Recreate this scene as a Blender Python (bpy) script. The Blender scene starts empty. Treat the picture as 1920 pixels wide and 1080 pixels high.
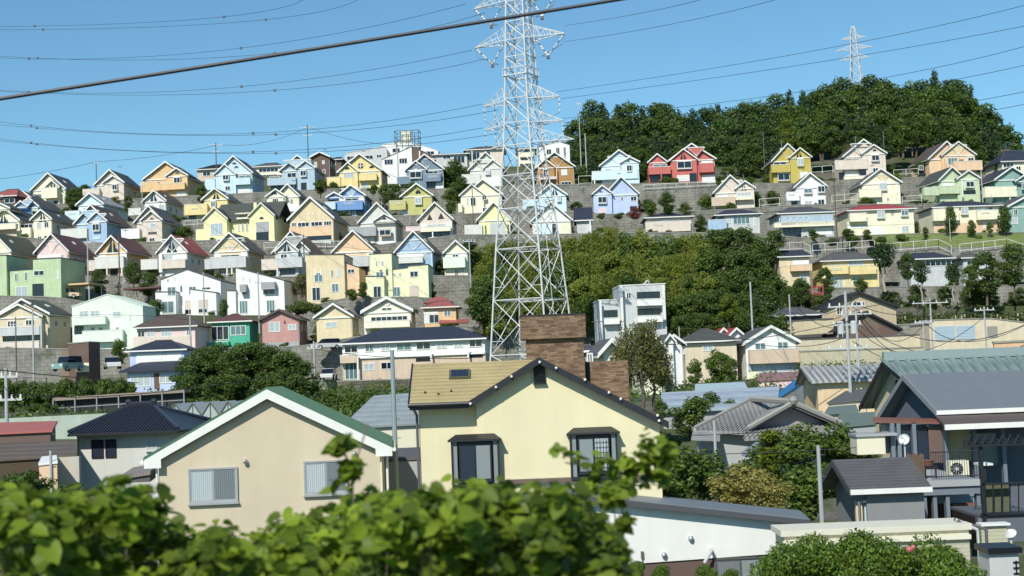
import bpy, bmesh, math, random
import numpy as np
from mathutils import Vector, Matrix
random.seed(7); rng = np.random.default_rng(7)
SC = bpy.context.scene
COL = SC.collection
# ------------------------------------------------------------------ camera
F = 2637.0                      # focal length in photo pixels (1920 wide)
EYE = Vector((0, 0, 8.0))
PITCH = math.atan(160 / F); ROLL = math.radians(2.2); TR = math.tan(ROLL)
fwd = Vector((0, math.cos(PITCH), math.sin(PITCH)))
R0 = Vector((1, 0, 0)); U0 = R0.cross(fwd)
CR = (math.cos(ROLL) * R0 - math.sin(ROLL) * U0); CU = (math.sin(ROLL) * R0 + math.cos(ROLL) * U0)
cd = bpy.data.cameras.new('camera'); cam = bpy.data.objects.new('camera', cd); COL.objects.link(cam)
cam.matrix_world = Matrix(((CR.x, CU.x, -fwd.x, EYE.x), (CR.y, CU.y, -fwd.y, EYE.y), (CR.z, CU.z, -fwd.z, EYE.z), (0, 0, 0, 1)))
cd.sensor_width = 36; cd.lens = 36 * F / 1920; cd.clip_start = 0.1; cd.clip_end = 20000
cd.dof.use_dof = True; cd.dof.focus_distance = 110; cd.dof.aperture_fstop = 3.0
SC.camera = cam
# ------------------------------------------------------------------ light
SUN_EL, SUN_AZ = math.radians(41), math.radians(-21)      # azimuth: behind the camera, turned to the left
sdir = Vector((math.sin(SUN_AZ) * math.cos(SUN_EL), -math.cos(SUN_AZ) * math.cos(SUN_EL), math.sin(SUN_EL)))
ld = bpy.data.lights.new('sun', 'SUN'); ld.energy = 4.65; ld.angle = math.radians(.5); ld.color = (1, .96, .88)
lo = bpy.data.objects.new('sun', ld); COL.objects.link(lo); lo.rotation_euler = (-sdir).to_track_quat('-Z', 'Y').to_euler(); lo.location = (0, -50, 80)
W = bpy.data.worlds.new('World'); SC.world = W; W.use_nodes = True
wn = W.node_tree; sky = wn.nodes.new('ShaderNodeTexSky'); sky.sky_type = 'NISHITA'; sky.sun_disc = False
sky.sun_elevation = SUN_EL; sky.sun_rotation = math.atan2(sdir.x, sdir.y)
sky.altitude = 0; sky.air_density = 1.0; sky.dust_density = 0.0; sky.ozone_density = 4.5
bg = wn.nodes['Background']; bg.inputs[1].default_value = 0.138
tint = wn.nodes.new('ShaderNodeVectorMath'); tint.operation = 'MULTIPLY'; tint.inputs[1].default_value = (.66, .88, .86)   # cyan cast of the clear sky
wn.links.new(sky.outputs[0], tint.inputs[0]); wn.links.new(tint.outputs[0], bg.inputs[0])
SC.view_settings.view_transform = 'Standard'; SC.view_settings.look = 'None'; SC.view_settings.exposure = 0.0; SC.view_settings.gamma = 1
SC.cycles.max_bounces = 6; SC.cycles.transparent_max_bounces = 6; SC.cycles.sample_clamp_indirect = 4

def at(px, py, Y):
    d = fwd * F + CR * (px - 960) + CU * (540 - py)
    return EYE + d * (Y / d.y)
def lin(c): return tuple((v / 255 / 12.92 if v / 255 <= .04045 else ((v / 255 + .055) / 1.055) ** 2.4) for v in c)
# ------------------------------------------------------------------ materials
CO = dict(white=(232, 232, 226), cream=(236, 230, 200), cream2=(240, 232, 196), pale=(214, 214, 204), grey=(165, 168, 168), lgrey=(195, 198, 196),
          dgrey=(96, 95, 95), slate=(82, 83, 86), navy=(52, 58, 74), brown=(98, 84, 76), maroon=(108, 72, 68), moss=(96, 98, 74), ggrey=(84, 88, 80),
          red=(205, 52, 58), rred=(196, 84, 72), orange=(242, 190, 118), peach=(244, 196, 142), tan=(232, 208, 152), yellow=(246, 218, 128),
          lyellow=(246, 240, 160), vyellow=(240, 238, 176), olive=(208, 184, 62), lime=(204, 200, 98), lblue=(190, 222, 236), sblue=(150, 188, 222), blue=(92, 152, 222),
          slblue=(112, 138, 162), gblue=(172, 192, 204), lav=(176, 196, 240), pblue=(206, 230, 238), coral=(226, 96, 84), pink=(228, 200, 196), obrown=(192, 134, 66),
          teal=(128, 178, 162), lgreen=(194, 214, 160), green=(184, 212, 150), mint=(222, 236, 216), tgreen=(54, 196, 150), brick=(206, 138, 128), bwall=(122, 94, 80),
          beige=(222, 200, 158), ltan=(214, 184, 150), dark=(40, 42, 46), black=(26, 28, 32), tile=(54, 58, 68), metal=(150, 158, 162), bmetal=(120, 130, 140), hmetal=(128, 134, 140),
          trim=(238, 238, 230), concrete=(150, 148, 136), mossroof=(188, 164, 96), ywall=(241, 226, 166), skin=(224, 204, 182), wood=(120, 92, 62), rust=(150, 84, 60), greenroof=(76, 132, 96), tarp=(30, 120, 196))
_m = {}
def nmat(name):
    m = bpy.data.materials.new(name); m.use_nodes = True; n = m.node_tree; b = n.nodes['Principled BSDF']; return m, n, b
def N(n, t, **k):
    o = n.nodes.new(t)
    for a, v in k.items(): setattr(o, a, v)
    return o
def mathn(n, op, a, b=None, c=None):
    o = N(n, 'ShaderNodeMath', operation=op)
    for i, v in enumerate((a, b, c)):
        if v is None: continue
        if isinstance(v, (int, float)): o.inputs[i].default_value = v
        else: n.links.new(v, o.inputs[i])
    return o.outputs[0]
def mulcol(n, col, fac):
    o = N(n, 'ShaderNodeVectorMath', operation='SCALE')
    if isinstance(col, tuple): o.inputs[0].default_value = col[:3]
    else: n.links.new(col, o.inputs[0])
    n.links.new(fac, o.inputs['Scale']); return o.outputs[0]
def noise(n, scale, vec=None, detail=4, out='Fac', rough=.55):
    o = N(n, 'ShaderNodeTexNoise'); o.inputs['Scale'].default_value = scale; o.inputs['Detail'].default_value = detail; o.inputs['Roughness'].default_value = rough
    if vec is not None: n.links.new(vec, o.inputs['Vector'])
    return o.outputs[out]
def coord(n, sc=(1, 1, 1)):
    t = N(n, 'ShaderNodeTexCoord'); m = N(n, 'ShaderNodeMapping'); m.inputs['Scale'].default_value = sc
    n.links.new(t.outputs['Object'], m.inputs['Vector']); return m.outputs[0]
def bump(n, b, h, st, dist=.02):
    o = N(n, 'ShaderNodeBump'); o.inputs['Strength'].default_value = st; o.inputs['Distance'].default_value = dist
    n.links.new(h, o.inputs['Height']); n.links.new(o.outputs[0], b.inputs['Normal'])
def rgb(c):
    c = CO[c] if isinstance(c, str) else c; g = sum(c) / 3; s = .66 if max(c) - min(c) > 40 else .95; l = 6 if g > 130 else 0
    return lin(tuple(min(245, max(0, g + l + (v - g) * s)) for v in c))
def wall(c, k=.93):
    key = ('w', c, k)
    if key in _m: return _m[key]
    m, n, b = nmat('painted_wall'); base = tuple(v * k for v in rgb(c))
    a = noise(n, .9, coord(n), 6, rough=.65); s = noise(n, 2.2, coord(n, (1, 1, .12)), 4)
    f = mathn(n, 'MULTIPLY_ADD', a, .42, .79); g = mathn(n, 'MULTIPLY_ADD', s, .36, .82)
    n.links.new(mulcol(n, base, mathn(n, 'MULTIPLY', f, g)), b.inputs['Base Color'])
    b.inputs['Roughness'].default_value = .85; b.inputs['Specular IOR Level'].default_value = .25
    bump(n, b, noise(n, 18, coord(n), 3), .25)
    _m[key] = m; return m
def roofm(c, per=.16, axis=2, amt=.35, k=.86, rough=.6, st=.5):
    """courses run level: bands of object z; axis 0/1 gives standing ribs"""
    key = ('r', c, per, axis, amt)
    if key in _m: return _m[key]
    m, n, b = nmat('roofing'); base = tuple(v * k for v in rgb(c))
    t = N(n, 'ShaderNodeTexCoord'); sp = N(n, 'ShaderNodeSeparateXYZ'); n.links.new(t.outputs['Object'], sp.inputs[0])
    fr = mathn(n, 'FRACT', mathn(n, 'DIVIDE', sp.outputs[axis], per))
    if axis == 2: h = fr
    else: h = mathn(n, 'ABSOLUTE', mathn(n, 'SUBTRACT', mathn(n, 'MULTIPLY', fr, 2.0), 1.0))
    v = mathn(n, 'MULTIPLY_ADD', h, -amt, 1 + amt * .4)
    a = mathn(n, 'MULTIPLY_ADD', noise(n, .8, coord(n), 6, rough=.7), .7, .62)
    a2 = mathn(n, 'MULTIPLY_ADD', noise(n, 7, coord(n, (1, 1, 3)), 2), .3, .85)
    n.links.new(mulcol(n, base, mathn(n, 'MULTIPLY', mathn(n, 'MULTIPLY', v, a), a2)), b.inputs['Base Color'])
    b.inputs['Roughness'].default_value = rough
    bump(n, b, h, st, .03)
    _m[key] = m; return m
def plain(c, rough=.6, metal=0, k=.86, var=.2, sc=3.0):
    key = ('p', c, rough, metal, k, var)
    if key in _m: return _m[key]
    m, n, b = nmat('plain_paint'); base = tuple(v * k for v in rgb(c))
    n.links.new(mulcol(n, base, mathn(n, 'MULTIPLY_ADD', noise(n, sc, coord(n), 5), var, 1 - var / 2)), b.inputs['Base Color'])
    b.inputs['Roughness'].default_value = rough; b.inputs['Metallic'].default_value = metal
    _m[key] = m; return m
def glassm(kind):
    key = ('g', kind)
    if key in _m: return _m[key]
    c = {'dark': (28, 34, 44), 'curtain': (176, 186, 188), 'teal': (96, 122, 126)}[kind]
    m, n, b = nmat('window_glass_' + kind); base = lin(c)
    v = mathn(n, 'MULTIPLY_ADD', noise(n, 9 if kind == 'curtain' else 1.3, coord(n, (1, 1, .05)), 2), .7, .62)
    n.links.new(mulcol(n, base, v), b.inputs['Base Color'])
    b.inputs['Roughness'].default_value = .12; b.inputs['Coat Weight'].default_value = .5; b.inputs['Coat Roughness'].default_value = .03
    _m[key] = m; return m
def stonem(c1, c2, c3, sx=4, sz=12, key='s'):
    key = ('st', c1, c2, sx)
    if key in _m: return _m[key]
    m, n, b = nmat('stacked_stone')
    t = N(n, 'ShaderNodeTexCoord'); sp = N(n, 'ShaderNodeSeparateXYZ'); n.links.new(t.outputs['Object'], sp.inputs[0])
    cx = mathn(n, 'ADD', sp.outputs[0], sp.outputs[1]); cb = N(n, 'ShaderNodeCombineXYZ'); n.links.new(cx, cb.inputs[0]); n.links.new(sp.outputs[2], cb.inputs[1])
    br = N(n, 'ShaderNodeTexBrick'); n.links.new(cb.outputs[0], br.inputs['Vector']); br.inputs['Scale'].default_value = 1
    br.inputs['Brick Width'].default_value = 1 / sx; br.inputs['Row Height'].default_value = 1 / sz; br.inputs['Mortar Size'].default_value = .06 / sz
    br.offset = .37; br.squash = .7; br.squash_frequency = 3
    br.inputs['Color1'].default_value = (*lin(c1), 1); br.inputs['Color2'].default_value = (*lin(c2), 1); br.inputs['Mortar'].default_value = (*lin(c3), 1)
    f = mathn(n, 'MULTIPLY_ADD', noise(n, 2.5, cb.outputs[0], 8, rough=.8), 1.1, .35)
    n.links.new(mulcol(n, br.outputs['Color'], f), b.inputs['Base Color']); b.inputs['Roughness'].default_value = .9
    bump(n, b, br.outputs['Fac'], -.6, .03)
    _m[key] = m; return m
def leafm(c_dark, c_lit, trans=.25, name='leaves', var=1.0):
    key = ('l', c_dark, c_lit, trans)
    if key in _m: return _m[key]
    m, n, b = nmat(name); g = N(n, 'ShaderNodeNewGeometry'); o = N(n, 'ShaderNodeObjectInfo')
    r = N(n, 'ShaderNodeValToRGB'); r.color_ramp.elements[0].color = (*c_dark, 1); r.color_ramp.elements[1].color = (*c_lit, 1)
    e = r.color_ramp.elements.new(.55); e.color = (*[(a * .6 + d * .4) for a, d in zip(c_dark, c_lit)], 1)
    f = mathn(n, 'MULTIPLY_ADD', g.outputs['Random Per Island'], .62, mathn(n, 'MULTIPLY', o.outputs['Random'], .1))
    f = mathn(n, 'ADD', f, mathn(n, 'MULTIPLY_ADD', noise(n, .9, coord(n), 3), 1.0, -.42))
    n.links.new(f, r.inputs[0]); n.links.new(r.outputs[0], b.inputs['Base Color'])
    b.inputs['Roughness'].default_value = .5; b.inputs['Specular IOR Level'].default_value = .35
    tr = N(n, 'ShaderNodeBsdfTranslucent'); n.links.new(mulcol(n, r.outputs[0], mathn(n, 'ADD', 1.35, 0)), tr.inputs['Color'])
    mx = N(n, 'ShaderNodeMixShader'); mx.inputs[0].default_value = trans; out = n.nodes['Material Output']
    n.links.new(b.outputs[0], mx.inputs[1]); n.links.new(tr.outputs[0], mx.inputs[2]); n.links.new(mx.outputs[0], out.inputs[0])
    _m[key] = m; return m
# ------------------------------------------------------------------ mesh builder
class MB:
    def __init__(s): s.v = []; s.f = []; s.m = []
    def add(s, vs, fs, mi=0):
        o = len(s.v); s.v += [tuple(v) for v in vs]; s.f += [tuple(i + o for i in f) for f in fs]; s.m += [mi] * len(fs); return s
    def box(s, x0, y0, z0, x1, y1, z1, mi=0):
        x0, x1 = sorted((x0, x1)); y0, y1 = sorted((y0, y1)); z0, z1 = sorted((z0, z1))
        return s.add([(x0, y0, z0), (x1, y0, z0), (x1, y1, z0), (x0, y1, z0), (x0, y0, z1), (x1, y0, z1), (x1, y1, z1), (x0, y1, z1)],
                     [(0, 3, 2, 1), (4, 5, 6, 7), (0, 1, 5, 4), (1, 2, 6, 5), (2, 3, 7, 6), (3, 0, 4, 7)], mi)
    def prism(s, p, y0, y1, mi=0):      # polygon in XZ pushed along Y
        n = len(p); return s.add([(a, y0, b) for a, b in p] + [(a, y1, b) for a, b in p],
                                 [tuple(range(n)), tuple(range(2 * n - 1, n - 1, -1))] + [(i, i + n, (i + 1) % n + n, (i + 1) % n) for i in range(n)], mi)
    def prismx(s, p, x0, x1, mi=0):     # polygon in YZ pushed along X
        n = len(p); return s.add([(x0, a, b) for a, b in p] + [(x1, a, b) for a, b in p],
                                 [tuple(range(n)), tuple(range(2 * n - 1, n - 1, -1))] + [(i, i + n, (i + 1) % n + n, (i + 1) % n) for i in range(n)], mi)
    def tube(s, p, q, r, n=6, r2=None, mi=0):
        p = Vector(p); q = Vector(q); d = (q - p)
        if d.length < 1e-6: return s
        d.normalize(); a = d.orthogonal().normalized(); b = d.cross(a); r2 = r if r2 is None else r2
        vs = [p + (a * math.cos(t) + b * math.sin(t)) * r for t in [2 * math.pi * i / n for i in range(n)]] + [q + (a * math.cos(t) + b * math.sin(t)) * r2 for t in [2 * math.pi * i / n for i in range(n)]]
        return s.add(vs, [(i, (i + 1) % n, (i + 1) % n + n, i + n) for i in range(n)] + [tuple(range(n - 1, -1, -1)), tuple(range(n, 2 * n))], mi)
    def path(s, pts, r, n=6, mi=0):
        for a, b in zip(pts[:-1], pts[1:]): s.tube(a, b, r, n, mi=mi)
        return s
    def ball(s, c, r, sz=1.0, mi=0, n=8):
        vs = []; fs = []
        for j in range(5):
            t = math.pi * j / 4
            for i in range(n): vs.append((c[0] + r * math.sin(t) * math.cos(2 * math.pi * i / n), c[1] + r * math.sin(t) * math.sin(2 * math.pi * i / n), c[2] + r * sz * math.cos(t)))
        for j in range(4):
            for i in range(n): fs.append((j * n + i, j * n + (i + 1) % n, (j + 1) * n + (i + 1) % n, (j + 1) * n + i))
        return s.add(vs, fs, mi)
    def mesh(s, name, mats, fix=True):
        me = bpy.data.meshes.new(name); me.from_pydata(s.v, [], s.f)
        for m in (mats if isinstance(mats, (list, tuple)) else [mats]): me.materials.append(m)
        me.polygons.foreach_set('material_index', s.m)
        if fix:
            bm = bmesh.new(); bm.from_mesh(me); bmesh.ops.recalc_face_normals(bm, faces=bm.faces); bm.to_mesh(me); bm.free()
        me.update(); return me
    def build(s, name, mats, parent=None, loc=None, fix=True):
        o = bpy.data.objects.new(name, s.mesh(name, mats, fix)); COL.objects.link(o)
        if parent: o.parent = parent
        if loc: o.location = loc
        return o
def tag(o, label, cat, group=None, kind=None):
    if label: o['label'] = label
    if cat: o['category'] = cat
    if group: o['group'] = group
    if kind: o['kind'] = kind
    return o
def empty(name, loc, rz, label, cat, group=None):
    o = bpy.data.objects.new(name, None); COL.objects.link(o); o.location = loc; o.rotation_euler = (0, 0, rz); o.empty_display_size = .5
    return tag(o, label, cat, group)
class Frame:
    def __init__(s, Y, x0, x1, yref, yb, rot=0):
        s.cx = (x0 + x1) / 2; s.yref = yref; P = at(s.cx, yref, Y); B = at(s.cx, yb, Y); s.k = Y / F
        s.th = math.radians(rot); t = P.x / Y; s.sx = s.k / (math.cos(s.th) + t * math.sin(s.th))
        s.base = Vector((P.x, Y, B.z)); s.zref = P.z - B.z
    def L(s, px, py):
        dx = px - s.cx; dy = s.yref - py
        u = dx * math.cos(ROLL) + dy * math.sin(ROLL); v = -dx * math.sin(ROLL) + dy * math.cos(ROLL)
        return u * s.sx, s.zref + v * s.k
    def root(s, name, label, cat, group=None): return empty(name, s.base, -s.th, label, cat, group)
# ------------------------------------------------------------------ windows and shared parts
def win_mb(x0, z0, x1, z1, y, fr=.09, proud=.07, mull=1, bars=0):
    x0, x1 = sorted((x0, x1)); z0, z1 = sorted((z0, z1)); w = MB(); yf = y - proud; yb = y + .02
    w.box(x0, yf, z0, x1, yb, z0 + fr).box(x0, yf, z1 - fr, x1, yb, z1).box(x0, yf, z0 + fr, x0 + fr, yb, z1 - fr).box(x1 - fr, yf, z0 + fr, x1, yb, z1 - fr)
    for i in range(1, mull + 1):
        c = x0 + (x1 - x0) * i / (mull + 1); w.box(c - fr * .4, yf + .01, z0 + fr, c + fr * .4, yb, z1 - fr)
    w.box(x0 + fr, y - proud * .45, z0 + fr, x1 - fr, yb, z1 - fr, 1)
    return w
GK = ['dark', 'dark', 'teal', 'curtain']
def window(x0, z0, x1, z1, y, parent, frame='trim', glass=None, **k):
    return win_mb(x0, z0, x1, z1, y, **k).build('window', [plain(frame, .5), glassm(glass or random.choice(GK))], parent)
# ------------------------------------------------------------------ hillside houses
def chev(xl, zl, xa, za, xr, zr, t0, t1): return [(xl, zl + t0), (xa, za + t0), (xr, zr + t0), (xr, zr + t1), (xa, za + t1), (xl, zl + t1)]
def feats(fr, root, fs, wallc, front=0.0, gabs=(), trim='trim'):
    """small parts from photo measures; letter, pixel box, optional /colour"""
    for tok in fs.split(';'):
        tok = tok.strip()
        if not tok: continue
        c = tok.split('/')[1] if '/' in tok else None
        a = [float(v) for v in tok.split('/')[0][1:].split(',')]; t = tok[0]
        if t in 'gG': continue
        if t in 'trh' and len(a) == 3: a = [a[0] - a[2], a[1] - a[2], a[0] + a[2], a[1] + a[2]]
        x0, z1 = fr.L(a[0], a[1]); x1, z0 = fr.L(a[2], a[3]); xm = (x0 + x1) / 2; y = front
        for (g0, g1, pr) in gabs:
            if g0 < xm < g1: y = front - pr
        if t == 'b':      # solid parapet balcony
            p = 1.0; m = MB(); m.box(x0, y - p, z0, x1, y - p + .14, z1).box(x0, y - p + .14, z0, x0 + .14, y + .02, z1).box(x1 - .14, y - p + .14, z0, x1, y + .02, z1).box(x0 + .14, y - p + .14, z0, x1 - .14, y + .02, z0 + .18)
            m.build('balcony', wall(c or wallc), root)
            MB().box(x0 - .05, y - p - .04, z1 + .002, x1 + .05, y - p + .2, z1 + .09).build('coping', plain(trim), root)
        elif t == 'w' and c and c not in ('dark', 'curtain', 'teal'): MB().box(x0, y - .06, z0, x1, y + .02, z1).build('wall_panel', plain(c), root)
        elif t == 'w': window(x0, z0, x1, z1, y, root, glass=c)
        elif t == 'W': window(x0, z0, x1, z1, y, root, glass=c, mull=max(2, int(abs(x1 - x0) / .9)))
        elif t == 'y':    # bay window
            m = MB(); m.box(x0, y - .5, z0 - .1, x1, y + .02, z0).box(x0, y - .5, z1, x1, y + .02, z1 + .12).box(x0 + .02, y - .46, z0, x1 - .02, y + .02, z1 - .003)
            m.build('bay_box', plain(c or 'trim'), root); window(x0 + .02, z0 + .05, x1 - .02, z1 - .04, y - .46, root, mull=1)
        elif t == 'k':    # flat dark glazed door; its dark colour also paints the shade of an open recess
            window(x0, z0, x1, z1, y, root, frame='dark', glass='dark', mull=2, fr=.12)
        elif t == 's':
            m = MB(); m.box(x0, y - .06, z0, x1, y + .02, z1); n = max(3, int((z1 - z0) / .3))
            for i in range(n): m.box(x0 + .04, y - .085, z0 + (z1 - z0) * (i + .15) / n, x1 - .04, y - .055, z0 + (z1 - z0) * (i + .85) / n)
            m.build('shutter', plain(c or 'white'), root)
        elif t == 'q': MB().box(x0, y - .95, z0, max(x1, x0 + .22), y - .72, z1).build('post', plain(c or 'trim'), root)
        elif t == 'a':
            MB().box(x0, y - .9, z0 - 1, x1, y + 2, z1).build('annex', wall(c or wallc), root)
        elif t == 'f':    # flat coloured wall panel, proud of the wall
            MB().box(x0, y - .05, z0, x1, y + .02, z1).build('wall_panel', wall(c or wallc), root)
        elif t == 'A':
            m = MB(); xx0, xx1 = sorted((x0, x1)); m.prism([(xx0, z0), (xx1, z0), (xx1, z1), (xx0, z1)], y - 1.1, y)
            for i in range(3): m.box(xx0, y - 1.1, z0 + (z1 - z0) * i / 3, xx1, y - 1.14, z0 + (z1 - z0) * (i + .4) / 3)
            m.build('awning', plain(c or 'trim'), root)
        elif t == 't':    # pair of triangular panes
            w = (x1 - x0) / 2; h = (z1 - z0); m = MB(); yy = y - .08
            m.prism([(xm - .12, z0), (xm - .12, z0 + h), (xm - w, z0)], yy, y + .02).prism([(xm + .12, z0), (xm + w, z0), (xm + .12, z0 + h)], yy, y + .02)
            m.build('gable_window', glassm('dark'), root)
        elif t == 'T':    # one small triangle vent
            MB().prism([(x0, z0), (x1, z0), (xm, z1)], y - .08, y + .02).build('gable_vent', plain(c or 'dgrey'), root)
        elif t in 'hr':
            r = abs(x1 - x0) / 2; n = 12; zc = (z0 + z1) / 2
            pts = [(xm + r * math.cos(math.pi * i / n * (1 if t == 'h' else 2)), zc + r * math.sin(math.pi * i / n * (1 if t == 'h' else 2))) for i in range(n + (1 if t == 'h' else 0))]
            m = MB().prism(pts, y - .08, y + .02)
            if t == 'r': m.box(xm - .07, y - .12, zc - r, xm + .07, y - .081, zc + r, 1).box(xm - r, y - .12, zc - .07, xm - .075, y - .081, zc + .07, 1).box(xm + .075, y - .12, zc - .07, xm + r, y - .081, zc + .07, 1)
            m.build('gable_window', [glassm('dark'), plain('trim')], root)
        elif t == 'n':    # raised triangular moulding: a box whose top middle is its apex
            m = MB(); e = .22
            m.prism([(x0, z0), (x0 + e, z0), (xm, z1 - e), (xm, z1)], y - .12, y).prism([(x1, z0), (xm, z1), (xm, z1 - e), (x1 - e, z0)], y - .12, y).box(x0 + e, y - .12, z0, x1 - e, y, z0 + .16)
            m.build('gable_moulding', plain('trim'), root)
            if c: MB().prism([(x0 + .2, z0 + .16), (x1 - .2, z0 + .16), (xm, z1 - .2)], y - .05, y).build('gable_panel', wall(c), root)
        elif t == 'e':    # floral emblem on a parapet (lattice scrolls)
            m = MB(); n = 4; w = (x1 - x0) / n; zc = (z0 + z1) / 2
            for i in range(n):
                cx = x0 + w * (i + .5); r = min(w * .42, (z1 - z0) * .5)
                for j in range(8):
                    a0 = math.pi * 2 * j / 8; a1 = math.pi * 2 * (j + 1) / 8
                    m.tube((cx + r * math.cos(a0), y - 1.05, zc + r * math.sin(a0)), (cx + r * math.cos(a1), y - 1.05, zc + r * math.sin(a1)), .05, 4)
            m.build('ornament', plain(c or 'white'), root)
        elif t == 'c':    # chimney
            MB().box(x0, 2.5, z0, x1, 3.4, z1).box(x0 - .08, 2.42, z1 + .002, x1 + .08, 3.48, z1 + .15).build('chimney', wall(c or wallc), root)
RK = .38
hrnd = random.Random(11)
GR = 'pastel houses on the hillside terraces'
def house(label, Y, x0, x1, ye, ya, yb, wc, rc, fs='', rot=10, depth=9.5, ax=None, sidewin=2, trim='trim', chord=True, fas=.2):
    fr = Frame(Y, x0, x1, ye, yb, rot * RK); root = fr.root('gabled_house', label, 'house', GR)
    xl, _ = fr.L(x0, ye); xr, _ = fr.L(x1, ye); ze = fr.zref; xa, za = fr.L(ax if ax else fr.cx + (ya - ye) * -TR * 0 , ya)
    if not ax: xa = (xl + xr) / 2
    ov = .4; sl = (za - ze) / (xa - xl); srr = (za - ze) / (xr - xa)
    xa = min(max(xa, xl + .8), xr - .8)
    MB().prism([(xl + ov, -2.5), (xr - ov, -2.5), (xr - ov, ze + srr * ov - .02), (xa, za - .02), (xl + ov, ze + sl * ov - .02)], 0, depth).build('wall', wall(wc), root)
    MB().prism(chev(xl, ze, xa, za, xr, ze, 0, .2), -.5, depth + .4).build('roof', roofm(rc), root)
    m = MB().prism(chev(xl - .04, ze - .02, xa, za - .02, xr + .04, ze - .02, -.06, fas + .06), -.62, -.502)
    if chord: m.box(xl + .25, -.16, ze - .08, xr - .25, -.003, ze + .12)
    m.build('fascia', plain(trim), root)
    MB().box(xl - .1, -.45, ze - .1, xl - .003, depth + .35, ze + .06).build('gutter', plain('pale'), root); MB().box(xr + .003, -.45, ze - .1, xr + .1, depth + .35, ze + .06).build('gutter', plain('pale'), root)
    MB().tube((xr - ov + .06, .12, -1), (xr - ov + .06, .12, ze - .2), .05, 5).tube((xr - ov + .06, .12, ze - .2), (xr + .05, .12, ze - .05), .05, 5).build('downpipe', plain('pale'), root)
    q = hrnd.random()
    if q < .5 and sidewin:      # flat rooflight on the right hand slope
        f0, f1 = (.35, .5); y0 = hrnd.uniform(2.5, 5); X0, X1 = xa + (xr - xa) * f0, xa + (xr - xa) * f1; Z0, Z1 = za + (ze - za) * f0, za + (ze - za) * f1
        MB().prism([(X0, Z0 + .2), (X1, Z1 + .2), (X1, Z1 + .32), (X0, Z0 + .32)], y0, y0 + .9).build('skylight', plain('pale', .3), root)
    if q > .62 and sidewin:     # television aerial
        zt = za + 1.7; y0 = 5.5; m = MB().tube((xa, y0, za), (xa, y0, zt), .035, 4); m.tube((xa - .1, y0 - .6, zt - .15), (xa + .1, y0 + .6, zt - .15), .02, 3)
        for i in range(5): m.tube((xa - .35, y0 - .5 + i * .25, zt - .15), (xa + .35, y0 - .5 + i * .25, zt - .15), .018, 3)
        m.build('aerial', plain('lgrey', .4), root)
    gabs = []
    for tok in fs.split(';'):
        tok = tok.strip()
        if tok and tok[0] in 'gG':
            c = tok.split('/')[1] if '/' in tok else None
            a = [float(v) for v in tok.split('/')[0][1:].split(',')]; pr = .7
            gx0, gze = fr.L(a[0], a[2]); gx1, _ = fr.L(a[1], a[2]); gza = fr.L((a[0] + a[1]) / 2, a[3])[1]; gm = (gx0 + gx1) / 2; s2 = (gza - gze) / (gx1 - gm); o2 = .28
            zb = -2.5 if tok[0] == 'g' else gze - .3
            MB().prism([(gx0 + o2, zb), (gx1 - o2, zb), (gx1 - o2, gze + s2 * o2 - .02), (gm, gza - .02), (gx0 + o2, gze + s2 * o2 - .02)], -pr, 3.6).build('front_gable', wall(c or wc), root)
            MB().prism(chev(gx0, gze, gm, gza, gx1, gze, 0, .18), -pr - .4, 4.2).build('gable_roof', roofm(rc), root)
            MB().prism(chev(gx0 - .03, gze - .02, gm, gza - .02, gx1 + .03, gze - .02, -.06, .24), -pr - .5, -pr - .402).box(gx0 + .2, -pr - .14, gze - .08, gx1 - .2, -pr - .003, gze + .1).build('fascia', plain(trim), root)
            gabs.append((gx0, gx1, pr))
    feats(fr, root, fs, wc, 0, gabs, trim)
    for i in range(sidewin):
        y = 2 + i * 3.2; z = ze - 1.7
        w = win_mb(y, z, y + 1.1, z + 1.0, 0, mull=1); w.v = [(xr - ov - v[1], v[0], v[2]) for v in w.v]; w.build('window', [plain('trim'), glassm('dark')], root)
    return root
def hip(label, Y, x0, x1, ye, ya, yb, wc, rc, fs='', rot=4, depth=8.5, rf=.3, name='hip_roofed_house', ov=.5, trim='trim', group=None, vent=True):
    fr = Frame(Y, x0, x1, ye, yb, rot * RK); root = fr.root(name, label, 'house', group)
    xl, _ = fr.L(x0, ye); xr, _ = fr.L(x1, ye); ze = fr.zref; za = fr.L(fr.cx, ya)[1]; w = xr - xl; r0, r1 = xl + w * rf, xr - w * rf
    MB().box(xl + ov, 0, -2.5, xr - ov, depth, ze + .05).build('wall', wall(wc), root)
    y0, y1 = -ov, depth + ov; ym = depth / 2; v = [(xl, y0, ze + .1), (xr, y0, ze + .1), (xr, y1, ze + .1), (xl, y1, ze + .1), (r0, ym, za), (r1, ym, za), (xl, y0, ze - .02), (xr, y0, ze - .02), (xr, y1, ze - .02), (xl, y1, ze - .02)]
    MB().add(v, [(0, 1, 5, 4), (1, 2, 5), (2, 3, 4, 5), (3, 0, 4), (6, 7, 1, 0), (7, 8, 2, 1), (8, 9, 3, 2), (9, 6, 0, 3), (9, 8, 7, 6)]).build('roof', roofm(rc), root)
    MB().box(xl - .05, y0 - .12, ze - .04, xr + .05, y0 - .003, ze + .13).build('gutter', plain(trim), root)
    m = MB().path([(r0, ym, za + .06), (r1, ym, za + .06)], .09)
    for e, r in ((v[0], v[4]), (v[1], v[5])): m.tube(e, r, .07)
    m.build('ridge_cap', plain('dgrey'), root)
    feats(fr, root, fs, wc, 0, (), trim); return root
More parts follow.
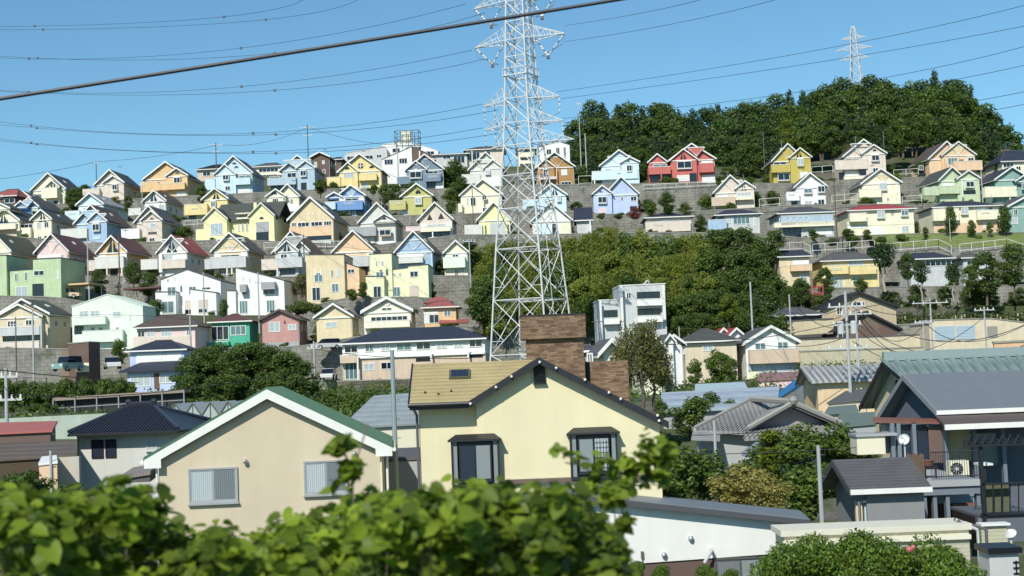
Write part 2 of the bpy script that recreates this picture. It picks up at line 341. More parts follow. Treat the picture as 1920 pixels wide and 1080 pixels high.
def slabhouse(label, Y, vols, yb, fs='', rot=6, name='modern_house', roofc='slate', group=None, cat='house'):
    """vols: list of (outline px points top chain left to right, yoff, depth, colour)"""
    xs = [p[0] for v in vols for p in v[0]]; fr = Frame(Y, min(xs), max(xs), min(p[1] for v in vols for p in v[0]), yb, rot * RK)
    root = fr.root(name, label, cat, group); fronts = []
    for pts, yo, dp, c in vols:
        P = [fr.L(*p) for p in pts]; x0, x1 = P[0][0], P[-1][0]
        MB().prism([(x0, -2.5)] + P + [(x1, -2.5)], yo, yo + dp).build('wall', wall(c), root)
        top = P + [(a, b + .14) for a, b in reversed(P)]; top = [(a + (-.08 if i in (0, len(top) - 1) else .08 if i in (len(P) - 1, len(P)) else 0), b + .003) for i, (a, b) in enumerate(top)]
        MB().prism(top, yo - .08, yo + dp + .05).build('roof', plain(roofc), root)
        fronts.append((x0, x1, -yo))
    feats(fr, root, fs, vols[0][3], 0, fronts); return root
# ------------------------------------------------------------------ terrain
ROWS = [  # depth, [(photo x, photo y of the ground)], terraced?
    (75, [(0, 990), (960, 985), (1900, 985)], 0), (100, [(0, 812), (600, 812), (1240, 805), (1900, 800)], 0),
    (140, [(0, 768), (340, 768), (600, 770), (1200, 752), (1600, 735), (1900, 720)], 0),
    (165, [(0, 735), (240, 738), (600, 735), (1200, 728), (1600, 700), (1900, 690)], 0),
    (190, [(0, 706), (300, 726), (640, 716), (900, 714), (1200, 714), (1400, 714), (1650, 662), (1900, 655)], 1),
    (205, [(0, 657), (250, 660), (560, 655), (700, 632), (870, 616), (1100, 640), (1500, 626), (1740, 610), (1900, 610)], 1),
    (220, [(0, 560), (110, 562), (300, 592), (535, 592), (650, 564), (800, 562), (900, 590), (1200, 600), (1500, 580), (1900, 575)], 1),
    (236, [(0, 522), (470, 525), (880, 522), (1000, 540), (1200, 560), (1460, 550), (1560, 545), (1900, 540)], 1),
    (252, [(0, 447), (200, 462), (450, 455), (700, 467), (860, 446), (1000, 446), (1200, 442), (1400, 442), (1500, 452), (1700, 444), (1900, 442)], 1),
    (270, [(0, 402), (200, 424), (400, 417), (650, 412), (860, 408), (1000, 400), (1150, 408), (1370, 398), (1500, 390), (1650, 389), (1900, 387)], 1),
    (287, [(0, 392), (100, 390), (300, 376), (450, 369), (650, 359), (800, 361), (1000, 353), (1300, 349), (1500, 350), (1600, 342), (1900, 333)], 1),
    (318, [(0, 400), (200, 372), (400, 336), (600, 322), (800, 312), (1000, 312), (1200, 318), (1500, 312), (1900, 306)], 0),
    (345, [(0, 430), (400, 350), (600, 322), (800, 318), (1000, 320), (1200, 285), (1500, 262), (1750, 240), (1870, 270), (1950, 320)], 0),
    (380, [(0, 460), (600, 380), (1000, 350), (1200, 300), (1500, 275), (1750, 255), (1900, 320)], 0)]
PR = []
for Y, an, st in ROWS:
    ps = [at(a, b, Y) for a, b in an]; PR.append((Y, [p.x for p in ps], [p.z for p in ps], st))
def zrow(i, X): return float(np.interp(X, PR[i][1], PR[i][2]))
def H(X, Y):
    if Y < 9: return 5.4
    if Y < 20: return 5.4 - 5.2 * (Y - 9) / 11
    if Y < 60: return .2 - .2 * (Y - 20) / 40
    if Y < 75: return zrow(0, X) * (Y - 60) / 15
    for i in range(len(PR) - 1):
        Ya, Yb = PR[i][0], PR[i + 1][0]
        if Ya <= Y < Yb:
            za, zb = zrow(i, X), zrow(i + 1, X)
            if PR[i + 1][3]:
                e = Yb - 2.2; return za if Y <= e else (zb if Y >= e + .2 else za + (zb - za) * (Y - e) / .2)
            if PR[i][3]: return za + (zb - za) * max(0, (Y - Ya - 12) / (Yb - Ya - 12))
            return za + (zb - za) * (Y - Ya) / (Yb - Ya)
    zl = zrow(len(PR) - 1, X); return zl + (-2 - zl) * min(1, (Y - 380) / 260)
ys = [-4000, -800, -200, -60, -20, 0, 4, 7, 9, 12, 15, 18, 20, 26, 34, 42, 50, 60, 68, 75, 82, 90, 95, 100, 108, 116, 124, 132, 140, 148, 156, 165, 172, 180]
for i, r in enumerate(ROWS):
    if r[2]: ys += [r[0] - 2.2, r[0] - 2.0, r[0], r[0] + 6]
ys += [295, 299, 303, 308, 313, 318, 325, 332, 338, 345, 355, 367, 380, 420, 500, 640, 900, 1500, 3000, 9000]
ys = sorted(set(ys)); xs = [-6000, -2000, -700, -350, -220] + list(np.arange(-160, 161, 2.5)) + [220, 350, 700, 2000, 6000]
g = MB(); nx = len(xs)
for y in ys:
    for x in xs:
        g.v.append((x, y, H(x, y) + (0 if y < 60 else .0)))
for j in range(len(ys) - 1):
    for i in range(nx - 1): g.f.append((j * nx + i, j * nx + i + 1, (j + 1) * nx + i + 1, (j + 1) * nx + i)); g.m.append(0)
gm, n, b = nmat('ground_soil_grass')
cc = coord(n); r = N(n, 'ShaderNodeValToRGB'); cr = r.color_ramp
cr.elements[0].position = .3; cr.elements[0].color = (.035, .06, .018, 1); cr.elements[1].position = .72; cr.elements[1].color = (.17, .15, .11, 1)
e = cr.elements.new(.48); e.color = (.07, .09, .03, 1); e = cr.elements.new(.58); e.color = (.13, .12, .10, 1)
n.links.new(noise(n, .16, cc, 9, rough=.7), r.inputs[0]); n.links.new(mulcol(n, r.outputs[0], mathn(n, 'MULTIPLY_ADD', noise(n, 3, cc, 6), .9, .5)), b.inputs['Base Color']); b.inputs['Roughness'].default_value = .95
bump(n, b, noise(n, 2, cc, 6), .6, .15)
tag(g.build('ground', gm, fix=False), None, None, kind='structure')
# ------------------------------------------------------------------ retaining walls along each terrace
def blockm():
    if 'blk' in _m: return _m['blk']
    m, n, b = nmat('retaining_concrete'); t = N(n, 'ShaderNodeTexCoord'); sp = N(n, 'ShaderNodeSeparateXYZ'); n.links.new(t.outputs['Object'], sp.inputs[0])
    cb = N(n, 'ShaderNodeCombineXYZ'); n.links.new(sp.outputs[0], cb.inputs[0]); n.links.new(sp.outputs[2], cb.inputs[1])
    br = N(n, 'ShaderNodeTexBrick'); n.links.new(cb.outputs[0], br.inputs['Vector']); br.inputs['Scale'].default_value = 1; br.inputs['Brick Width'].default_value = 1.1; br.inputs['Row Height'].default_value = .55; br.inputs['Mortar Size'].default_value = .04
    br.inputs['Color1'].default_value = (.23, .22, .19, 1); br.inputs['Color2'].default_value = (.255, .245, .21, 1); br.inputs['Mortar'].default_value = (.15, .145, .125, 1)
    f = mathn(n, 'MULTIPLY', mathn(n, 'MULTIPLY_ADD', noise(n, .5, coord(n), 8, rough=.75), 1.3, .35), mathn(n, 'MULTIPLY_ADD', noise(n, 1.2, coord(n, (1, 1, .08)), 5), .8, .6))
    mx = N(n, 'ShaderNodeMix', data_type='RGBA'); ms = mathn(n, 'MULTIPLY', mathn(n, 'SUBTRACT', noise(n, .35, coord(n), 9, rough=.8), .5), 6.0); ms = mathn(n, 'MINIMUM', mathn(n, 'MAXIMUM', ms, 0), .8)
    n.links.new(ms, mx.inputs[0]); n.links.new(mulcol(n, br.outputs['Color'], f), mx.inputs[6]); mx.inputs[7].default_value = (.075, .085, .05, 1); n.links.new(mx.outputs[2], b.inputs['Base Color']); b.inputs['Roughness'].default_value = .92
    _m['blk'] = m; return m
def retaining(i, pa, pb, label, dz=.25, c=None):
    Y = ROWS[i][0]; xa = at(pa, 500, Y).x; xb = at(pb, 500, Y).x; m = MB(); top = MB(); n = max(2, int((xb - xa) / 2.5)); yy = Y - 2.6
    P = [xa + (xb - xa) * j / n for j in range(n + 1)]
    lo = [H(x, Y - 3.5) - .6 for x in P]; hi = [H(x, Y) + dz for x in P]
    for j in range(n):
        x, x2 = P[j], P[j + 1]
        m.add([(x, yy - .35, lo[j]), (x2, yy - .35, lo[j + 1]), (x2, yy, hi[j + 1]), (x, yy, hi[j]), (x, yy + .5, hi[j]), (x2, yy + .5, hi[j + 1]), (x, yy + .5, lo[j]), (x2, yy + .5, lo[j + 1])],
              [(0, 1, 2, 3), (3, 2, 5, 4), (4, 5, 7, 6)] + ([(0, 3, 4, 6)] if j == 0 else []) + ([(1, 7, 5, 2)] if j == n - 1 else []))
        top.add([(x, yy - .06, hi[j] + .003), (x2, yy - .06, hi[j + 1] + .003), (x2, yy + .45, hi[j + 1] + .003), (x, yy + .45, hi[j] + .003), (x, yy - .06, hi[j] + .14), (x2, yy - .06, hi[j + 1] + .14), (x2, yy + .45, hi[j + 1] + .14), (x, yy + .45, hi[j] + .14)],
                [(0, 1, 5, 4), (4, 5, 6, 7), (2, 3, 7, 6)])
    o = empty('retaining_wall', (0, 0, 0), 0, label, 'retaining wall', 'retaining walls of the hill terraces')
    m.build('wall_face', c or blockm(), o, fix=False); top.build('coping', plain('concrete'), o, fix=False)
retaining(4, -40, 640, 'long grey concrete retaining wall behind the parked cars at lower left')
retaining(5, -60, 700, 'weathered concrete retaining wall below the grey and mint houses at left')
retaining(5, 700, 1100, 'mottled stone retaining wall behind the long two storey apartment block')
retaining(5, 1480, 2000, 'stained terrace wall under the vegetable plots at right')
retaining(6, -60, 300, 'high concrete wall carrying the two green flat roofed houses')
retaining(6, 560, 900, 'concrete retaining wall below the yellow flat roofed houses')
retaining(7, -60, 900, 'retaining wall behind the flat roofed houses, below the red roofed gable row')
retaining(7, 1440, 2000, 'dark retaining wall below the white railings, behind the yellow house with scrolls')
retaining(8, -60, 640, 'retaining wall below the big yellow house with a chimney')
retaining(8, 640, 1130, 'retaining wall above the row of gables left of the pylon')
retaining(8, 1130, 2000, 'retaining wall under the lawn with clipped shrubs at right')
retaining(9, -60, 700, 'retaining wall behind the big yellow house, under the blue house')
retaining(9, 700, 1190, 'retaining wall behind the pylon top tier houses')
retaining(9, 1190, 2000, 'tall grey block wall behind the hip roofed houses at right')
retaining(10, -60, 860, 'upper retaining wall on the left under the skyline houses')
retaining(10, 860, 1200, 'upper retaining wall right of the pylon under the pale blue house')
retaining(10, 1200, 2000, 'tall grey retaining wall below the coral and olive yellow houses')
# row A, skyline
A = 287.3
house('pale cream gabled house with a bulging balcony, first on the left skyline', A, 58, 126, 357, 325, 390, 'cream', 'slate', 'g86,116,354,340;t102,347,5;b84,355,114,373;w62,364,80,376;k104,378,112,389;s90,376,102,389', rot=14)
house('pinkish tan gabled house with two nested gable panels on the left skyline', A, 177, 237, 347, 319, 376, 'skin', 'slate', 'g194,237,346,331;y214,347,224,358;b158,356,190,366;w178,351,192,360', rot=14)
house('orange skyline house with a dark roof and tiny attic window', A, 268, 356, 336, 304, 377, 'orange', 'slate', 'g312,356,333,317/orange;r313,326,2.5;T330,321,340,327;y329,334,342,346;b266,343,300,360/orange;b300,347,352,357;s334,361,352,375;w336,363,344,372', rot=14)
house('light blue skyline house with paired half round attic vents', A, 402, 476, 327, 293, 369, 'lblue', 'slate', 'g402,446,330,309;h441,309,4;y420,329,432,339;w448,329,472,336;b444,336,472,347;b386,337,406,357;w424,350,434,358;s447,352,470,366', rot=12)
house('grey blue skyline house with a deep balcony on its left', A, 524, 594, 320, 292, 363, 'gblue', 'slate', 'g556,594,318,303;h569,311,3;n532,316,586,300/gblue;y565,321,577,332;b503,336,557,347;w538,324,556,336;k508,349,556,362;k566,344,577,360;w505,331,524,338', rot=12)
house('golden yellow skyline house with a round cross window in the gable', A, 632, 718, 322, 289, 356, 'yellow', 'slate', 'g634,674,325,306/yellow;r676,311,5.5;h652,318,4.5;h697,315,4.5;W645,325,664,334;b614,334,640,351;b674,328,708,339;W678,343,691,354;w691,324,700,331', rot=8)
house('slate blue skyline house with white concentric gable mouldings', A, 760, 834, 320, 290, 361, 'slblue', 'slate', 'g760,802,321,303;n769,319,792,309/slblue;n788,314,816,298/slblue;y769,323,792,335/white;b745,333,772,346;b798,328,828,341;e804,329,822,336;k752,347,770,358;q749,346,751,360;k798,342,816,357;f817,343,832,356/white;w803,321,822,327', rot=8)
house('white skyline house just left of the pylon with pale gable mouldings', A, 877, 946, 319, 286, 353, 'pale', 'slate', 'n888,316,930,300;g906,944,318,301;y910,321,920,328;b866,329,902,345;w886,326,898,332;f900,334,942,350/white', rot=6)
house('orange brown skyline house just right of the pylon', A, 1002, 1079, 315, 286, 352, 'obrown', 'brown', 'g1004,1042,317,300/obrown;n1030,312,1062,294/obrown;y1018,319,1028,331;b1012,335,1042,338/pink;s1052,318,1064,329;q1042,316,1044,350/peach;W1052,341,1072,351;r1022,311,3', rot=4)
house('pale blue and white skyline house in front of the dark wood', A, 1123, 1200, 311, 282, 357, 'pblue', 'slate', 'g1162,1200,307,296;n1138,307,1184,292/pblue;T1174,302,1184,307;y1174,311,1185,323;b1109,323,1196,336/pblue;w1134,316,1146,323;w1162,313,1166,321;k1118,339,1128,354;q1113,336,1115,358;f1130,339,1160,356/white', rot=6)
house('coral red house with three stepped white edged gables', A, 1252, 1343, 301, 270, 348, 'coral', 'brown', 'g1254,1308,303,281/coral;g1212,1251,307,290/coral;n1288,293,1322,277/coral;t1280,293,6;y1268,304,1296,317;b1310,308,1338,324/coral;f1315,302,1337,320/white;w1318,305,1325,317;s1268,330,1292,341;k1292,326,1306,345;f1316,329,1341,346/white;w1324,333,1334,344;b1214,316,1256,328/coral;w1224,309,1250,316;k1217,328,1236,343;k1240,328,1254,343;q1237,327,1239,345/coral', rot=4, sidewin=1)
house('olive yellow skyline house in front of the wood, right of the coral house', A, 1445, 1510, 303, 270, 350, 'olive', 'ggrey', 'g1477,1521,298,279/olive;n1462,297,1490,278/olive;t1497,292,7;y1493,299,1505,312;b1444,311,1480,324/olive;w1450,304,1475,311;y1457,326,1480,339/white;a1497,325,1512,348/white;w1503,327,1509,335', rot=-2)
house('cream skyline house with a long parapet balcony below the tallest trees', A, 1578, 1661, 294, 262, 341, 'skin', 'brown', 'g1612,1661,291,273;n1592,288,1634,270;h1638,284,3.5;y1631,292,1646,303;b1563,303,1624,318;w1584,298,1612,304;s1584,322,1609,334;k1609,318,1622,330;k1572,324,1582,338;b1580,333,1625,341/cream;w1634,316,1645,324', rot=-4)
house('orange house with a brown roof sloping left, near the right skyline', A, 1738, 1812, 299, 266, 333, 'peach', 'brown', 'g1761,1828,294,267/peach;n1776,290,1812,272/tan;W1774,297,1793,310;y1810,296,1822,307;b1782,305,1836,320/peach;w1722,311,1731,320;k1722,325,1735,336;q1765,300,1767,320/peach;k1795,300,1804,306', rot=-16)
hip('dark navy roofed house at the far right skyline', A, 1874, 1960, 303, 276, 335, 'cream', 'navy', 'W1880,306,1900,314;w1904,312,1914,320', rot=-10, rf=.3)
# row B
B = 270.3
hip('brown walled house with a red hip roof at the far left edge', B, -22, 34, 369, 350, 402, 'bwall', 'rred', 'w8,372,28,381/dark;f-5,366,6,372/white', rot=14)
house('small cream gabled house just right of the red hip roof', 276, 28, 62, 374, 360, 402, 'cream', 'slate', '', rot=14, depth=6)
house('deep blue house with two nested light gables at far left', B, 36, 76, 390, 371, 405, 'blue', 'dgrey', 'n46,387,66,376/sblue;G30,57,390,378;w60,391,66,402;w66,391,72,402/curtain', rot=20)
house('pale ice blue house with an ornate side terrace at left', B, 143, 197, 385, 363, 420, 'pblue', 'grey', 'w156,389,163,397;b126,397,154,413/pblue;e132,399,146,404;q136,413,138,430', rot=24, depth=11)
house('small white house with a triangular gable window near the orange house', B, 267, 314, 379, 358, 404, 'white', 'brown', 't288,370,7;w270,386,278,398;w280,384,288,392;b244,392,268,404/pale;w298,384,309,395', rot=18)
house('butter yellow house with a long left balcony, below the light blue house', B, 378, 430, 375, 354, 416, 'yellow', 'slate', 't405,368,8;y396,378,406,389;b348,385,392,403/yellow;e361,388,374,395;w376,404,390,414;k354,404,368,416;f366,404,376,416/yellow', rot=14)
house('white house with two uneven gables and a half round vent', B, 516, 564, 370, 346, 398, 'cream', 'slate', 'g499,539,371,356/cream;h516,365,5;W512,373,524,383;w544,373,550,385;w532,371,538,377;f505,385,560,397/white', rot=10)
house('bright blue house with a white framed balcony and dark roof', B, 630, 687, 369, 348, 411, 'blue', 'slate', 'n638,368,678,353/sblue;G612,644,372,362;f637,370,648,379/white;f673,370,683,379/white;w648,372,672,379;b631,379,682,394/blue;e646,378,666,387;s642,396,658,409;w661,397,668,409;b612,381,632,394/lblue;k670,396,682,408', rot=8)
house('yellow green house with twin arched attic windows', B, 750, 813, 369, 345, 410, 'lime', 'slate', 'h784,362,5;t784,358,5;y778,371,792,383;b731,378,762,394/lime;e741,380,754,386;f748,396,766,408/white;w752,397,762,407;k793,393,806,401', rot=8)
house('cream house with a front left gable and three tall dark windows, left of the pylon', B, 868, 944, 367, 337, 410, 'cream', 'brown', 'g861,910,369,347/cream;w875,372,879,387/dark;w882,371,893,387/dark;w904,368,913,376/dark;b860,384,868,400;w905,390,915,399/dark;s894,398,903,409', rot=6)
house('pale blue house seen through the pylon lattice', B, 1004, 1065, 368, 345, 397, 'pblue', 'grey', 't1040,360,7;y1044,368,1052,378;b980,376,1030,394/lblue;w1035,372,1041,379', rot=10)
house('lavender blue house with a front left gable and red flowers below', B, 1132, 1199, 366, 332, 406, 'lav', 'slate', 'g1109,1149,366,349/lav;T1123,357,1129,361/dgrey;y1120,370,1137,382;w1163,369,1169,376/dark;w1182,368,1194,377;k1181,387,1194,396;f1122,392,1136,400/pink', rot=4)
house('pinkish tan house with nested gables and a tan balcony, below the coral house', B, 1336, 1404, 362, 329, 396, 'skin', 'brown', 'g1377,1416,356,341/skin;n1352,357,1394,338/skin;t1394,353,5;W1381,362,1408,369;b1333,372,1378,386/ltan;f1347,366,1365,379/white;w1340,389,1360,398;b1378,372,1410,376/cream', rot=10)
house('small white house with a mint tinted gable, below the olive yellow house', B, 1487, 1551, 352, 325, 389, 'white', 'slate', 'y1506,354,1522,363;y1532,349,1546,361;b1472,362,1497,377;e1476,364,1488,368;k1483,378,1494,388;w1508,377,1522,386;w1533,374,1546,386/dark', rot=0)
house('cream house with a peach gable panel right of centre, above the red hip roof', B, 1612, 1691, 345, 317, 388, 'cream', 'slate', 'n1640,340,1672,327/tan;w1648,345,1662,355/curtain;y1647,344,1662,357;b1608,357,1650,371/cream;f1620,373,1648,387/white;w1662,371,1667,377/dark;w1680,345,1683,363/dark', rot=-2)
house('light green house with a dark roof sloping left and twin cream gables', B, 1757, 1812, 340, 314, 376, 'lgreen', 'ggrey', 'g1789,1836,338,321/lgreen;y1806,341,1822,352;f1766,344,1788,351/white;b1755,351,1795,364/lgreen;b1728,354,1757,368/lgreen;w1733,352,1740,358;w1748,350,1756,357;k1802,358,1826,364;q1796,340,1798,372', rot=-18)
house('teal green house with a navy roof at the right edge', B, 1862, 1932, 338, 314, 383, 'teal', 'navy', 'G1898,1950,342,325;b1842,353,1902,370/cream;w1912,344,1922,356;w1892,372,1902,386;k1906,370,1916,384;q1888,372,1890,386', rot=-16)
# row C
C = 252.4
house('cream and tan house with a dark green roof at the far left edge', C, -18, 40, 416, 391, 448, 'cream', 'ggrey', 'G-24,24,394,380;t10,412,9;W-8,422,25,429;b-15,423,38,431/cream;f-14,432,36,447/ltan', rot=18)
house('cream house with paired triangle vents and an adjoining glazed wing at left', C, 58, 100, 413, 394, 459, 'cream', 'ggrey', 't80,408,8;w69,417,78,429;w83,416,92,427/dark;a36,428,62,446/cream;W38,420,62,430;k44,446,64,466;w71,443,79,456/dark;k84,443,92,456', rot=18)
house('light blue house with white nested gable mouldings and a pale side balcony', C, 139, 206, 420, 385, 461, 'sblue', 'brown', 'g166,206,418,399/sblue;n156,415,190,396/sblue;n172,417,204,402/sblue;y178,421,192,434;b118,431,168,447/pale;s178,445,192,450/pblue;w148,426,158,431', rot=20)
house('pinkish grey house with a triangle vent and a white terrace at left', C, 252, 309, 418, 387, 462, 'skin', 'dgrey', 'g266,309,416,397/skin;T283,408,292,412/dgrey;w284,420,294,430;f281,436,297,440/dgrey;b231,431,266,448/white;w283,447,294,454', rot=18)
# C4 big yellow house
def yellow_hall():
    fr = Frame(C, 384, 524, 412, 452, 8); root = fr.root('gabled_house', 'big pale yellow house with two front gables, dark roof and a square chimney', 'house', GR)
    xl, _ = fr.L(392, 414); xr, ze = fr.L(516, 412); za = fr.L(455, 377)[1]; dep = 9
    MB().box(xl, 0, -2.5, xr, dep, ze).build('wall', wall('lyellow'), root)
    xl2, xr2 = fr.L(398, 400)[0], fr.L(523, 400)[0]
    MB().prismx([(-.5, ze - .15), (dep / 2, za), (dep + .5, ze - .15), (dep + .5, ze + .05), (dep / 2, za + .2), (-.5, ze + .05)], xl2, xr2).build('roof', roofm('ggrey'), root)
    for a, b, e, p in ((384, 434, 415, 391), (470, 522, 410, 384)):
        x0, z0 = fr.L(a, e); x1, _ = fr.L(b, e); zt = fr.L((a + b) / 2, p)[1]; xm = (x0 + x1) / 2; s = (zt - z0) / (xm - x0)
        MB().prism([(x0 + .3, -2.5), (x1 - .3, -2.5), (x1 - .3, z0 + s * .3), (xm, zt), (x0 + .3, z0 + s * .3)], -1.6, 4).build('front_gable', wall('lyellow'), root)
        MB().prism(chev(x0, z0, xm, zt, x1, z0, 0, .18), -1.9, 4.5).build('gable_roof', roofm('ggrey'), root)
        MB().prism(chev(x0, z0, xm, zt, x1, z0, -.08, .22), -2.05, -1.902).build('fascia', plain('cream2'), root)
    x0, z1 = fr.L(473, 379); x1, z0 = fr.L(480, 412); MB().box(x0, .6, z0, x1, 1.4, z1).build('chimney', wall('lyellow'), root)
    x0, z1 = fr.L(445, 397); x1, z0 = fr.L(471, 411); MB().box(x0, -.6, z0, x1, 1.5, z0 + .35).box(x0 - .2, -.8, z1 - .5, x1, 1.8, z1 - .3).build('dormer', plain('cream2'), root)
    window(x0 + .1, z0 + .36, x1 - .1, z1 - .52, .3, root, glass='dark', mull=3)
    feats(fr, root, 'w446,420,450,434/dark;w453,420,458,434/dark;w461,420,466,434/dark;a370,430,392,444/lyellow', 'lyellow', -.05)
    feats(fr, root, 'W400,420,424,442/curtain;f486,419,510,438/grey;k486,438,510,456;h496,413,4', 'lyellow', -1.6)
yellow_hall()
house('large tan hall with wide gable, strip of dark windows and orange lower band', C, 539, 628, 413, 371, 464, 'tan', 'slate', 'f542,427,626,442/peach;W546,417,556,425/dark;W558,417,580,425/dark;W583,416,605,424/dark;W607,415,622,423/dark;w578,397,580,404/dark;w586,397,588,404/dark;f542,443,556,462/ltan;k558,444,622,456;b543,455,624,462/lgrey', rot=16, depth=12, fas=.3, chord=False)
house('tall white house with one small triangular vent and grey side parapet', C, 671, 745, 418, 381, 466, 'pale', 'slate', 'G700,745,417,402/pale;T718,407,726,412/dark;y713,432,735,443/ltan;b656,428,707,443/grey;f706,454,742,466/white;k704,445,708,455', rot=10)
house('peach tan house with two triangular attic windows and a pillared balcony', C, 782, 851, 414, 380, 466, 'skin', 'brown', 'T800,401,811,412/dark;T821,399,833,410/dark;f790,419,798,430/white;f838,416,848,430/white;w800,421,836,430/curtain;b789,428,846,434/cream;k790,436,844,450;b806,447,848,462/pale;q811,434,813,450;w765,425,786,434/curtain;b762,427,790,434/pink', rot=8, chord=False)
house('pale lime yellow gabled house with two pillars, overlapped by the pylon', C, 893, 960, 414, 380, 446, 'lyellow', 'brown', 'a871,423,905,443/pale;f918,418,948,440/lgrey;q906,416,909,445/lyellow;q948,414,952,444/lyellow', rot=4)
def navy_barn():
    house('white house with front gable, right leg of the pylon in front', C, 994, 1074, 416, 379, 446, 'white', 'navy', 'f1012,421,1032,440/pblue;f1050,418,1070,440/cream;k1035,420,1046,446', rot=2)
    fr = Frame(C + 2, 1070, 1114, 413, 446, 2); root = fr.root('annex_house', 'white annex with a ribbed dark navy metal roof, right of the pylon', 'house', GR)
    xl = fr.L(1050, 413)[0]; xr, ze = fr.L(1110, 413); za = fr.L(1110, 385)[1]
    MB().box(xl + 3, 0, -2, xr - .3, 6, ze).build('wall', wall('lgrey'), root)
    MB().prismx([(-.5, ze - .1), (4, za), (8.5, ze), (8.5, ze + .15), (4, za + .15), (-.5, ze + .05)], xl + 2.6, xr + .2).build('roof', roofm('navy', .45, 0, .5), root)
    MB().box(xl + 2.6, -.6, ze - .12, xr + .25, -.503, ze + .08).build('gutter', plain('trim'), root)
    MB().box(xr - .5, -.5, -1, xr - .2, -.1, ze - .1).build('post', plain('trim'), root)
navy_barn()
hip('low house with a navy hip roof and pinkish parapets, above the bamboo', C, 1207, 1301, 408, 396, 440, 'skin', 'navy', 'b1209,418,1294,434/skin;e1222,416,1242,428;f1236,410,1262,418/lgrey;w1275,409,1282,417;w1276,420,1284,424/dark;k1248,434,1260,441;w1242,412,1250,416', rot=2, rf=.35)
hip('house with a navy hip roof and a pale blue balcony, above the bamboo', C, 1338, 1429, 403, 389, 440, 'lgrey', 'navy', 'b1326,414,1362,432/sblue;k1345,407,1358,414;w1364,408,1372,418/curtain;w1412,408,1418,425/curtain;W1374,408,1406,420', rot=6, rf=.3)
hip('two storey house with a dark hip roof and a blue grey balcony with white scrolls', C, 1455, 1567, 400, 384, 450, 'lgrey', 'slate', 'b1462,407,1560,420/gblue;e1469,408,1516,417;W1480,400,1520,406;f1535,410,1553,414/dgrey;k1468,428,1502,448/teal;f1524,428,1560,440/white;w1512,429,1524,436;w1537,431,1552,439;b1449,420,1562,424/cream', rot=-4, rf=.3)
hip('cream house with a bright red hip roof beside the lawn', C, 1586, 1718, 394, 379, 442, 'cream', 'red', 'b1590,402,1622,416/cream;y1643,396,1658,409;y1688,394,1702,405;w1670,395,1676,404/dark;f1588,416,1714,420/cream;f1588,421,1625,428/white;f1632,425,1656,440/white;w1634,426,1642,436;w1690,424,1704,436/curtain;w1603,407,1619,412', rot=-4, rf=.28)
hip('cream and orange house with a navy hip roof behind garden trees', C, 1745, 1880, 388, 373, 443, 'cream', 'navy', 'b1746,394,1795,414/cream;y1800,390,1814,402;b1828,396,1868,412/cream;e1836,397,1852,403;f1750,420,1874,443/peach;f1830,388,1848,400/white;w1852,388,1862,395;s1842,416,1860,428/white', rot=-6, rf=.3)
house('teal house with a maroon edged roof at the right edge', C, 1886, 1980, 388, 364, 448, 'teal', 'slate', 'w1900,392,1908,404;w1896,408,1908,420/curtain', rot=-8)
# row D
D = 236.3
house('cream gable front with a moss green roof, cut by the left edge', D, -40, 24, 474, 438, 530, 'cream', 'moss', 'f4,478,22,490/white;w-10,482,2,494', rot=20, depth=11)
house('lilac pink house with a maroon brown roof at left', D, 65, 132, 475, 439, 530, 'pink', 'maroon', 'n82,470,114,452/pink;f72,479,100,487/white;f100,477,114,487/white;w115,477,120,484/dark;k119,502,128,520;q129,478,131,524/skin', rot=22, chord=False)
house('orange gabled house with curved attic windows and grey curved balcony, left', D, 181, 241, 475, 443, 528, 'orange', 'maroon', 't211,463,13;f184,479,200,486/white;f224,476,238,484/white;w202,480,222,487/curtain;b182,484,237,503/pale;b168,490,183,508/skin;k186,506,204,518;k208,505,222,520;q204,504,206,524;q232,503,235,524;b205,520,222,527/yellow', rot=22)
house('white and grey house with a vivid red roof', D, 294, 354, 475, 442, 526, 'white', 'red', 'n300,472,346,448/grey;t322,463,11/teal;w308,478,324,488/curtain;b306,489,352,503/skin;b268,488,300,505/pale;s308,506,332,520;a301,477,308,500/white', rot=20)
house('sand tan gabled house with curved attic mouldings and a grey balcony', D, 396, 468, 472, 437, 528, 'tan', 'slate', 'T424,457,440,466/skin;n404,470,460,447;f402,475,412,484/white;f452,473,464,482/white;w414,478,450,485/dark;b398,484,465,502/lgrey;b387,488,400,505/lgrey;k412,505,428,520;q428,504,431,526;q437,504,440,526;w416,506,424,516', rot=18)
house('grey gabled house with olive triangle vents and a beige balcony', D, 511, 583, 474, 435, 526, 'lgrey', 'brown', 'g518,564,474,452/lgrey;n538,462,574,444/grey;t540,466,9;w528,477,541,485;w544,477,560,485;b493,488,526,506/skin;b524,486,572,502/lgrey;k528,506,556,515;q524,506,526,520', rot=18)
house('peach orange house with a brown roof and wide grey balcony', D, 622, 704, 473, 433, 525, 'peach', 'brown', 'f630,478,639,485/white;f688,474,700,482/white;w640,478,674,484/curtain;f655,477,674,483/orange;b624,484,694,500/lgrey;k634,502,690,516', rot=10)
house('powder blue gabled house with a slate roof and dark side wall', D, 739, 814, 474, 434, 526, 'sblue', 'slate', 'b743,484,795,493/pale;f744,477,794,484/white;w795,475,800,486/dark;q810,476,812,522/lblue;n756,468,796,450', rot=18)
house('small cream gabled house with a pale green balcony beside the bamboo', D, 831, 880, 475, 452, 526, 'cream', 'slate', 'w848,477,860,482/dark;f834,478,846,484/white;f862,476,874,484/white;b832,484,874,502/mint;f834,506,854,522/cream;w852,505,860,522/dark;f861,504,870,518/skin', rot=14)
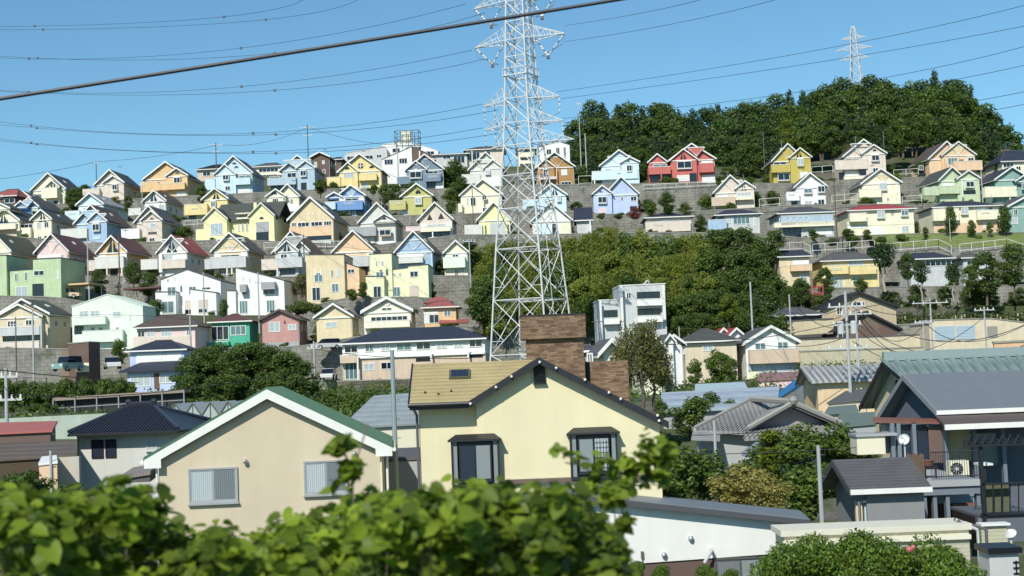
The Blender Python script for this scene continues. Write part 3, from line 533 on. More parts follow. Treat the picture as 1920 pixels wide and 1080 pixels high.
# row E, modern
EE = 220.4
slabhouse('tall light green flat roofed house cut by the left edge', EE, [([(-30, 480), (12, 479)], 0, 8, 'green')], 562, 'w-8,492,2,505;w-8,512,1,520;k-6,556,6,561', rot=14, group=GR)
slabhouse('light green modern house of two stepped blocks at left', EE, [([(18, 508), (66, 505)], 0, 8, 'green'), ([(64, 487), (116, 485)], -.4, 9, 'green')], 563, 'w28,512,35,528/dark;w46,510,53,527/dark;w66,508,86,517/dark;w30,538,54,558/curtain;k64,533,86,560;w110,507,114,525', rot=18, roofc='navy', group=GR)
slabhouse('white modern house with a shallow gable and stepped terraces, left centre', EE, [([(302, 525), (351, 506), (414, 528)], 0, 9, 'white'), ([(298, 549), (336, 549)], -1.6, 3, 'white'), ([(364, 544), (412, 551)], -1.8, 3, 'white')], 592, 'w319,524,324,531/dark;w332,519,336,530/dark;w320,539,337,555/teal;w354,537,369,553/teal;w385,540,402,545/dark;w310,566,334,588/teal;s347,563,364,580/skin;w347,580,364,590/dark;s379,563,397,580/skin;w379,580,397,588/dark', rot=12, group=GR)
slabhouse('white modern house with a single slope roof and striped awnings', EE, [([(442, 502), (533, 527)], 0, 9, 'white'), ([(428, 546), (444, 546)], -.6, 5, 'white')], 592, 'w454,518,458,529/dark;w466,521,470,529/dark;A453,534,465,548/grey;w454,548,464,553/dark;A493,530,519,543/grey;w493,543,516,552/dark;W449,564,466,588/teal;W500,563,517,586/teal', rot=12, group=GR)
slabhouse('tan flat roofed house left of the yellow modern one', EE, [([(573, 478), (645, 478)], 0, 9, 'tan'), ([(645, 492), (672, 502)], .8, 7, 'peach')], 564, 's588,504,594,516/cream;s600,504,605,516/cream;w589,511,606,529/teal;w620,506,626,520;w631,504,637,519;w585,539,602,564/dark;w622,532,636,548/teal;w650,504,664,512/dark', rot=6, group=GR)
slabhouse('lemon yellow modern house with a tall left tower and slate lean-to roof', EE, [([(692, 477), (734, 475)], 0, 9, 'vyellow'), ([(733, 506), (768, 502)], .4, 6, 'vyellow'), ([(766, 500), (803, 497)], -.3, 8, 'vyellow'), ([(688, 520), (722, 520)], -1.4, 3, 'vyellow')], 563, 'w706,491,711,502/dark;w717,490,722,501/dark;w707,511,722,522/teal;w702,538,718,560/dark;w736,512,741,518/dark;w747,511,752,518/dark;w769,509,785,520/dark;s768,536,786,556/skin;w737,538,751,556/teal', rot=6, group=GR)
# row F
FF = 205.4
house('grey beige house with a double gable at far left', FF, -8, 96, 592, 562, 657, 'beige', 'ggrey', 'g-6,86,598,572/beige;h64,572,3;W18,602,36,613/dark;W52,600,70,610/dark;b8,616,84,628/lgrey;k10,629,84,641;b8,643,84,656/skin;q84,598,88,654/lgrey', rot=12, depth=8, chord=False)
slabhouse('large mint white house with an overhanging balcony, lower left', FF, [([(135, 576), (201, 553), (268, 575)], 0, 8, 'mint')], 642, 'w149,583,167,600/curtain;w170,582,188,600/curtain;b140,596,203,608/mint;w212,584,228,594/curtain;w242,590,246,600/dark;w171,613,180,624/dark;w186,613,195,624/dark;w218,613,225,624/dark;k140,612,158,626;b160,622,236,640/mint', rot=10, name='modern_house', roofc='mint', group=GR)
hip('pinkish white house with a brown hip roof behind the navy roofed one', 199, 250, 372, 614, 589, 668, 'pink', 'brown', 'W302,617,322,631;w349,615,358,630;w258,620,272,632;f250,632,360,650/skin;w275,622,290,632', rot=10, rf=.3, depth=7)
hip('emerald green house with a maroon hip roof', FF, 390, 474, 604, 588, 652, 'tgreen', 'maroon', 'W396,612,430,637/dark;W432,611,462,628;f432,630,464,650/tgreen;b394,642,432,648/tgreen', rot=6, rf=.42, depth=6)
house('dusty pink house with a scalloped brown gable', FF, 486, 564, 600, 582, 652, 'brick', 'bwall', 'w504,604,526,622/curtain;w540,608,556,619;T532,600,536,606/dark;f494,643,562,652/grey', rot=6, depth=7, trim='brown', chord=False)
house('sand coloured house with a brown roof and white verge, lower centre', FF, 588, 664, 596, 571, 668, 'tan', 'brown', 'w610,604,632,614/curtain;f592,642,618,655/grey;w600,640,619,652/curtain', rot=6, depth=7)
house('cream house with a clipped gable and a long row of loggia windows', FF, 677, 775, 586, 560, 628, 'cream2', 'brown', 'n708,572,744,562;w715,577,735,582/dark;W695,594,765,604/dark;b684,604,770,613/cream2;f706,609,712,613/dgrey;f740,608,746,612/dgrey', rot=4, depth=7, fas=.35)
def red_tier():
    r = hip('orange house with tiered red hip roofs, right of the cream one', FF, 789, 861, 577, 563, 616, 'orange', 'rred', 'W795,590,824,606/dark;w832,582,846,593;f794,585,822,588/white;s796,590,806,606', rot=4, depth=6, rf=.35)
    fr = Frame(FF, 789, 861, 577, 616, 4); a, z = fr.L(790, 566); b, z1 = fr.L(845, 552)
    MB().box(a + .5, 3, z - 2, b - .5, 7, z).build('upper_wall', wall('orange'), r)
    MB().add([(a, 2.6, z), (b, 2.6, z), (b, 7.4, z), (a, 7.4, z), (a + 1.6, 5, z1), (b - 1.6, 5, z1)], [(0, 1, 5, 4), (1, 2, 5), (2, 3, 4, 5), (3, 0, 4), (3, 2, 1, 0)]).build('upper_roof', roofm('rred'), r)
    a, z = fr.L(824, 606); b, _ = fr.L(878, 604)
    MB().add([(a, -1.2, z), (b, -1.2, z), (b, .6, z + .5), (a, 0, z + .5), (a, -1.2, z - .12), (b, -1.2, z - .12), (b, .6, z - .12), (a, 0, z - .12)], [(0, 1, 2, 3), (4, 5, 1, 0), (5, 6, 2, 1), (7, 6, 5, 4)]).build('porch_roof', roofm('rred'), r)
red_tier()
# front tiers
hip('lavender white house with stepped navy hip roofs, lower left', 178, 236, 352, 658, 638, 735, 'lav', 'navy', 'w283,665,303,674/dark;f256,664,340,680/white;w300,704,324,718/curtain;w291,700,301,727/wood;W244,703,285,724/curtain', rot=6, rf=.36, depth=6)
def skirt():
    fr = Frame(176.5, 236, 345, 695, 735, 6); r = fr.root('lean_to_roof', 'navy lean-to roof skirting the lavender white house', 'roof'); a, z = fr.L(228, 697); b, _ = fr.L(342, 697); c, zz = fr.L(256, 679); d, _ = fr.L(338, 679)
    MB().add([(a, -1, z), (b, -1, z), (d, 1.4, zz), (c, 1.4, zz), (a, -1, z - .15), (b, -1, z - .15), (d, 1.4, z - .15), (c, 1.4, z - .15)], [(0, 1, 2, 3), (4, 5, 1, 0), (5, 6, 2, 1), (6, 7, 3, 2), (7, 4, 0, 3), (7, 6, 5, 4)]).build('roof', roofm('navy'), r)
    MB().box(a + .8, -.2, -2, b - .8, 1.3, z).build('wall', wall('lav'), r)
    feats(fr, r, 'w300,704,324,718/curtain;f290,700,301,729/wood;W246,704,285,724/curtain', 'lav', -.2)
skirt()
def apartment():
    fr = Frame(188, 637, 912, 640, 715, 5); r = fr.root('apartment_block', 'long two storey apartment block with a navy hip roof, white over beige walls', 'apartment block')
    a, ze = fr.L(641, 646); b, _ = fr.L(908, 636); z0 = fr.L(774, 667)[1]; dep = 10
    xl, xr = fr.L(635, 640)[0], fr.L(913, 640)[0]; za = fr.L(800, 611)[1]
    MB().box(a, 0, z0, b, dep, ze + .1).build('upper_wall', wall('white'), r)
    MB().box(a - .05, -.05, -3, b + .05, dep, z0 - .002).build('lower_wall', wall('ltan'), r)
    w = xr - xl; MB().add([(xl, -.6, ze + .12), (xr, -.6, ze + .12), (xr, dep + .6, ze + .12), (xl, dep + .6, ze + .12), (xl + 5, dep / 2, za), (xr - 5, dep / 2, za), (xl, -.6, ze), (xr, -.6, ze), (xr, dep + .6, ze), (xl, dep + .6, ze)],
                          [(0, 1, 5, 4), (1, 2, 5), (2, 3, 4, 5), (3, 0, 4), (6, 7, 1, 0), (7, 8, 2, 1), (9, 6, 0, 3), (8, 9, 3, 2), (9, 8, 7, 6)]).build('roof', roofm('navy'), r)
    MB().box(xl, -.72, ze - .04, xr, -.603, ze + .15).build('gutter', plain('trim'), r)
    f = ''
    for x0, x1, g in ((645, 671, 'dark'), (684, 701, 'teal'), (714, 732, 'curtain'), (743, 772, 'teal'), (780, 808, 'dark'), (818, 837, 'curtain'), (850, 868, 'curtain'), (879, 904, 'dark')):
        d = -(x0 - 774) * .038 * 0
        yy = 656 - (x0 - 640) * .0455; f += f'w{x0},{yy - 8:.1f},{x1},{yy + 5:.1f}/{g};'
    f += 'W646,680,672,711/teal;w682,681,703,694;w714,679,738,692/dark;f879,664,905,670/dark;f780,671,808,677/dark;q671,665,673,712/white;q808,655,810,676/white;q877,650,879,676/white;b640,667,672,680/ltan'
    feats(fr, r, f, 'white', -.05)
    MB().box(a + .05, -.35, z0 - .12, b - .05, -.06, z0 + .1).build('band', plain('trim'), r)
apartment()
# hilltop row behind
T = 318
hip('low house with a dark brown irregular roof on the left skyline', T, 366, 432, 318, 304, 338, 'ltan', 'black', 'w380,321,395,330/dark;w400,320,418,328/dark', rot=12, rf=.35)
hip('cream house with a grey hip roof between the light blue and grey blue houses', T, 470, 532, 313, 301, 345, 'cream', 'dgrey', 'W485,316,522,322;W480,328,520,332/dark', rot=8, rf=.3)
house('brown brick house with a white edged gable on the skyline', 300, 580, 620, 296, 286, 335, 'bwall', 'brown', 'w589,304,595,314/curtain;w604,301,609,308/curtain;w605,318,611,326', rot=10, depth=7, chord=False)
hip('dark roofed house right of the brick gable on the skyline', T, 614, 644, 300, 290, 325, 'bwall', 'black', 'w622,303,630,310', rot=10)
slabhouse('long low grey building with a pale sloping roof on the skyline', 330, [([(645, 293), (648, 287), (722, 275), (726, 282)], 0, 12, 'lgrey')], 330, 'W650,293,700,299/dark;w706,290,716,296', rot=4, name='long_building', roofc='lgrey', cat='building')
slabhouse('white building with a shallow arched roof below the rooftop tank', 335, [([(716, 272), (740, 268), (765, 267), (800, 276), (822, 284)], 0, 12, 'white')], 330, 'w735,278,750,286/dark;w800,284,815,292/dark;W760,276,790,282/dark', rot=4, name='arched_building', roofc='pale', cat='building')
slabhouse('white skyline house with a single slope roof and brick end', 308, [([(716, 300), (772, 275)], 0, 8, 'white'), ([(772, 275), (786, 281), (812, 293)], .3, 8, 'bwall')], 330, 'W720,299,737,309/dark;W748,297,764,307/dark;q786,284,789,300/white', rot=4, name='modern_house', roofc='dgrey')
hip('wide dark roofed house on the skyline right of the arched building', T, 806, 880, 290, 283, 318, 'lgrey', 'dgrey', 'W850,293,872,306/dark;w830,292,845,298', rot=2, rf=.1)
hip('house with a brown hip roof on the skyline left of the pylon', T + 1, 868, 948, 281, 270, 318, 'skin', 'brown', 'W874,286,900,300/dark;q884,284,886,304/white;w905,285,920,297', rot=2, rf=.3)
hip('narrow cream house with striped balconies behind the pylon', T, 966, 1006, 280, 272, 325, 'cream', 'dgrey', 'b974,288,1000,295/cream;W976,281,998,288/dark;b974,303,1000,308/cream;W976,296,998,303/dark', rot=2)
slabhouse('white flat building with dark columns right of the pylon on the skyline', T, [([(1010, 276), (1045, 265), (1068, 272)], 0, 8, 'white')], 325, 'w1042,277,1050,300/dark;w1056,276,1062,300/dark;w1024,280,1034,290/dark', rot=0, name='flat_building', roofc='navy', cat='building')
def tank():
    fr = Frame(334, 740, 783, 268, 272, 4); r = fr.root('water_tank', 'cream water tank inside a dark steel frame on top of the skyline building', 'water tank')
    x0, z0 = fr.L(740, 269); x1, z1 = fr.L(784, 243); m = MB()
    for i in range(5):
        x = x0 + (x1 - x0) * i / 4
        for y in (0, 4): m.tube((x, y, z0 - .3), (x, y, z1), .1, 4)
    for z in (z0 + .4, (z0 + z1) / 2, z1 - .05):
        m.tube((x0, 0, z), (x1, 0, z), .09, 4).tube((x0, 4, z), (x1, 4, z), .09, 4).tube((x0, 0, z), (x0, 4, z), .09, 4).tube((x1, 0, z), (x1, 4, z), .09, 4)
    m.build('steel_frame', plain('dgrey'), r)
    a, zt = fr.L(751, 246); b, zb = fr.L(768, 262); MB().box(a, 1, zb, b, 3, zt).box(a - .1, .9, zt + .01, b + .1, 3.1, zt + .15).build('tank_body', plain('cream2'), r)
tank()
# right middle band
hip('small house with a navy roof and orange balcony beside the bamboo', 235, 1456, 1522, 482, 467, 535, 'tan', 'navy', 'f1486,488,1517,504/white;b1480,498,1520,508/peach;w1500,514,1514,530/curtain;f1460,482,1482,500/tan', rot=-6, rf=.1, depth=7)
hip('yellow house with a dark hip roof and a parapet of white scrolls', 235, 1536, 1652, 489, 470, 546, 'yellow', 'dgrey', 'b1546,499,1588,514/yellow;e1554,501,1576,509;W1590,488,1618,499/curtain;f1546,514,1640,519/cream;b1590,500,1640,514/yellow;W1558,520,1580,542/curtain;w1597,519,1614,534/curtain;f1583,520,1596,540/tan', rot=-6, rf=.3, depth=7)
hip('navy roofed house partly hidden behind garden trees at right', 235, 1700, 1790, 486, 471, 530, 'lgrey', 'navy', 'W1734,488,1784,498/dark;w1712,492,1724,502', rot=-6, rf=.25, depth=7)
hip('farther dark roofed house behind the trees at the right', 236, 1800, 1862, 484, 473, 530, 'lgrey', 'dgrey', 'W1812,488,1845,496/dark', rot=-8, depth=7)
# ------------------------------------------------------------------ trees: unit meshes (height 1, crown about .5 wide), copied per tree
def leaves_mesh(name, cen, rad, n, size, mat, up=.35, aspect=.6, shell=.55, flat=0, jit=1.0):
    """many leaf clusters as small folded faces filling ellipsoids"""
    cen = np.array(cen); rad = np.array(rad); vol = (rad.prod(1)) ** .67; idx = rng.choice(len(cen), n, p=vol / vol.sum())
    d = rng.normal(size=(n, 3)); d /= np.linalg.norm(d, axis=1)[:, None]
    r = (shell + (1 - shell) * rng.random(n) ** .6) * (1 + rng.normal(size=n) * .09 * jit)
    P = cen[idx] + d * rad[idx] * r[:, None]
    nrm = d * .8 + rng.normal(size=(n, 3)) * .55; nrm[:, 2] += up; nrm /= np.linalg.norm(nrm, axis=1)[:, None]
    t = np.cross(nrm, rng.normal(size=(n, 3))); t /= np.linalg.norm(t, axis=1)[:, None]
    if flat: t[:, 2] -= flat; t /= np.linalg.norm(t, axis=1)[:, None]
    bt = np.cross(nrm, t); s = size * (.6 + .8 * rng.random(n))[:, None]
    V = np.stack([P - t * s, P + bt * s * aspect - nrm * s * .15, P + t * s, P - bt * s * aspect - nrm * s * .15], 1).reshape(-1, 3)
    me = bpy.data.meshes.new(name); me.vertices.add(4 * n); me.vertices.foreach_set('co', V.astype('f').ravel())
    me.loops.add(4 * n); me.loops.foreach_set('vertex_index', np.arange(4 * n, dtype='i')); me.polygons.add(n)
    me.polygons.foreach_set('loop_start', np.arange(0, 4 * n, 4, dtype='i')); me.polygons.foreach_set('loop_total', np.full(n, 4, 'i'))
    me.materials.append(mat); me.update(); me.validate(); return me
bark, nn, bb = nmat('bark'); nn.links.new(mulcol(nn, (.13, .10, .075), mathn(nn, 'MULTIPLY_ADD', noise(nn, 6, coord(nn, (1, 1, .2)), 5), 1.2, .4)), bb.inputs['Base Color']); bb.inputs['Roughness'].default_value = .9
palebark, nn, bb = nmat('pale_bark'); nn.links.new(mulcol(nn, (.36, .33, .27), mathn(nn, 'MULTIPLY_ADD', noise(nn, 6, coord(nn, (1, 1, .2)), 5), 1.0, .5)), bb.inputs['Base Color']); bb.inputs['Roughness'].default_value = .9
L_broad = leafm((.032, .065, .014), (.19, .28, .055), .33); L_con = leafm((.022, .05, .018), (.10, .165, .045), .22); L_bam = leafm((.12, .16, .025), (.44, .48, .09), .4)
L_lime = leafm((.06, .10, .01), (.30, .36, .04), .3); L_gold = leafm((.16, .15, .03), (.55, .50, .16), .3); L_rust = leafm((.06, .07, .02), (.30, .29, .09), .3); L_red = leafm((.10, .03, .02), (.40, .10, .07), .3)
L_mid = leafm((.045, .085, .016), (.22, .32, .05), .32); L_hedge = leafm((.05, .09, .012), (.27, .42, .05), .4)
def trunk_mesh(name, h, r, limbs, mat, lean=.03):
    m = MB(); p = Vector((0, 0, -.15)); pts = [p]; n = 5
    for i in range(1, n + 1): pts.append(Vector((random.uniform(-lean, lean), random.uniform(-lean, lean), h * i / n)))
    for i in range(n): m.tube(pts[i], pts[i + 1], r * (1 - i / n * .7), 6, r * (1 - (i + 1) / n * .7))
    for i in range(limbs):
        a = i * 2.4 + random.random(); z = h * (.45 + .5 * i / limbs); b = pts[min(n, int(z / h * n))]; q = b + Vector((math.cos(a) * .17, math.sin(a) * .17, .14))
        m.tube(b, q, r * .4, 5, r * .12)
    return m.mesh(name, mat)
PROTO = {}
ALL = []
def proto(kind, crowns, trunks): PROTO[kind] = (crowns, trunks)
def ell(n, zc, zr, xr, r0, r1):
    c = []; r = []
    for i in range(n):
        a = random.random() * 6.283; q = math.sqrt(random.random()); z = random.uniform(-1, 1); e = math.sqrt(max(0, 1 - z * z)) * q
        s = random.uniform(r0, r1); c.append((math.cos(a) * e * xr, math.sin(a) * e * xr, zc + z * zr)); r.append((s, s, s * random.uniform(.6, .85)))
    return c, r
def mk_broad(mat, n=4200, size=.023, lo=.14): c, r = ell(34, (1 + lo) / 2 - .02, (1 - lo) / 2 - .07, .25, .09, .16); return leaves_mesh('crown', c, r, n, size, mat)
def mk_con(mat, n=3600, size=.024):
    c = []; r = []
    for i in range(34):
        z = .12 + .84 * i / 33; w = (1 - z) * .30 + .02; a = i * 2.4; c.append((math.cos(a) * w * .55, math.sin(a) * w * .55, z)); r.append((w * .55 + .02, w * .55 + .02, .05))
    return leaves_mesh('crown', c, r, n, size, mat, up=.1, aspect=.4, flat=.5)
def mk_bam(mat, n=3800, size=.024):
    c = []; r = []
    for i in range(24):
        a = random.random() * 6.28; q = random.random() ** .5 * .2; top = random.uniform(.75, 1); 
        for z in (top, top - .16, top - .34): c.append((math.cos(a) * q * (1 + (top - z)), math.sin(a) * q * (1 + (top - z)), z - .06)); r.append((.06, .06, .1))
    return leaves_mesh('crown', c, r, n, size, mat, up=-.1, aspect=.32, flat=.9, jit=2)
def mk_shrub(mat, n=2400, size=.036): c, r = ell(14, .5, .34, .36, .16, .26); return leaves_mesh('foliage', c, r, n, size, mat)
T2 = [trunk_mesh('trunk', .62, .022, 6, bark), trunk_mesh('trunk', .6, .026, 5, bark, .05)]; TP = [trunk_mesh('trunk', .6, .03, 6, palebark, .06)]
proto('broad', [mk_broad(L_broad) for _ in range(3)], T2); proto('conifer', [mk_con(L_con), mk_con(L_con)], [trunk_mesh('trunk', .9, .02, 0, bark, .004)])
proto('bamboo', [mk_bam(L_bam, 5000), mk_bam(L_bam, 5000), mk_broad(L_bam)], [trunk_mesh('trunk', .8, .01, 0, bark, .03)]); proto('lime', [mk_broad(L_lime), mk_broad(L_lime)], T2)
proto('mid', [mk_broad(L_mid), mk_broad(L_mid)], T2); proto('pine', [mk_broad(L_con, 3000, .022, .42)], TP); proto('rust', [mk_bam(L_rust, 5200, .021), mk_broad(L_rust, 3800, .018)], T2)
proto('shrub', [mk_shrub(L_broad), mk_shrub(L_mid)], None); proto('limeshrub', [mk_shrub(L_lime)], None); proto('goldshrub', [mk_shrub(L_gold, 3200, .03)], None); proto('redshrub', [mk_shrub(L_red)], None)
def tree(kind, px, pyt, pyb, Y, label, w=1.0, group=None, name=None, cat=None, zb=None):
    T = at(px, pyt, Y); B = at(px, pyb, Y); h = T.z - B.z; cr, tr = PROTO[kind]; sh = tr is None
    nm = name or ('shrub' if sh else {'conifer': 'conifer_tree', 'bamboo': 'bamboo_clump', 'pine': 'pine_tree'}.get(kind, 'leafy_tree'))
    r = empty(nm, (T.x, Y, B.z), random.random() * 6.28, label, cat or ('shrub' if sh else 'tree'), group); r.scale = (h * w, h * w, h); ALL.append((px, r))
    if sh:
        o = bpy.data.objects.new('foliage', random.choice(cr)); COL.objects.link(o); o.parent = r
    else:
        for n_, ms in (('crown', cr), ('trunk', tr)):
            o = bpy.data.objects.new(n_, random.choice(ms)); COL.objects.link(o); o.parent = r
    return r
LM_A = [(1095, 'behind the tall mast'), (1160, 'behind the pale blue house'), (1225, 'behind the small coral gable'), (1295, 'behind the big coral gable'), (1370, 'right of the coral house'), (1434, 'by the slim pole'), (1485, 'behind the olive yellow house'), (1550, 'right of the olive yellow house'), (1603, 'under the distant pylon'), (1650, 'behind the cream skyline house'), (1710, 'left of the brown house'), (1785, 'behind the brown roofed house'), (1850, 'right of the brown house'), (1910, 'at the right end of the wood')]
LM_G = [(890, 'left of the pylon'), (945, 'behind the pylon legs'), (1010, 'inside the pylon outline'), (1075, 'just right of the pylon'), (1140, 'left of the grey modern house'), (1200, 'behind the grey modern house'), (1270, 'right of the grey modern house'), (1330, 'above the beige hip roof'), (1385, 'left of the tall pale pole'), (1440, 'right of the tall pale pole')]
def lm(t, px): return min(t, key=lambda a: abs(a[0] - px))[1]
# hilltop wood
sky_l = [(1075, 262), (1088, 196), (1130, 190), (1180, 198), (1225, 190), (1290, 208), (1350, 200), (1435, 180), (1500, 168), (1560, 154), (1600, 146), (1700, 152), (1755, 137), (1800, 150), (1830, 175), (1858, 205), (1885, 232), (1920, 272)]
def ip(t, x): return float(np.interp(x, [a for a, b in t], [b for a, b in t]))
G1 = 'trees of the wood on the hilltop'
for L, (Y, dt, ht) in enumerate(((352, 0, 96), (336, 26, 92), (322, 52, 84), (310, 76, 66))):
    px = 1082 + L * 9
    while px < 1935:
        top = ip(sky_l, px) + dt + random.uniform(-7, 9)
        if top < 262 + (8 if px > 1300 else 30):
            con = px < 1470 or (px > 1850); k = random.choice(['conifer', 'broad', 'broad'] if L < 2 else ['conifer', 'conifer', 'broad']) if con else random.choice(['broad', 'broad', 'mid', 'conifer'])
            lab = {'conifer': 'dark conifer', 'broad': 'dark round tree', 'mid': 'lighter green tree'}[k] + (' atop', ' high in', ' low in', ' edging')[L] + ' the wood ' + lm(LM_A, px)
            tree(k, px, top, top + ht + random.uniform(-6, 6), Y, lab, random.uniform(.95, 1.25) if k != 'conifer' else random.uniform(1.0, 1.35), G1)
        px += random.uniform(21, 29)
tree('lime', 1475, 222, 285, 303, 'yellow green tree standing out at the foot of the dark wood', .9)
tree('rust', 1590, 268, 305, 300, 'brownish dry bush at the foot of the wood', 1.2, name='dry_bush', cat='bush')
# bamboo grove
top_l = [(880, 475), (900, 452), (960, 452), (1060, 446), (1100, 435), (1160, 429), (1240, 440), (1290, 434), (1330, 424), (1400, 428), (1440, 455), (1475, 505)]
G2 = 'trees of the grove on the middle slope'
for L, (Y, dt, ht) in enumerate(((241, 0, 85), (228, 42, 85), (214, 84, 80), (201, 122, 76))):
    px = 893 + L * 7
    while px < (1470, 1470, 1465, 1440)[L]:
        top = ip(top_l, px) + dt + random.uniform(-7, 8)
        k = random.choice(['bamboo', 'bamboo', 'bamboo', 'mid']) if (L < 3 and px < 1330) or (px < 960) else random.choice(['broad', 'mid', 'broad', 'bamboo'])
        if px > 1340: k = 'broad'
        if L == 3 and (960 < px < 1080 or 1100 < px < 1250): px += 24; continue
        lab = {'bamboo': 'feathery bamboo', 'mid': 'fresh green tree', 'broad': 'dark green tree'}[k] + (' atop', ' high in', ' low in', ' edging')[L] + ' the grove ' + lm(LM_G, px)
        tree(k, px, top, top + ht, Y, lab, random.uniform(1.0, 1.3), G2); px += random.uniform(24, 32)
tree('lime', 1365, 552, 610, 194, 'bright yellow green tree low in the grove above the grey hip roof', 1.1)
tree('lime', 1130, 545, 610, 199, 'bright green tree just left of the grey modern building', 1.1)
for px, yt in ((1275, 590), (1310, 585), (1340, 595), (1400, 585), (1430, 590), (1250, 600), (1465, 588)): tree('broad', px, yt, 655, 192, 'dark tree along the lower edge of the grove', 1.2, G2)
# right slope trees
S = [('pine', 1655, 452, 535, 222, 'dark leafy tree with a pale twin trunk in front of the yellow house', 1.0), ('broad', 1700, 472, 530, 221, 'dark tree leaning right beside the pale forked trunk', .9),
     ('pine', 1725, 486, 560, 216, 'tree with a bare pale trunk below the white railing', .75), ('pine', 1785, 492, 555, 214, 'small flat topped garden tree above the vegetable plots', .8),
     ('broad', 1845, 470, 560, 215, 'big dark pine like tree near the right edge', 1.1), ('broad', 1895, 455, 545, 216, 'tall dark tree at the right edge above the plots', 1.0),
     ('mid', 1815, 495, 550, 213, 'green tree between the plots and the big dark one', .9), ('broad', 1545, 500, 560, 222, 'bushy tree behind the small red frame', 1.0),
     ('broad', 1500, 520, 575, 214, 'dark bushy tree left of the small red frame', 1.1), ('mid', 1612, 520, 560, 218, 'round green tree covering the yellow house corner', 1.1),
     ('broad', 1780, 385, 445, 247, 'dark upright tree in front of the cream and orange house', .8), ('broad', 1820, 412, 446, 246, 'dark rounded tree beside the clipped shrub on the lawn', 1.0),
     ('mid', 1855, 415, 440, 246, 'small leafy tree by the cream and orange house', 1.0), ('broad', 1735, 425, 447, 246, 'slim dark tree at the left end of the lawn', .9),
     ('broad', 1590, 428, 455, 246, 'dark shrubby tree below the red hip roofed house', 1.5), ('broad', 1625, 430, 455, 246, 'second dark shrubby tree below the red hip roofed house, farther right', 1.4),
     ('broad', 1880, 385, 445, 247, 'dark tree between the cream house and the teal house', .9), ('broad', 1250, 360, 405, 255, 'spreading dark tree against the tall grey block wall', 1.3),
     ('mid', 1285, 378, 408, 254, 'lighter tree right of the spreading one at the block wall', 1.2), ('mid', 1218, 375, 412, 254, 'light green tree left of the spreading one at the block wall', 1.0),
     ('mid', 1525, 428, 455, 247, 'garden tree in front of the blue grey balcony house', 1.1), ('broad', 1450, 430, 500, 236, 'dark tree at the right tip of the grove', 1.1),
     ('broad', 455, 640, 745, 160, 'big dark round tree below the emerald house', 1.2), ('broad', 390, 650, 745, 158, 'dark round tree beside the lavender white house', 1.2), ('broad', 535, 655, 750, 157, 'dark tree in front of the dusty pink house', 1.2),
     ('broad', 500, 650, 740, 163, 'dark tree behind the clump below the pink house', 1.1), ('broad', 425, 690, 760, 150, 'lower dark tree at the front of the clump', 1.3), ('mid', 515, 700, 758, 148, 'greener tree at the front of the dark clump', 1.2),
     ('mid', 225, 635, 690, 186, 'green tree beside the parked silver car', .9), ('mid', 600, 335, 368, 280, 'bright green tree between the grey blue and golden houses', 1.3), ('broad', 850, 300, 358, 290, 'dark tree mass between the slate blue and white skyline houses', 1.3),
     ('broad', 828, 315, 362, 291, 'dark tree right of the slate blue house', 1.1), ('broad', 865, 330, 385, 283, 'dark tree behind the cream double gable house', 1.1), ('mid', 845, 350, 398, 274, 'green tree right of the yellow green house', 1.1),
     ('broad', 742, 345, 392, 274, 'dark tree between the blue and the yellow green houses', 1.1), ('broad', 720, 345, 385, 276, 'dark tree right of the golden yellow house', 1.0), ('broad', 158, 345, 385, 291, 'dark tree between the two left skyline houses', 1.3),
     ('broad', 138, 352, 398, 284, 'dark tree beside the cream skyline house', 1.2), ('broad', 378, 345, 385, 280, 'dark garden tree right of the orange house', 1.0), ('broad', 240, 365, 402, 276, 'dark tree right of the tan skyline house', .8),
     ('rust', 565, 510, 565, 226, 'olive brown bush right of the striped awning house', 1.3), ('broad', 410, 510, 545, 227, 'tree between the two white modern houses', 1.0), ('broad', 680, 528, 560, 216, 'slim dark tree between the tan and yellow modern houses', 1.0),
     ('broad', 250, 490, 540, 228, 'dark tree between the orange and red roofed houses', 1.1), ('broad', 185, 505, 555, 226, 'dark garden tree below the orange gabled house', 1.1), ('broad', 278, 510, 560, 226, 'dark tree left of the white modern house', 1.2),
     ('broad', 290, 560, 610, 212, 'dark bush behind the mint house', 1.2), ('broad', 418, 560, 598, 213, 'conical bush between the white houses', .8), ('broad', 900, 520, 612, 200, 'dark tree at the left foot of the pylon', 1.1),
     ('rust', 1195, 598, 760, 82, 'tall olive brown bamboo right of the chimney house', 1.15), ('rust', 1222, 640, 765, 83, 'shorter olive brown bamboo at the right of the tall one', 1.1), ('rust', 1160, 640, 760, 84, 'second olive brown bamboo close to the low stone wall', .8), ('mid', 1345, 655, 725, 150, 'green tree in front of the beige hip roofed house', 1.1),
     ('mid', 1370, 668, 722, 149, 'bushy tree right in front of the beige hip roofed house', 1.0), ('mid', 1302, 672, 725, 149, 'pale green tree at the left of the beige hip roofed house', 1.0), ('broad', 1240, 690, 730, 148, 'dark tree below the narrow white house', 1.1),
     ('broad', 1330, 735, 800, 104, 'dark tree behind the old tiled roof', 1.3), ('mid', 1238, 745, 790, 92, 'rounded green tree at the end of the yellow house roof', 1.0), ('broad', 1280, 770, 830, 96, 'dark shrubby tree left of the old tiled roof', 1.2), ('mid', 1365, 748, 800, 103, 'green tree next to the corrugated metal roofs', 1.2)]
for a in S: tree(*a[:6], w=a[6])
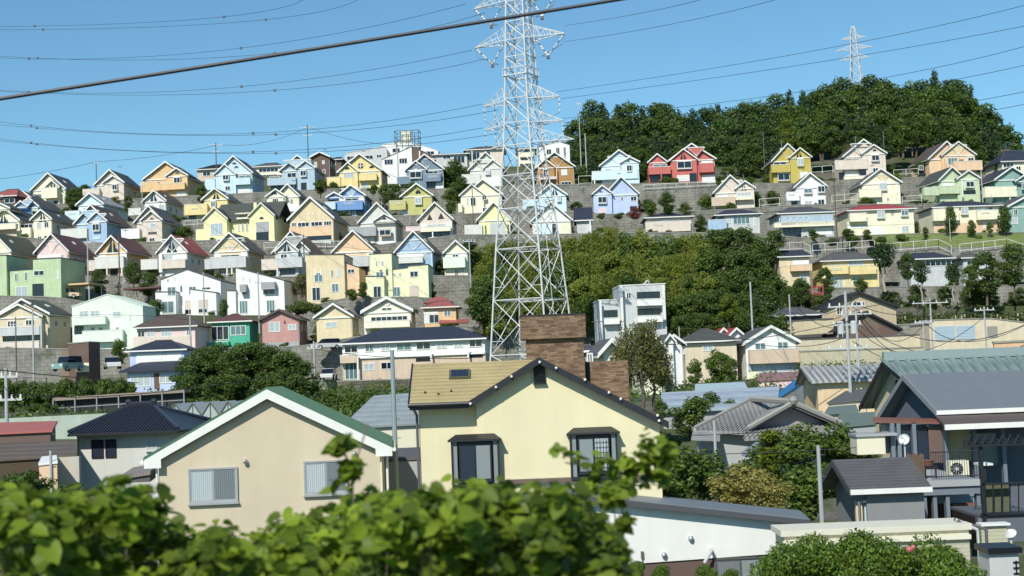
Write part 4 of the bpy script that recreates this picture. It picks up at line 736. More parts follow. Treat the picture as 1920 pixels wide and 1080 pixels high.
SH = [('limeshrub', 1832, 441, 461, 246, 'round clipped bright green shrub on the lawn'), ('shrub', 1560, 440, 462, 245, 'clipped shrub beside the white railing below the balcony house'), ('shrub', 1600, 440, 462, 244.5, 'wide dark shrub at the left end of the lawn'),
      ('shrub', 1690, 437, 458, 244.5, 'low clipped shrub right of the red roofed house'), ('shrub', 1650, 438, 458, 244.5, 'low round shrub below the red roofed house'), ('shrub', 1730, 442, 460, 245, 'small shrub by the white lamp on the lawn'), ('limeshrub', 1640, 640, 652, 191, 'small light shrub on the long tan wall'),
      ('redshrub', 1190, 388, 412, 262, 'red flowering shrub in front of the lavender blue house'), ('shrub', 1127, 396, 412, 263, 'round dark shrub in front of the lavender blue house'), ('shrub', 1160, 395, 412, 263, 'small round shrub left of the red flowers'),
      ('shrub', 1352, 325, 350, 281, 'dark hedge bush right of the coral house'), ('shrub', 1405, 330, 352, 281, 'dark hedge bush left of the olive yellow house'), ('shrub', 1380, 330, 352, 281, 'middle bush of the three right of the coral house'), ('limeshrub', 1680, 325, 345, 281, 'yellowish bush right of the cream skyline house'),
      ('shrub', 1535, 628, 650, 190, 'round dark clipped bush behind the tan wall'), ('shrub', 1505, 636, 652, 190, 'flat dark bush left of the round clipped bush'), ('shrub', 1545, 545, 575, 212, 'dark bush right of the red frame'),
      ('shrub', 1560, 725, 760, 120, 'dark bush under the orange walled house'), ('shrub', 95, 460, 480, 240, 'garden shrub behind the lilac house'), ('shrub', 700, 345, 365, 280, 'shrub right of the golden yellow house'), ('shrub', 645, 345, 362, 281, 'round dark shrub in front of the golden house'),
      ('shrub', 110, 398, 420, 262, 'shrub behind the pale terrace at left'), ('limeshrub', 215, 368, 385, 279, 'yellow flowering shrub below the tan skyline house'), ('shrub', 300, 405, 425, 262, 'dark shrub below the small white house'), ('shrub', 325, 400, 425, 262, 'second dark shrub below the small white house'),
      ('shrub', 880, 445, 470, 238, 'shrub above the small cream house'), ('shrub', 660, 540, 565, 215, 'shrub right of the tan modern house'), ('shrub', 560, 555, 592, 210, 'green shrub mass below the striped awning house'), ('shrub', 590, 560, 590, 210, 'green shrub left of the tan modern house foot'), ('shrub', 770, 570, 592, 209, 'scruffy shrub behind the cream clipped gable')]
for a in SH: tree(*a, w=random.uniform(1.1, 1.4))
# garden greenery scattered along the terraces
rnd = random.Random(5); TN = ['skyline terrace', 'second terrace from the top', 'third terrace from the top', 'terrace of the red roofed gable', 'terrace of the flat roofed houses', 'lowest terrace, by the mint house']
for i, (Yr, n_) in enumerate(((287, 40), (270, 46), (252, 44), (236, 40), (220, 30), (205, 28))):
    for j in range(n_):
        px = -10 + 1940 * (j + rnd.random()) / n_; d = rnd.choice([-1.6, -1.4, 3, 5]); hh = rnd.uniform(10, 19) if d < 0 else rnd.uniform(24, 44); Y = Yr + d
        p = at(px, 500, Y); zz = H(p.x, Y); pyb = 0; lo_, hi_ = 200, 900
        for _ in range(30):
            pyb = (lo_ + hi_) / 2
            if at(px, pyb, Y).z > zz: lo_ = pyb
            else: hi_ = pyb
        if i >= 3 and 880 < px < 1480: continue
        if d < 0: tree('shrub', px, pyb - hh, pyb + 2, Y, 'green garden shrub on the ' + TN[i], rnd.uniform(1.1, 1.7), 'garden shrubs on the terraces')
        else: tree(rnd.choice(['broad', 'mid', 'broad']), px, pyb - hh, pyb + 2, Y, 'leafy garden tree on the ' + TN[i], rnd.uniform(1.0, 1.4), 'garden trees on the terraces')
for px, yt, Y in ((350, 668, 156), (370, 655, 159), (410, 643, 162), (435, 655, 157), (475, 640, 161), (505, 648, 160), (545, 662, 159), (570, 675, 156), (360, 700, 151), (400, 705, 149), (450, 700, 152), (490, 705, 149), (555, 700, 151)):
    tree('broad', px, yt, yt + 85, Y, 'dark tree in the thick clump below the emerald house', 1.25, 'trees of the clump left of centre')
for i in range(34):
    px = 1475 + (i * 73) % 455; Y = rnd.choice([229, 226, 218, 199, 188]); p = at(px, 560, Y); zz = H(p.x, Y); lo_, hi_ = 300, 900
    for _ in range(30):
        pyb = (lo_ + hi_) / 2
        if at(px, pyb, Y).z > zz: lo_ = pyb
        else: hi_ = pyb
    k = rnd.choice(['broad', 'mid', 'shrub', 'shrub', 'broad']); hh = rnd.uniform(28, 52) if k != 'shrub' else rnd.uniform(14, 26)
    tree(k, px, pyb - hh, pyb + 2, Y, {'broad': 'dark tree', 'mid': 'green tree', 'shrub': 'dark shrub'}[k] + ' on the garden slope below the railings', rnd.uniform(1.0, 1.5), 'trees and shrubs of the right garden slope')
# hedge rows
G3 = 'bushes of the long hedge at lower left'
for i in range(20):
    px = -10 + i * 13; tree('shrub', px, 700 + (i % 3) * 4 + max(0, (px - 180) * .12), 762, 142 + (i % 2) * 3, 'dense green bush in the long hedge below the car park', .85, G3)
for i in range(9):
    px = 595 + i * 20; tree('shrub', px, 728 + random.uniform(-4, 6), 775, 138, 'bush in the row below the stone wall of the apartment block', .95, 'bushes below the apartment block wall')
for i, px in enumerate((20, 60, 95)): tree('shrub', px, 752 - i * 2, 775, 132, 'low dark bush under the long hedge at the left edge', 1.2, 'low bushes under the hedge')
ORD = 'first second third fourth fifth sixth seventh eighth ninth tenth eleventh twelfth thirteenth fourteenth fifteenth sixteenth seventeenth eighteenth nineteenth twentieth'.split()
from collections import defaultdict
def single_out():
    dd = defaultdict(list)
    for px, r in ALL: dd[r['label']].append((px, r))
    for l, v in dd.items():
        if len(v) > 1:
            v.sort(key=lambda a: a[0])
            for i, (px, r) in enumerate(v):
                o = ORD[i] if i < 20 else '%dth' % (i + 1); r['label'] = l + ', ' + o + ' from left'
# small weeds of the plots as one mass
c = []; r = []
for i in range(330):
    p = at(random.uniform(1600, 1930), 590, random.uniform(206, 217)); c.append((p.x, p.y, H(p.x, p.y) + .25)); r.append((1.3, .9, random.choice([.5, .9, 1.5, 2.1])))
for i in range(330):
    p = at(random.uniform(1450, 1930), 590, random.uniform(191, 204)); c.append((p.x, p.y, H(p.x, p.y) + .25)); r.append((1.3, .9, random.choice([.4, .8, 1.3])))
for i in range(60):
    p = at(random.uniform(1450, 1930), 590, random.uniform(223, 232)); c.append((p.x, p.y, H(p.x, p.y) + .25)); r.append((1.5, 1, random.uniform(.5, 1.2)))
o = bpy.data.objects.new('vegetable_plants', leaves_mesh('vegetable_plants', c, r, 60000, .2, leafm((.03, .05, .01), (.2, .22, .07), .3), shell=.2)); COL.objects.link(o)
tag(o, 'mixed green vegetable and weed growth over the plots on the right slope', 'vegetation', kind='stuff')
c = []; r = []
for i in range(260):
    p = at(random.uniform(-20, 1940), 600, random.choice([282.5, 264.5, 246.5, 231, 215.5, 199.5]) + random.uniform(-1.5, 1.5)); c.append((p.x, p.y, H(p.x, p.y) + .1)); r.append((random.uniform(.6, 1.6), .6, random.uniform(.4, 1.1)))
for i in range(200):
    p = at(random.uniform(1490, 1940), 700, random.uniform(150, 172)); c.append((p.x, p.y, H(p.x, p.y) + .3)); r.append((random.uniform(.8, 1.6), .8, random.uniform(.5, 1.7)))
o = bpy.data.objects.new('ground_cover', leaves_mesh('ground_cover', c, r, 30000, .15, L_mid, shell=.3)); COL.objects.link(o)
tag(o, 'low green ground cover growing along the foot of the terraces', 'ground cover', kind='stuff')
c = []; r = []
for i in range(220):
    p = at(random.uniform(560, 1450), 700, random.uniform(120, 172)); c.append((p.x, p.y, H(p.x, p.y) + .3)); r.append((random.uniform(1, 2.4), 1.2, random.uniform(.5, 1.4)))
for i in range(160):
    p = at(random.uniform(-20, 700), 740, random.uniform(100, 170)); c.append((p.x, p.y, H(p.x, p.y) + .1)); r.append((random.uniform(1, 2.4), 1.2, random.uniform(.3, .7)))
o = bpy.data.objects.new('undergrowth', leaves_mesh('undergrowth', c, r, 20000, .17, L_mid, shell=.3)); COL.objects.link(o)
tag(o, 'wild green undergrowth on the lower slope behind the foreground houses', 'undergrowth', kind='stuff')
# lawn with clipped shrubs
m = MB(); a = at(1640, 460, 244).x; b = at(1960, 460, 244).x; n = 12
for i in range(n):
    x0 = a + (b - a) * i / n; x1 = a + (b - a) * (i + 1) / n; z = at(960 + F * x0 / 244, 460, 244).z; z2 = at(960 + F * x1 / 244, 460, 244).z
    m.add([(x0, 240.5, z - .6), (x1, 240.5, z2 - .6), (x1, 248.8, H(x1, 251) + .15), (x0, 248.8, H(x0, 251) + .15)], [(0, 1, 2, 3)])
w_ = MB()
for i in range(n):
    x0 = a + (b - a) * i / n; x1 = a + (b - a) * (i + 1) / n; z = at(960 + F * x0 / 244, 460, 244).z - .6; z2 = at(960 + F * x1 / 244, 460, 244).z - .6
    w_.add([(x0, 240.48, z - 6), (x1, 240.48, z2 - 6), (x1, 240.48, z2 + .02), (x0, 240.48, z + .02)], [(0, 1, 2, 3)])
o = empty('retaining_wall', (0, 0, 0), 0, 'dark stained retaining wall directly under the lawn edge railings', 'retaining wall', 'retaining walls of the hill terraces'); w_.build('wall_face', blockm(), o, fix=False)
lm, nn, bb = nmat('lawn'); nn.links.new(mulcol(nn, (.15, .19, .055), mathn(nn, 'MULTIPLY_ADD', noise(nn, .7, coord(nn), 7), 1.1, .45)), bb.inputs['Base Color']); bb.inputs['Roughness'].default_value = .95
tag(m.build('lawn', lm, fix=False), None, None, kind='structure')
# ------------------------------------------------------------------ pylons, poles, wires
steel = plain('lgrey', .65, 0, 1.0, .35, 1.0)
def pylon(label, Y, cxs, prof, levels, arms, phi, r, group='steel lattice pylons', ins=True, plat=None):
    """cxs: (y,px) axis; prof: (photo y, half diagonal px); levels: photo y of the bracing joints, bottom first"""
    k = Y / F; P0 = at(ip(cxs, prof[-1][0]) if 0 else np.interp(levels[0], [a for a, b in cxs], [b for a, b in cxs]), levels[0], Y)
    root = empty('transmission_pylon', P0, 0, label, 'pylon', group)
    def pt(y, j):
        px = float(np.interp(y, [a for a, b in cxs], [b for a, b in cxs])); hd = float(np.interp(y, [a for a, b in prof], [b for a, b in prof])) * k
        c = at(px, y, Y) - P0; a = phi + math.pi / 2 * j; return Vector((c.x + hd * math.cos(a), hd * math.sin(a), c.z))
    for j in range(4): MB().path([pt(y, j) for y in levels], r, 6).build('leg', steel, root)
    m = MB(); rb = r * .58
    for a, b in zip(levels[:-1], levels[1:]):
        mid = (a + b) / 2
        for j in range(4):
            A, Bq, C_, D_ = pt(a, j), pt(a, (j + 1) % 4), pt(b, j), pt(b, (j + 1) % 4)
            m.tube(A, D_, rb, 4).tube(Bq, C_, rb, 4).tube(C_, D_, rb, 4)
            if (a - b) > 60:
                X = (A + D_ + Bq + C_) / 4; M0, M1 = (A * .5 + C_ * .5), (Bq * .5 + D_ * .5); q1 = A * .5 + X * .5; q2 = Bq * .5 + X * .5; q3 = C_ * .5 + X * .5; q4 = D_ * .5 + X * .5
                for u, v in ((M0, q1), (M1, q2), (M0, q3), (M1, q4), (q3, C_ * .5 + D_ * .5), (q4, C_ * .5 + D_ * .5), (q1, A * .75 + C_ * .25), (q2, Bq * .75 + D_ * .25)): m.tube(u, v, rb * .6, 4)
        if (a - b) > 60:
            m.tube(pt(b, 0), pt(b, 2), rb * .7, 4).tube(pt(b, 1), pt(b, 3), rb * .7, 4)
    m.build('lattice_bracing', steel, root)
    tips = []
    ad = Vector((math.cos(phi - math.pi / 4), math.sin(phi - math.pi / 4), 0))
    for (y, yu, lpx, rpx, kind) in arms:
        c = (pt(y, 0) + pt(y, 2)) / 2; cu = (pt(yu, 0) + pt(yu, 2)) / 2
        for sgn, ln in ((-1, lpx), (1, rpx)):
            m = MB(); tip = c + ad * sgn * ln * k / ad.x + Vector((0, 0, .0)); js = [j for j in range(4) if ((pt(y, j) - c).dot(ad)) * sgn > 0]
            for j in js:
                lo_, up_ = pt(y, j), pt(yu, j); m.tube(lo_, tip, rb * 1.1, 4).tube(up_, tip, rb * .9, 4)
                n = max(3, int(ln / 16))
                for i in range(n):
                    t0, t1 = i / n, (i + .5) / n; m.tube(lo_.lerp(tip, t0), up_.lerp(tip, t1), rb * .55, 4).tube(up_.lerp(tip, t1), lo_.lerp(tip, (i + 1) / n), rb * .55, 4)
            for i in range(1, 6): m.tube(pt(y, js[0]).lerp(tip, i / 6), pt(y, js[1]).lerp(tip, (i - .5) / 6), rb * .5, 4)
            m.build('crossarm', steel, root); tips.append(tip + P0)
            if not ins: continue
            def string(p, q, big=r * 1.05):
                s = MB(); n = 9; d = (q - p)
                for i in range(n):
                    a0 = p + d * (i / n); a1 = p + d * ((i + .72) / n); s.tube(a0, a1, big if (i % 3) else big * .5, 6, mi=0 if (i % 3) else 1)
                s.tube(p, q, big * .28, 4, mi=1); s.build('insulator', [plain('white', .3), plain('dgrey')], root)
            drop = (38 if kind == 'v' else 30) * k
            if kind == 'v':
                b0 = c + ad * sgn * ln * .62 * k / ad.x + Vector((0, 0, -drop)); inner = c.lerp(tip, .34)
                string(tip, b0); string(inner, b0); MB().box(b0.x - .2, b0.y - .2, b0.z - .35, b0.x + .2, b0.y + .2, b0.z).build('clamp', plain('dgrey'), root)
                MB().path([tip + Vector((0, -.5, 0)), tip + Vector((sgn * -.3, -.8, -drop * .6)), b0 + Vector((-.8 * sgn, -.5, -.1)), b0], r * .3, 4).build('jumper_wire', plain('dgrey'), root)
            elif kind == 's':
                for f in ((1, .97), (.72, .70)) if sgn < 0 else ((1, 1.0), (.5, .5)):
                    p = c.lerp(tip, f[0]); string(p, p + Vector((0, 0, -drop)), r * .8)
                p = c.lerp(tip, 1.0); q = c.lerp(tip, .5); MB().path([p + Vector((0, 0, -drop)), (p + q) / 2 + Vector((0, 0, -drop - .6)), q + Vector((0, 0, -drop + .2))], r * .3, 4).build('jumper_wire', plain('dgrey'), root)
    if plat:
        m = MB(); y = plat; ps = [pt(y, j) * 1.0 for j in range(4)]; c = sum(ps, Vector()) / 4; ps = [c + (p - c) * 1.15 for p in ps]
        for j in range(4):
            a, b = ps[j], ps[(j + 1) % 4]; m.tube(a, b, rb, 4).tube(a + Vector((0, 0, .9)), b + Vector((0, 0, .9)), rb * .7, 4)
            for i in range(4): p = a.lerp(b, i / 4); m.tube(p, p + Vector((0, 0, .9)), rb * .6, 4)
        m.build('platform', steel, root)
    m = MB(); n = len(levels)
    for d in (-.22, .22): m.path([(pt(y, 3) + pt(y, 0)) / 2 * .0 + pt(y, 3).lerp(pt(y, 0), .3) + Vector((d, 0, 0)) for y in levels], rb * .6, 4)
    m.build('ladder', steel, root)
    return root, tips
PY = 172
_, tips = pylon('big pale steel lattice pylon rising behind the chimney house out of the picture', PY, [(-260, 968), (0, 972), (160, 977), (430, 989), (700, 1001)], [(-260, 14), (0, 25), (160, 32), (270, 39), (430, 60), (720, 88)],
                [722, 664, 562, 467, 392, 330, 274, 232, 186, 142, 108, 76, 42, 4, -40, -90, -160, -250],
                [(272, 242, 62, 92, 'n'), (235, 208, 72, 74, 's'), (190, 160, 72, 70, 's'), (76, 50, 86, 84, 'v'), (2, -28, 86, 70, 'v'), (-78, -105, 60, 60, 'v')], math.radians(17), .115, plat=143)
_, tips2 = pylon('small distant steel lattice pylon on top of the wood', 560, [(20, 1597), (160, 1607)], [(46, 1), (56, 6), (100, 9), (160, 15)], [205, 175, 150, 130, 112, 98, 84, 72, 60, 50], [(110, 102, 26, 24, 's0'), (92, 84, 32, 30, 's0'), (72, 66, 22, 20, 's0')], math.radians(20), .17, ins=False)
wirem = plain('dark', .5)
def wire(label, pts, r=.05, n=18, sp=(), name='power_line', group='power lines of the big pylon', m=None, cat='power line'):
    """pts: [(px,py,Y)] control points, joined by a smooth curve"""
    P = [at(*p) for p in pts]; out = []
    if len(P) == 2: P = [P[0], (P[0] + P[1]) / 2 + Vector((0, 0, -(P[1] - P[0]).length * .02)), P[1]]
    a, b, c = P[0], P[1], P[2]; ctl = b * 2 - (a + c) / 2
    for i in range(n + 1): t = i / n; out.append(a * (1 - t) ** 2 + ctl * 2 * t * (1 - t) + c * t * t)
    o = MB().path(out, r, 5).build(name, m or wirem); tag(o, label, cat, group)
    for t in sp:
        p = a * (1 - t) ** 2 + ctl * 2 * t * (1 - t) + c * t * t; MB().box(p.x - .16, p.y - .16, p.z - .16, p.x + .16, p.y + .16, p.z + .16).build('spacer', plain('dgrey'), o)
LW = [((872, 8), (380, 98), (-20, 108), 'upper wire at the left arm second from the top'), ((910, 24), (440, 106), (-20, 104), 'second wire at the left arm second from the top'), ((885, 94), (380, 168), (-20, 168), 'upper wire leaving the wide left crossarm'), ((912, 110), (440, 174), (-20, 170), 'lower wire leaving the wide left crossarm'),
      ((905, 195), (400, 252), (-20, 226), 'upper wire at the left arm above the lowest'), ((935, 206), (440, 254), (-20, 232), 'lower wire at the left arm above the lowest'), ((905, 240), (400, 286), (-20, 258), 'upper wire leaving the lowest left arm'), ((935, 250), (440, 288), (-20, 262), 'lower wire leaving the lowest left arm'),
      ((575, -5), (370, 36), (-20, 50), 'topmost wire crossing the upper left sky'), ((680, -8), (440, 42), (-20, 56), 'second wire crossing the upper left sky')]
for i, (a, b, c, l) in enumerate(LW): wire(l + ', running left', [(*a, PY if i < 8 else 185), (*b, 215), (*c, 262)], .028, sp=(.42, .9))
RW = [((1058, 48), (1200, 25), (1340, -8), 'highest wire right of the pylon'), ((1060, 78), (1260, 45), (1480, -8), 'wire from the wide right crossarm to the top edge'), ((1045, 172), (1500, 100), (1940, 5), 'wire passing just above the distant pylon arms'), ((1052, 185), (1500, 122), (1940, 45), 'wire passing the foot of the distant pylon'),
      ((1055, 222), (1500, 172), (1940, 82), 'wire skimming the tree tops of the wood'), ((1052, 230), (1500, 192), (1940, 118), 'wire just below the tree tops of the wood'), ((1065, 268), (1500, 235), (1940, 168), 'wire halfway down the dark wood'), ((1070, 274), (1500, 252), (1940, 192), 'lowest wire across the dark wood')]
for a, b, c, l in RW: wire(l + ', running right', [(*a, PY), (*b, 140), (*c, 112)], .022)
# overhead cable close to the camera
wire('thick grey overhead cable running diagonally across the sky', [(-1100, 352, 17.6), (520, 103, 19.6), (2140, -165, 21.6)], .028, 30, name='overhead_cable', group=None, m=plain((84, 86, 90), .5), cat='cable')
conc = plain('lgrey', .8, 0, .7)
def pole(label, px, pyt, pyb, Y, arms=(), r=.16, c=None, tr=False, stay=None):
    B = at(px, pyb, Y); h = at(px, pyt, Y).z - B.z; root = empty('utility_pole', B, 0, label, 'utility pole', 'utility poles'); m = c or conc
    MB().tube((0, 0, -2), (0, 0, h), r, 8, r * .7).build('shaft', m, root)
    for (dz, w) in arms:
        z = h - dz; MB().box(-w, -.06, z - .06, w, .06, z + .06).build('crossarm', plain('lgrey', .5), root)
        for s in (-.9, -.35, .35, .9): MB().tube((s * w, 0, z + .06), (s * w, 0, z + .3), .07, 6, .05).build('insulator', plain('white', .3), root)
    if tr:
        for s in (-1, 1): MB().tube((s * .5, -.1, h - 3.3), (s * .5, -.1, h - 2.4), .27, 10).ball((s * .5, -.1, h - 2.4), .25, .4).build('transformer', plain('lgrey', .5), root)
    for i in range(5): MB().tube((r * .8, 0, 2 + i * .7), (r * .8 + .14, 0, 2 + i * .7), .015, 4).build('step_bolt', plain('dgrey'), root) if Y < 70 else None
    return root
bluep = plain((150, 168, 172), .5, .2)
pole('pale blue steel pole between the beige and the yellow house', 745, 656, 960, 52, (), .11, bluep)
pole('tall concrete pole with crossarms and transformers in front of the tan wall', 1598, 545, 800, 108, ((1.2, 1.4), (2.6, 1.1), (4.4, 1.6)), .15, tr=True)
pole('second pole close behind the transformer pole', 1614, 575, 760, 116, ((.6, 1.3),), .12)
pole('concrete pole right of the small garage, in front of the hedge', 1543, 835, 1010, 46, (), .09, plain('grey', .8))
pole('thin pole rising in front of the old tiled roof', 1347, 788, 960, 72, (), .1)
pole('pole at the left edge with clustered insulators', 15, 690, 930, 80, ((1.8, .9), (.5, .7)), .14)
pole('short pale pole left of the black tiled house', 97, 845, 960, 62, (), .09)
pole('pole standing in the dark trees left of the apartment block', 592, 640, 760, 160, ((.8, .8),), .15)
pole('slim pole at the upper left sky edge', 181, 302, 350, 300, ((.4, .4),), .12, plain('dgrey'))
pole('pole with a crossarm above the light blue skyline house', 406, 268, 330, 305, ((.4, 1.6), (2, .6)), .13, plain('dgrey'))
pole('pole with two crossarms above the grey blue skyline house', 579, 234, 330, 305, ((.6, 1.6), (2.4, .9)), .13, plain('dgrey'))
pole('pole in front of the golden and white skyline houses', 747, 270, 335, 300, (), .14)
pole('slim tall mast right of the pylon at the edge of the wood', 1090, 190, 320, 296, ((.6, .5),), .12)
pole('pale pole in front of the dark wood left of the pale blue house', 1100, 250, 325, 290, (), .15)
pole('slim pole in the wood left of the olive yellow house', 1434, 246, 315, 296, (), .12, plain('dgrey'))
pole('slim pole in the wood right of the cream skyline house', 1659, 245, 300, 296, (), .12, plain('dgrey'))
pole('pole below the pinkish grey house at left', 166, 446, 560, 226, ((.8, .5),), .13)
pole('dark pole in front of the orange gabled house', 225, 436, 560, 226, ((2.5, .5),), .13, plain('brown'))
pole('dark pole in front of the grey gabled house', 572, 440, 545, 226, ((.5, .5),), .12, plain('brown'))
pole('pole with a double arm beside the bamboo grove', 882, 448, 520, 226, ((.4, 1),), .12)
pole('pole before the white modern house with awnings', 486, 510, 600, 206, ((1.6, .5),), .12)
pole('pole before the stepped white modern house', 383, 510, 590, 207, (), .12)
pole('pale pole beside the pinkish white house', 358, 592, 665, 186, (), .13)
pole('dark pole in front of the grey beige house', 31, 594, 700, 182, ((1, .8),), .1, plain('dgrey'))
pole('grey pole in front of the grey beige house', 63, 582, 690, 182, ((1, .8),), .14)
pole('tall pale pole in the gap of the grove above the white gabled house', 1412, 528, 640, 184, (), .15)
pole('pole with streetlight arm by the retaining wall right of the grove', 1484, 552, 640, 183, (), .13)
pole('pole in front of the small dark houses at right', 1735, 600, 680, 165, ((.3, 1.0),), .12)
pole('pole with white insulators above the greenhouse at right', 1850, 575, 660, 168, ((.4, 1.2),), .13)
pole('pole with a double crossarm among the vegetable plots', 1748, 560, 640, 170, ((.5, 2.2),), .13)
pole('pole between the blue grey balcony house and the lawn', 1571, 322, 475, 243, (), .12, plain('brown'))
pole('pole at the right edge of the teal house', 1843, 318, 380, 262, (), .12)
pole('white lamp post on the lawn', 1782, 408, 447, 244, (), .08)
pole('dark pole crossing the cream double gable house', 887, 345, 402, 262, (), .09, plain('brown'))
pole('left post of the dark pole pair above the cream skyline houses', 268, 345, 425, 262, ((.3, .4),), .1)
pole('slender pole in front of the beige hip roofed house', 1277, 612, 700, 160, (), .08)
G4 = 'thin local wires between poles'
def lw(label, *pts, r=.02): wire(label, list(pts), r, 12, name='cable', group=G4, cat='cable')
lw('wire from the left sky pole down to the left edge', (181, 303, 300), (90, 322, 300), (-20, 338, 300), r=.04)
lw('wire rising from the left sky pole to the crossarm pole', (181, 303, 300), (300, 292, 302), (406, 272, 305), r=.04)
lw('wire from the transformer pole toward the left', (1598, 560, 108), (1530, 600, 140), (1412, 560, 184), r=.03)
lw('wire from the transformer pole toward the right edge', (1598, 575, 108), (1760, 640, 104), (1940, 600, 100), r=.03)
lw('lower wire from the transformer pole toward the right edge', (1598, 600, 108), (1760, 668, 104), (1940, 640, 100), r=.03)
lw('wire spanning from the chimney house to the transformer pole', (1150, 640, 100), (1370, 640, 104), (1598, 600, 108), r=.025)
lw('wire in front of the old tiled roof', (1240, 812, 72), (1400, 812, 76), (1600, 790, 100), r=.02)
lw('second wire in front of the old tiled roof', (1240, 848, 60), (1400, 850, 60), (1620, 838, 60), r=.018)
lw('wire crossing before the apartment block', (592, 655, 160), (700, 668, 120), (880, 672, 100), r=.03)
lw('wire over the lower left tree clump', (15, 735, 80), (300, 735, 110), (592, 690, 160), r=.03)
lw('upper wire at the left edge over the hedge', (-20, 690, 80), (60, 700, 82), (260, 718, 110), r=.03)
lw('wire over the light green houses', (31, 600, 182), (200, 590, 190), (358, 600, 186), r=.025)
for i, (a, b, c) in enumerate((((1598, 562), (1700, 592), (1850, 582)), ((1598, 566), (1500, 590), (1412, 545)), ((1614, 590), (1680, 640), (1735, 605)), ((1598, 605), (1720, 660), (1850, 590)), ((1598, 625), (1500, 650), (1380, 640)), ((1598, 585), (1660, 570), (1748, 566)), ((1614, 600), (1760, 690), (1940, 655)), ((1484, 560), (1540, 610), (1598, 612)), ((1735, 606), (1830, 640), (1940, 600)), ((1598, 640), (1700, 690), (1760, 700)))):
    lw(('upper', 'steep', 'sagging', 'long', 'level', 'short', 'lowest', 'left', 'right', 'slack')[i] + ' service wire tangled around the transformer pole at right', (*a, 108), (*b, 125), (*c, 150), r=.028)
lw('wire crossing in front of the light green and white modern houses', (166, 450, 226), (330, 470, 226), (572, 445, 226), r=.025)
lw('wire crossing in front of the tan and yellow modern houses', (572, 445, 226), (720, 470, 226), (882, 452, 226), r=.025)
lw('wire across the skyline from the crossarm pole to the double arm pole', (406, 270, 305), (490, 268, 305), (579, 238, 305), r=.04)
lw('wire from the double arm pole toward the water tank', (579, 238, 305), (660, 262, 303), (747, 272, 300), r=.04)
# white railings
def railing(label, pts, Y, hgt=1.1, step=2.0, c='trim', r=.045, name='railing', group='white railings along the terraces', mesh=False):
    P = [at(a, b, Y if not isinstance(Y, (list, tuple)) else Y[i]) for i, (a, b) in enumerate(pts)]; root = empty(name, P[0], 0, label, 'railing', group); O = P[0]; m = MB(); q = MB()
    for a, b in zip(P[:-1], P[1:]):
        a = a - O; b = b - O; n = max(1, int((b - a).length / step))
        for z in (hgt, hgt * .08): m.tube(a + Vector((0, 0, z)), b + Vector((0, 0, z)), r, 4)
        for i in range(n + 1): p = a.lerp(b, i / n); MB().tube(p + Vector((0, 0, -.3)), p + Vector((0, 0, hgt)), r, 4).build('post', plain(c), root)
        if mesh:
            nb = int((b - a).length / .35)
            for i in range(nb): p = a.lerp(b, (i + .5) / nb); m.tube(p + Vector((0, 0, .1)), p + Vector((0, 0, hgt)), r * .4, 3)
    m.build('rail', plain(c), root); return root
railing('long white railing above the yellow house with scrolls', [(1524, 471), (1640, 463)], 241, 1.2)
railing('white railing above the navy roof beside the grove', [(1456, 470), (1505, 467), (1520, 474)], 240, 1.2)
railing('white railing along the lawn below the clipped shrub', [(1666, 471), (1760, 463), (1784, 474)], 240, 1.3)
railing('white railing at the right end of the lawn', [(1800, 471), (1888, 461), (1930, 474)], 240, 1.2)
railing('white railing in front of the coral house', [(1206, 355), (1350, 347)], 284, .9, mesh=True)
railing('white railing left of the small white house with the mint gable', [(1424, 386), (1462, 383)], 266, 1.3)
railing('white railing at the foot of the wood right of the olive yellow house', [(1522, 324), (1562, 321)], 285, 1.2)
railing('white railing between the cream skyline house and the brown roofed one', [(1676, 328), (1722, 325)], 285, 1.0)
railing('white railing right of the cream house with the peach panel', [(1692, 378), (1728, 376)], 266, 1.0)
railing('lower white railing left of the red roofed cream house', [(1560, 378), (1608, 374)], 266, 1.2)
railing('white railing below the orange brown skyline house', [(1085, 345), (1110, 344)], 284, 1.6)
railing('white railing below the tan hall', [(560, 464), (660, 462)], 249, 1.0, mesh=True)
railing('white railing beside the blue and butter houses at left', [(345, 423), (395, 419)], 265, .9, mesh=True)
railing('pale railing below the big yellow house', [(495, 466), (530, 463)], 248, 1.0, mesh=True)
railing('pale green railing below the orange gabled house', [(232, 527), (262, 524)], 232, 1.0)
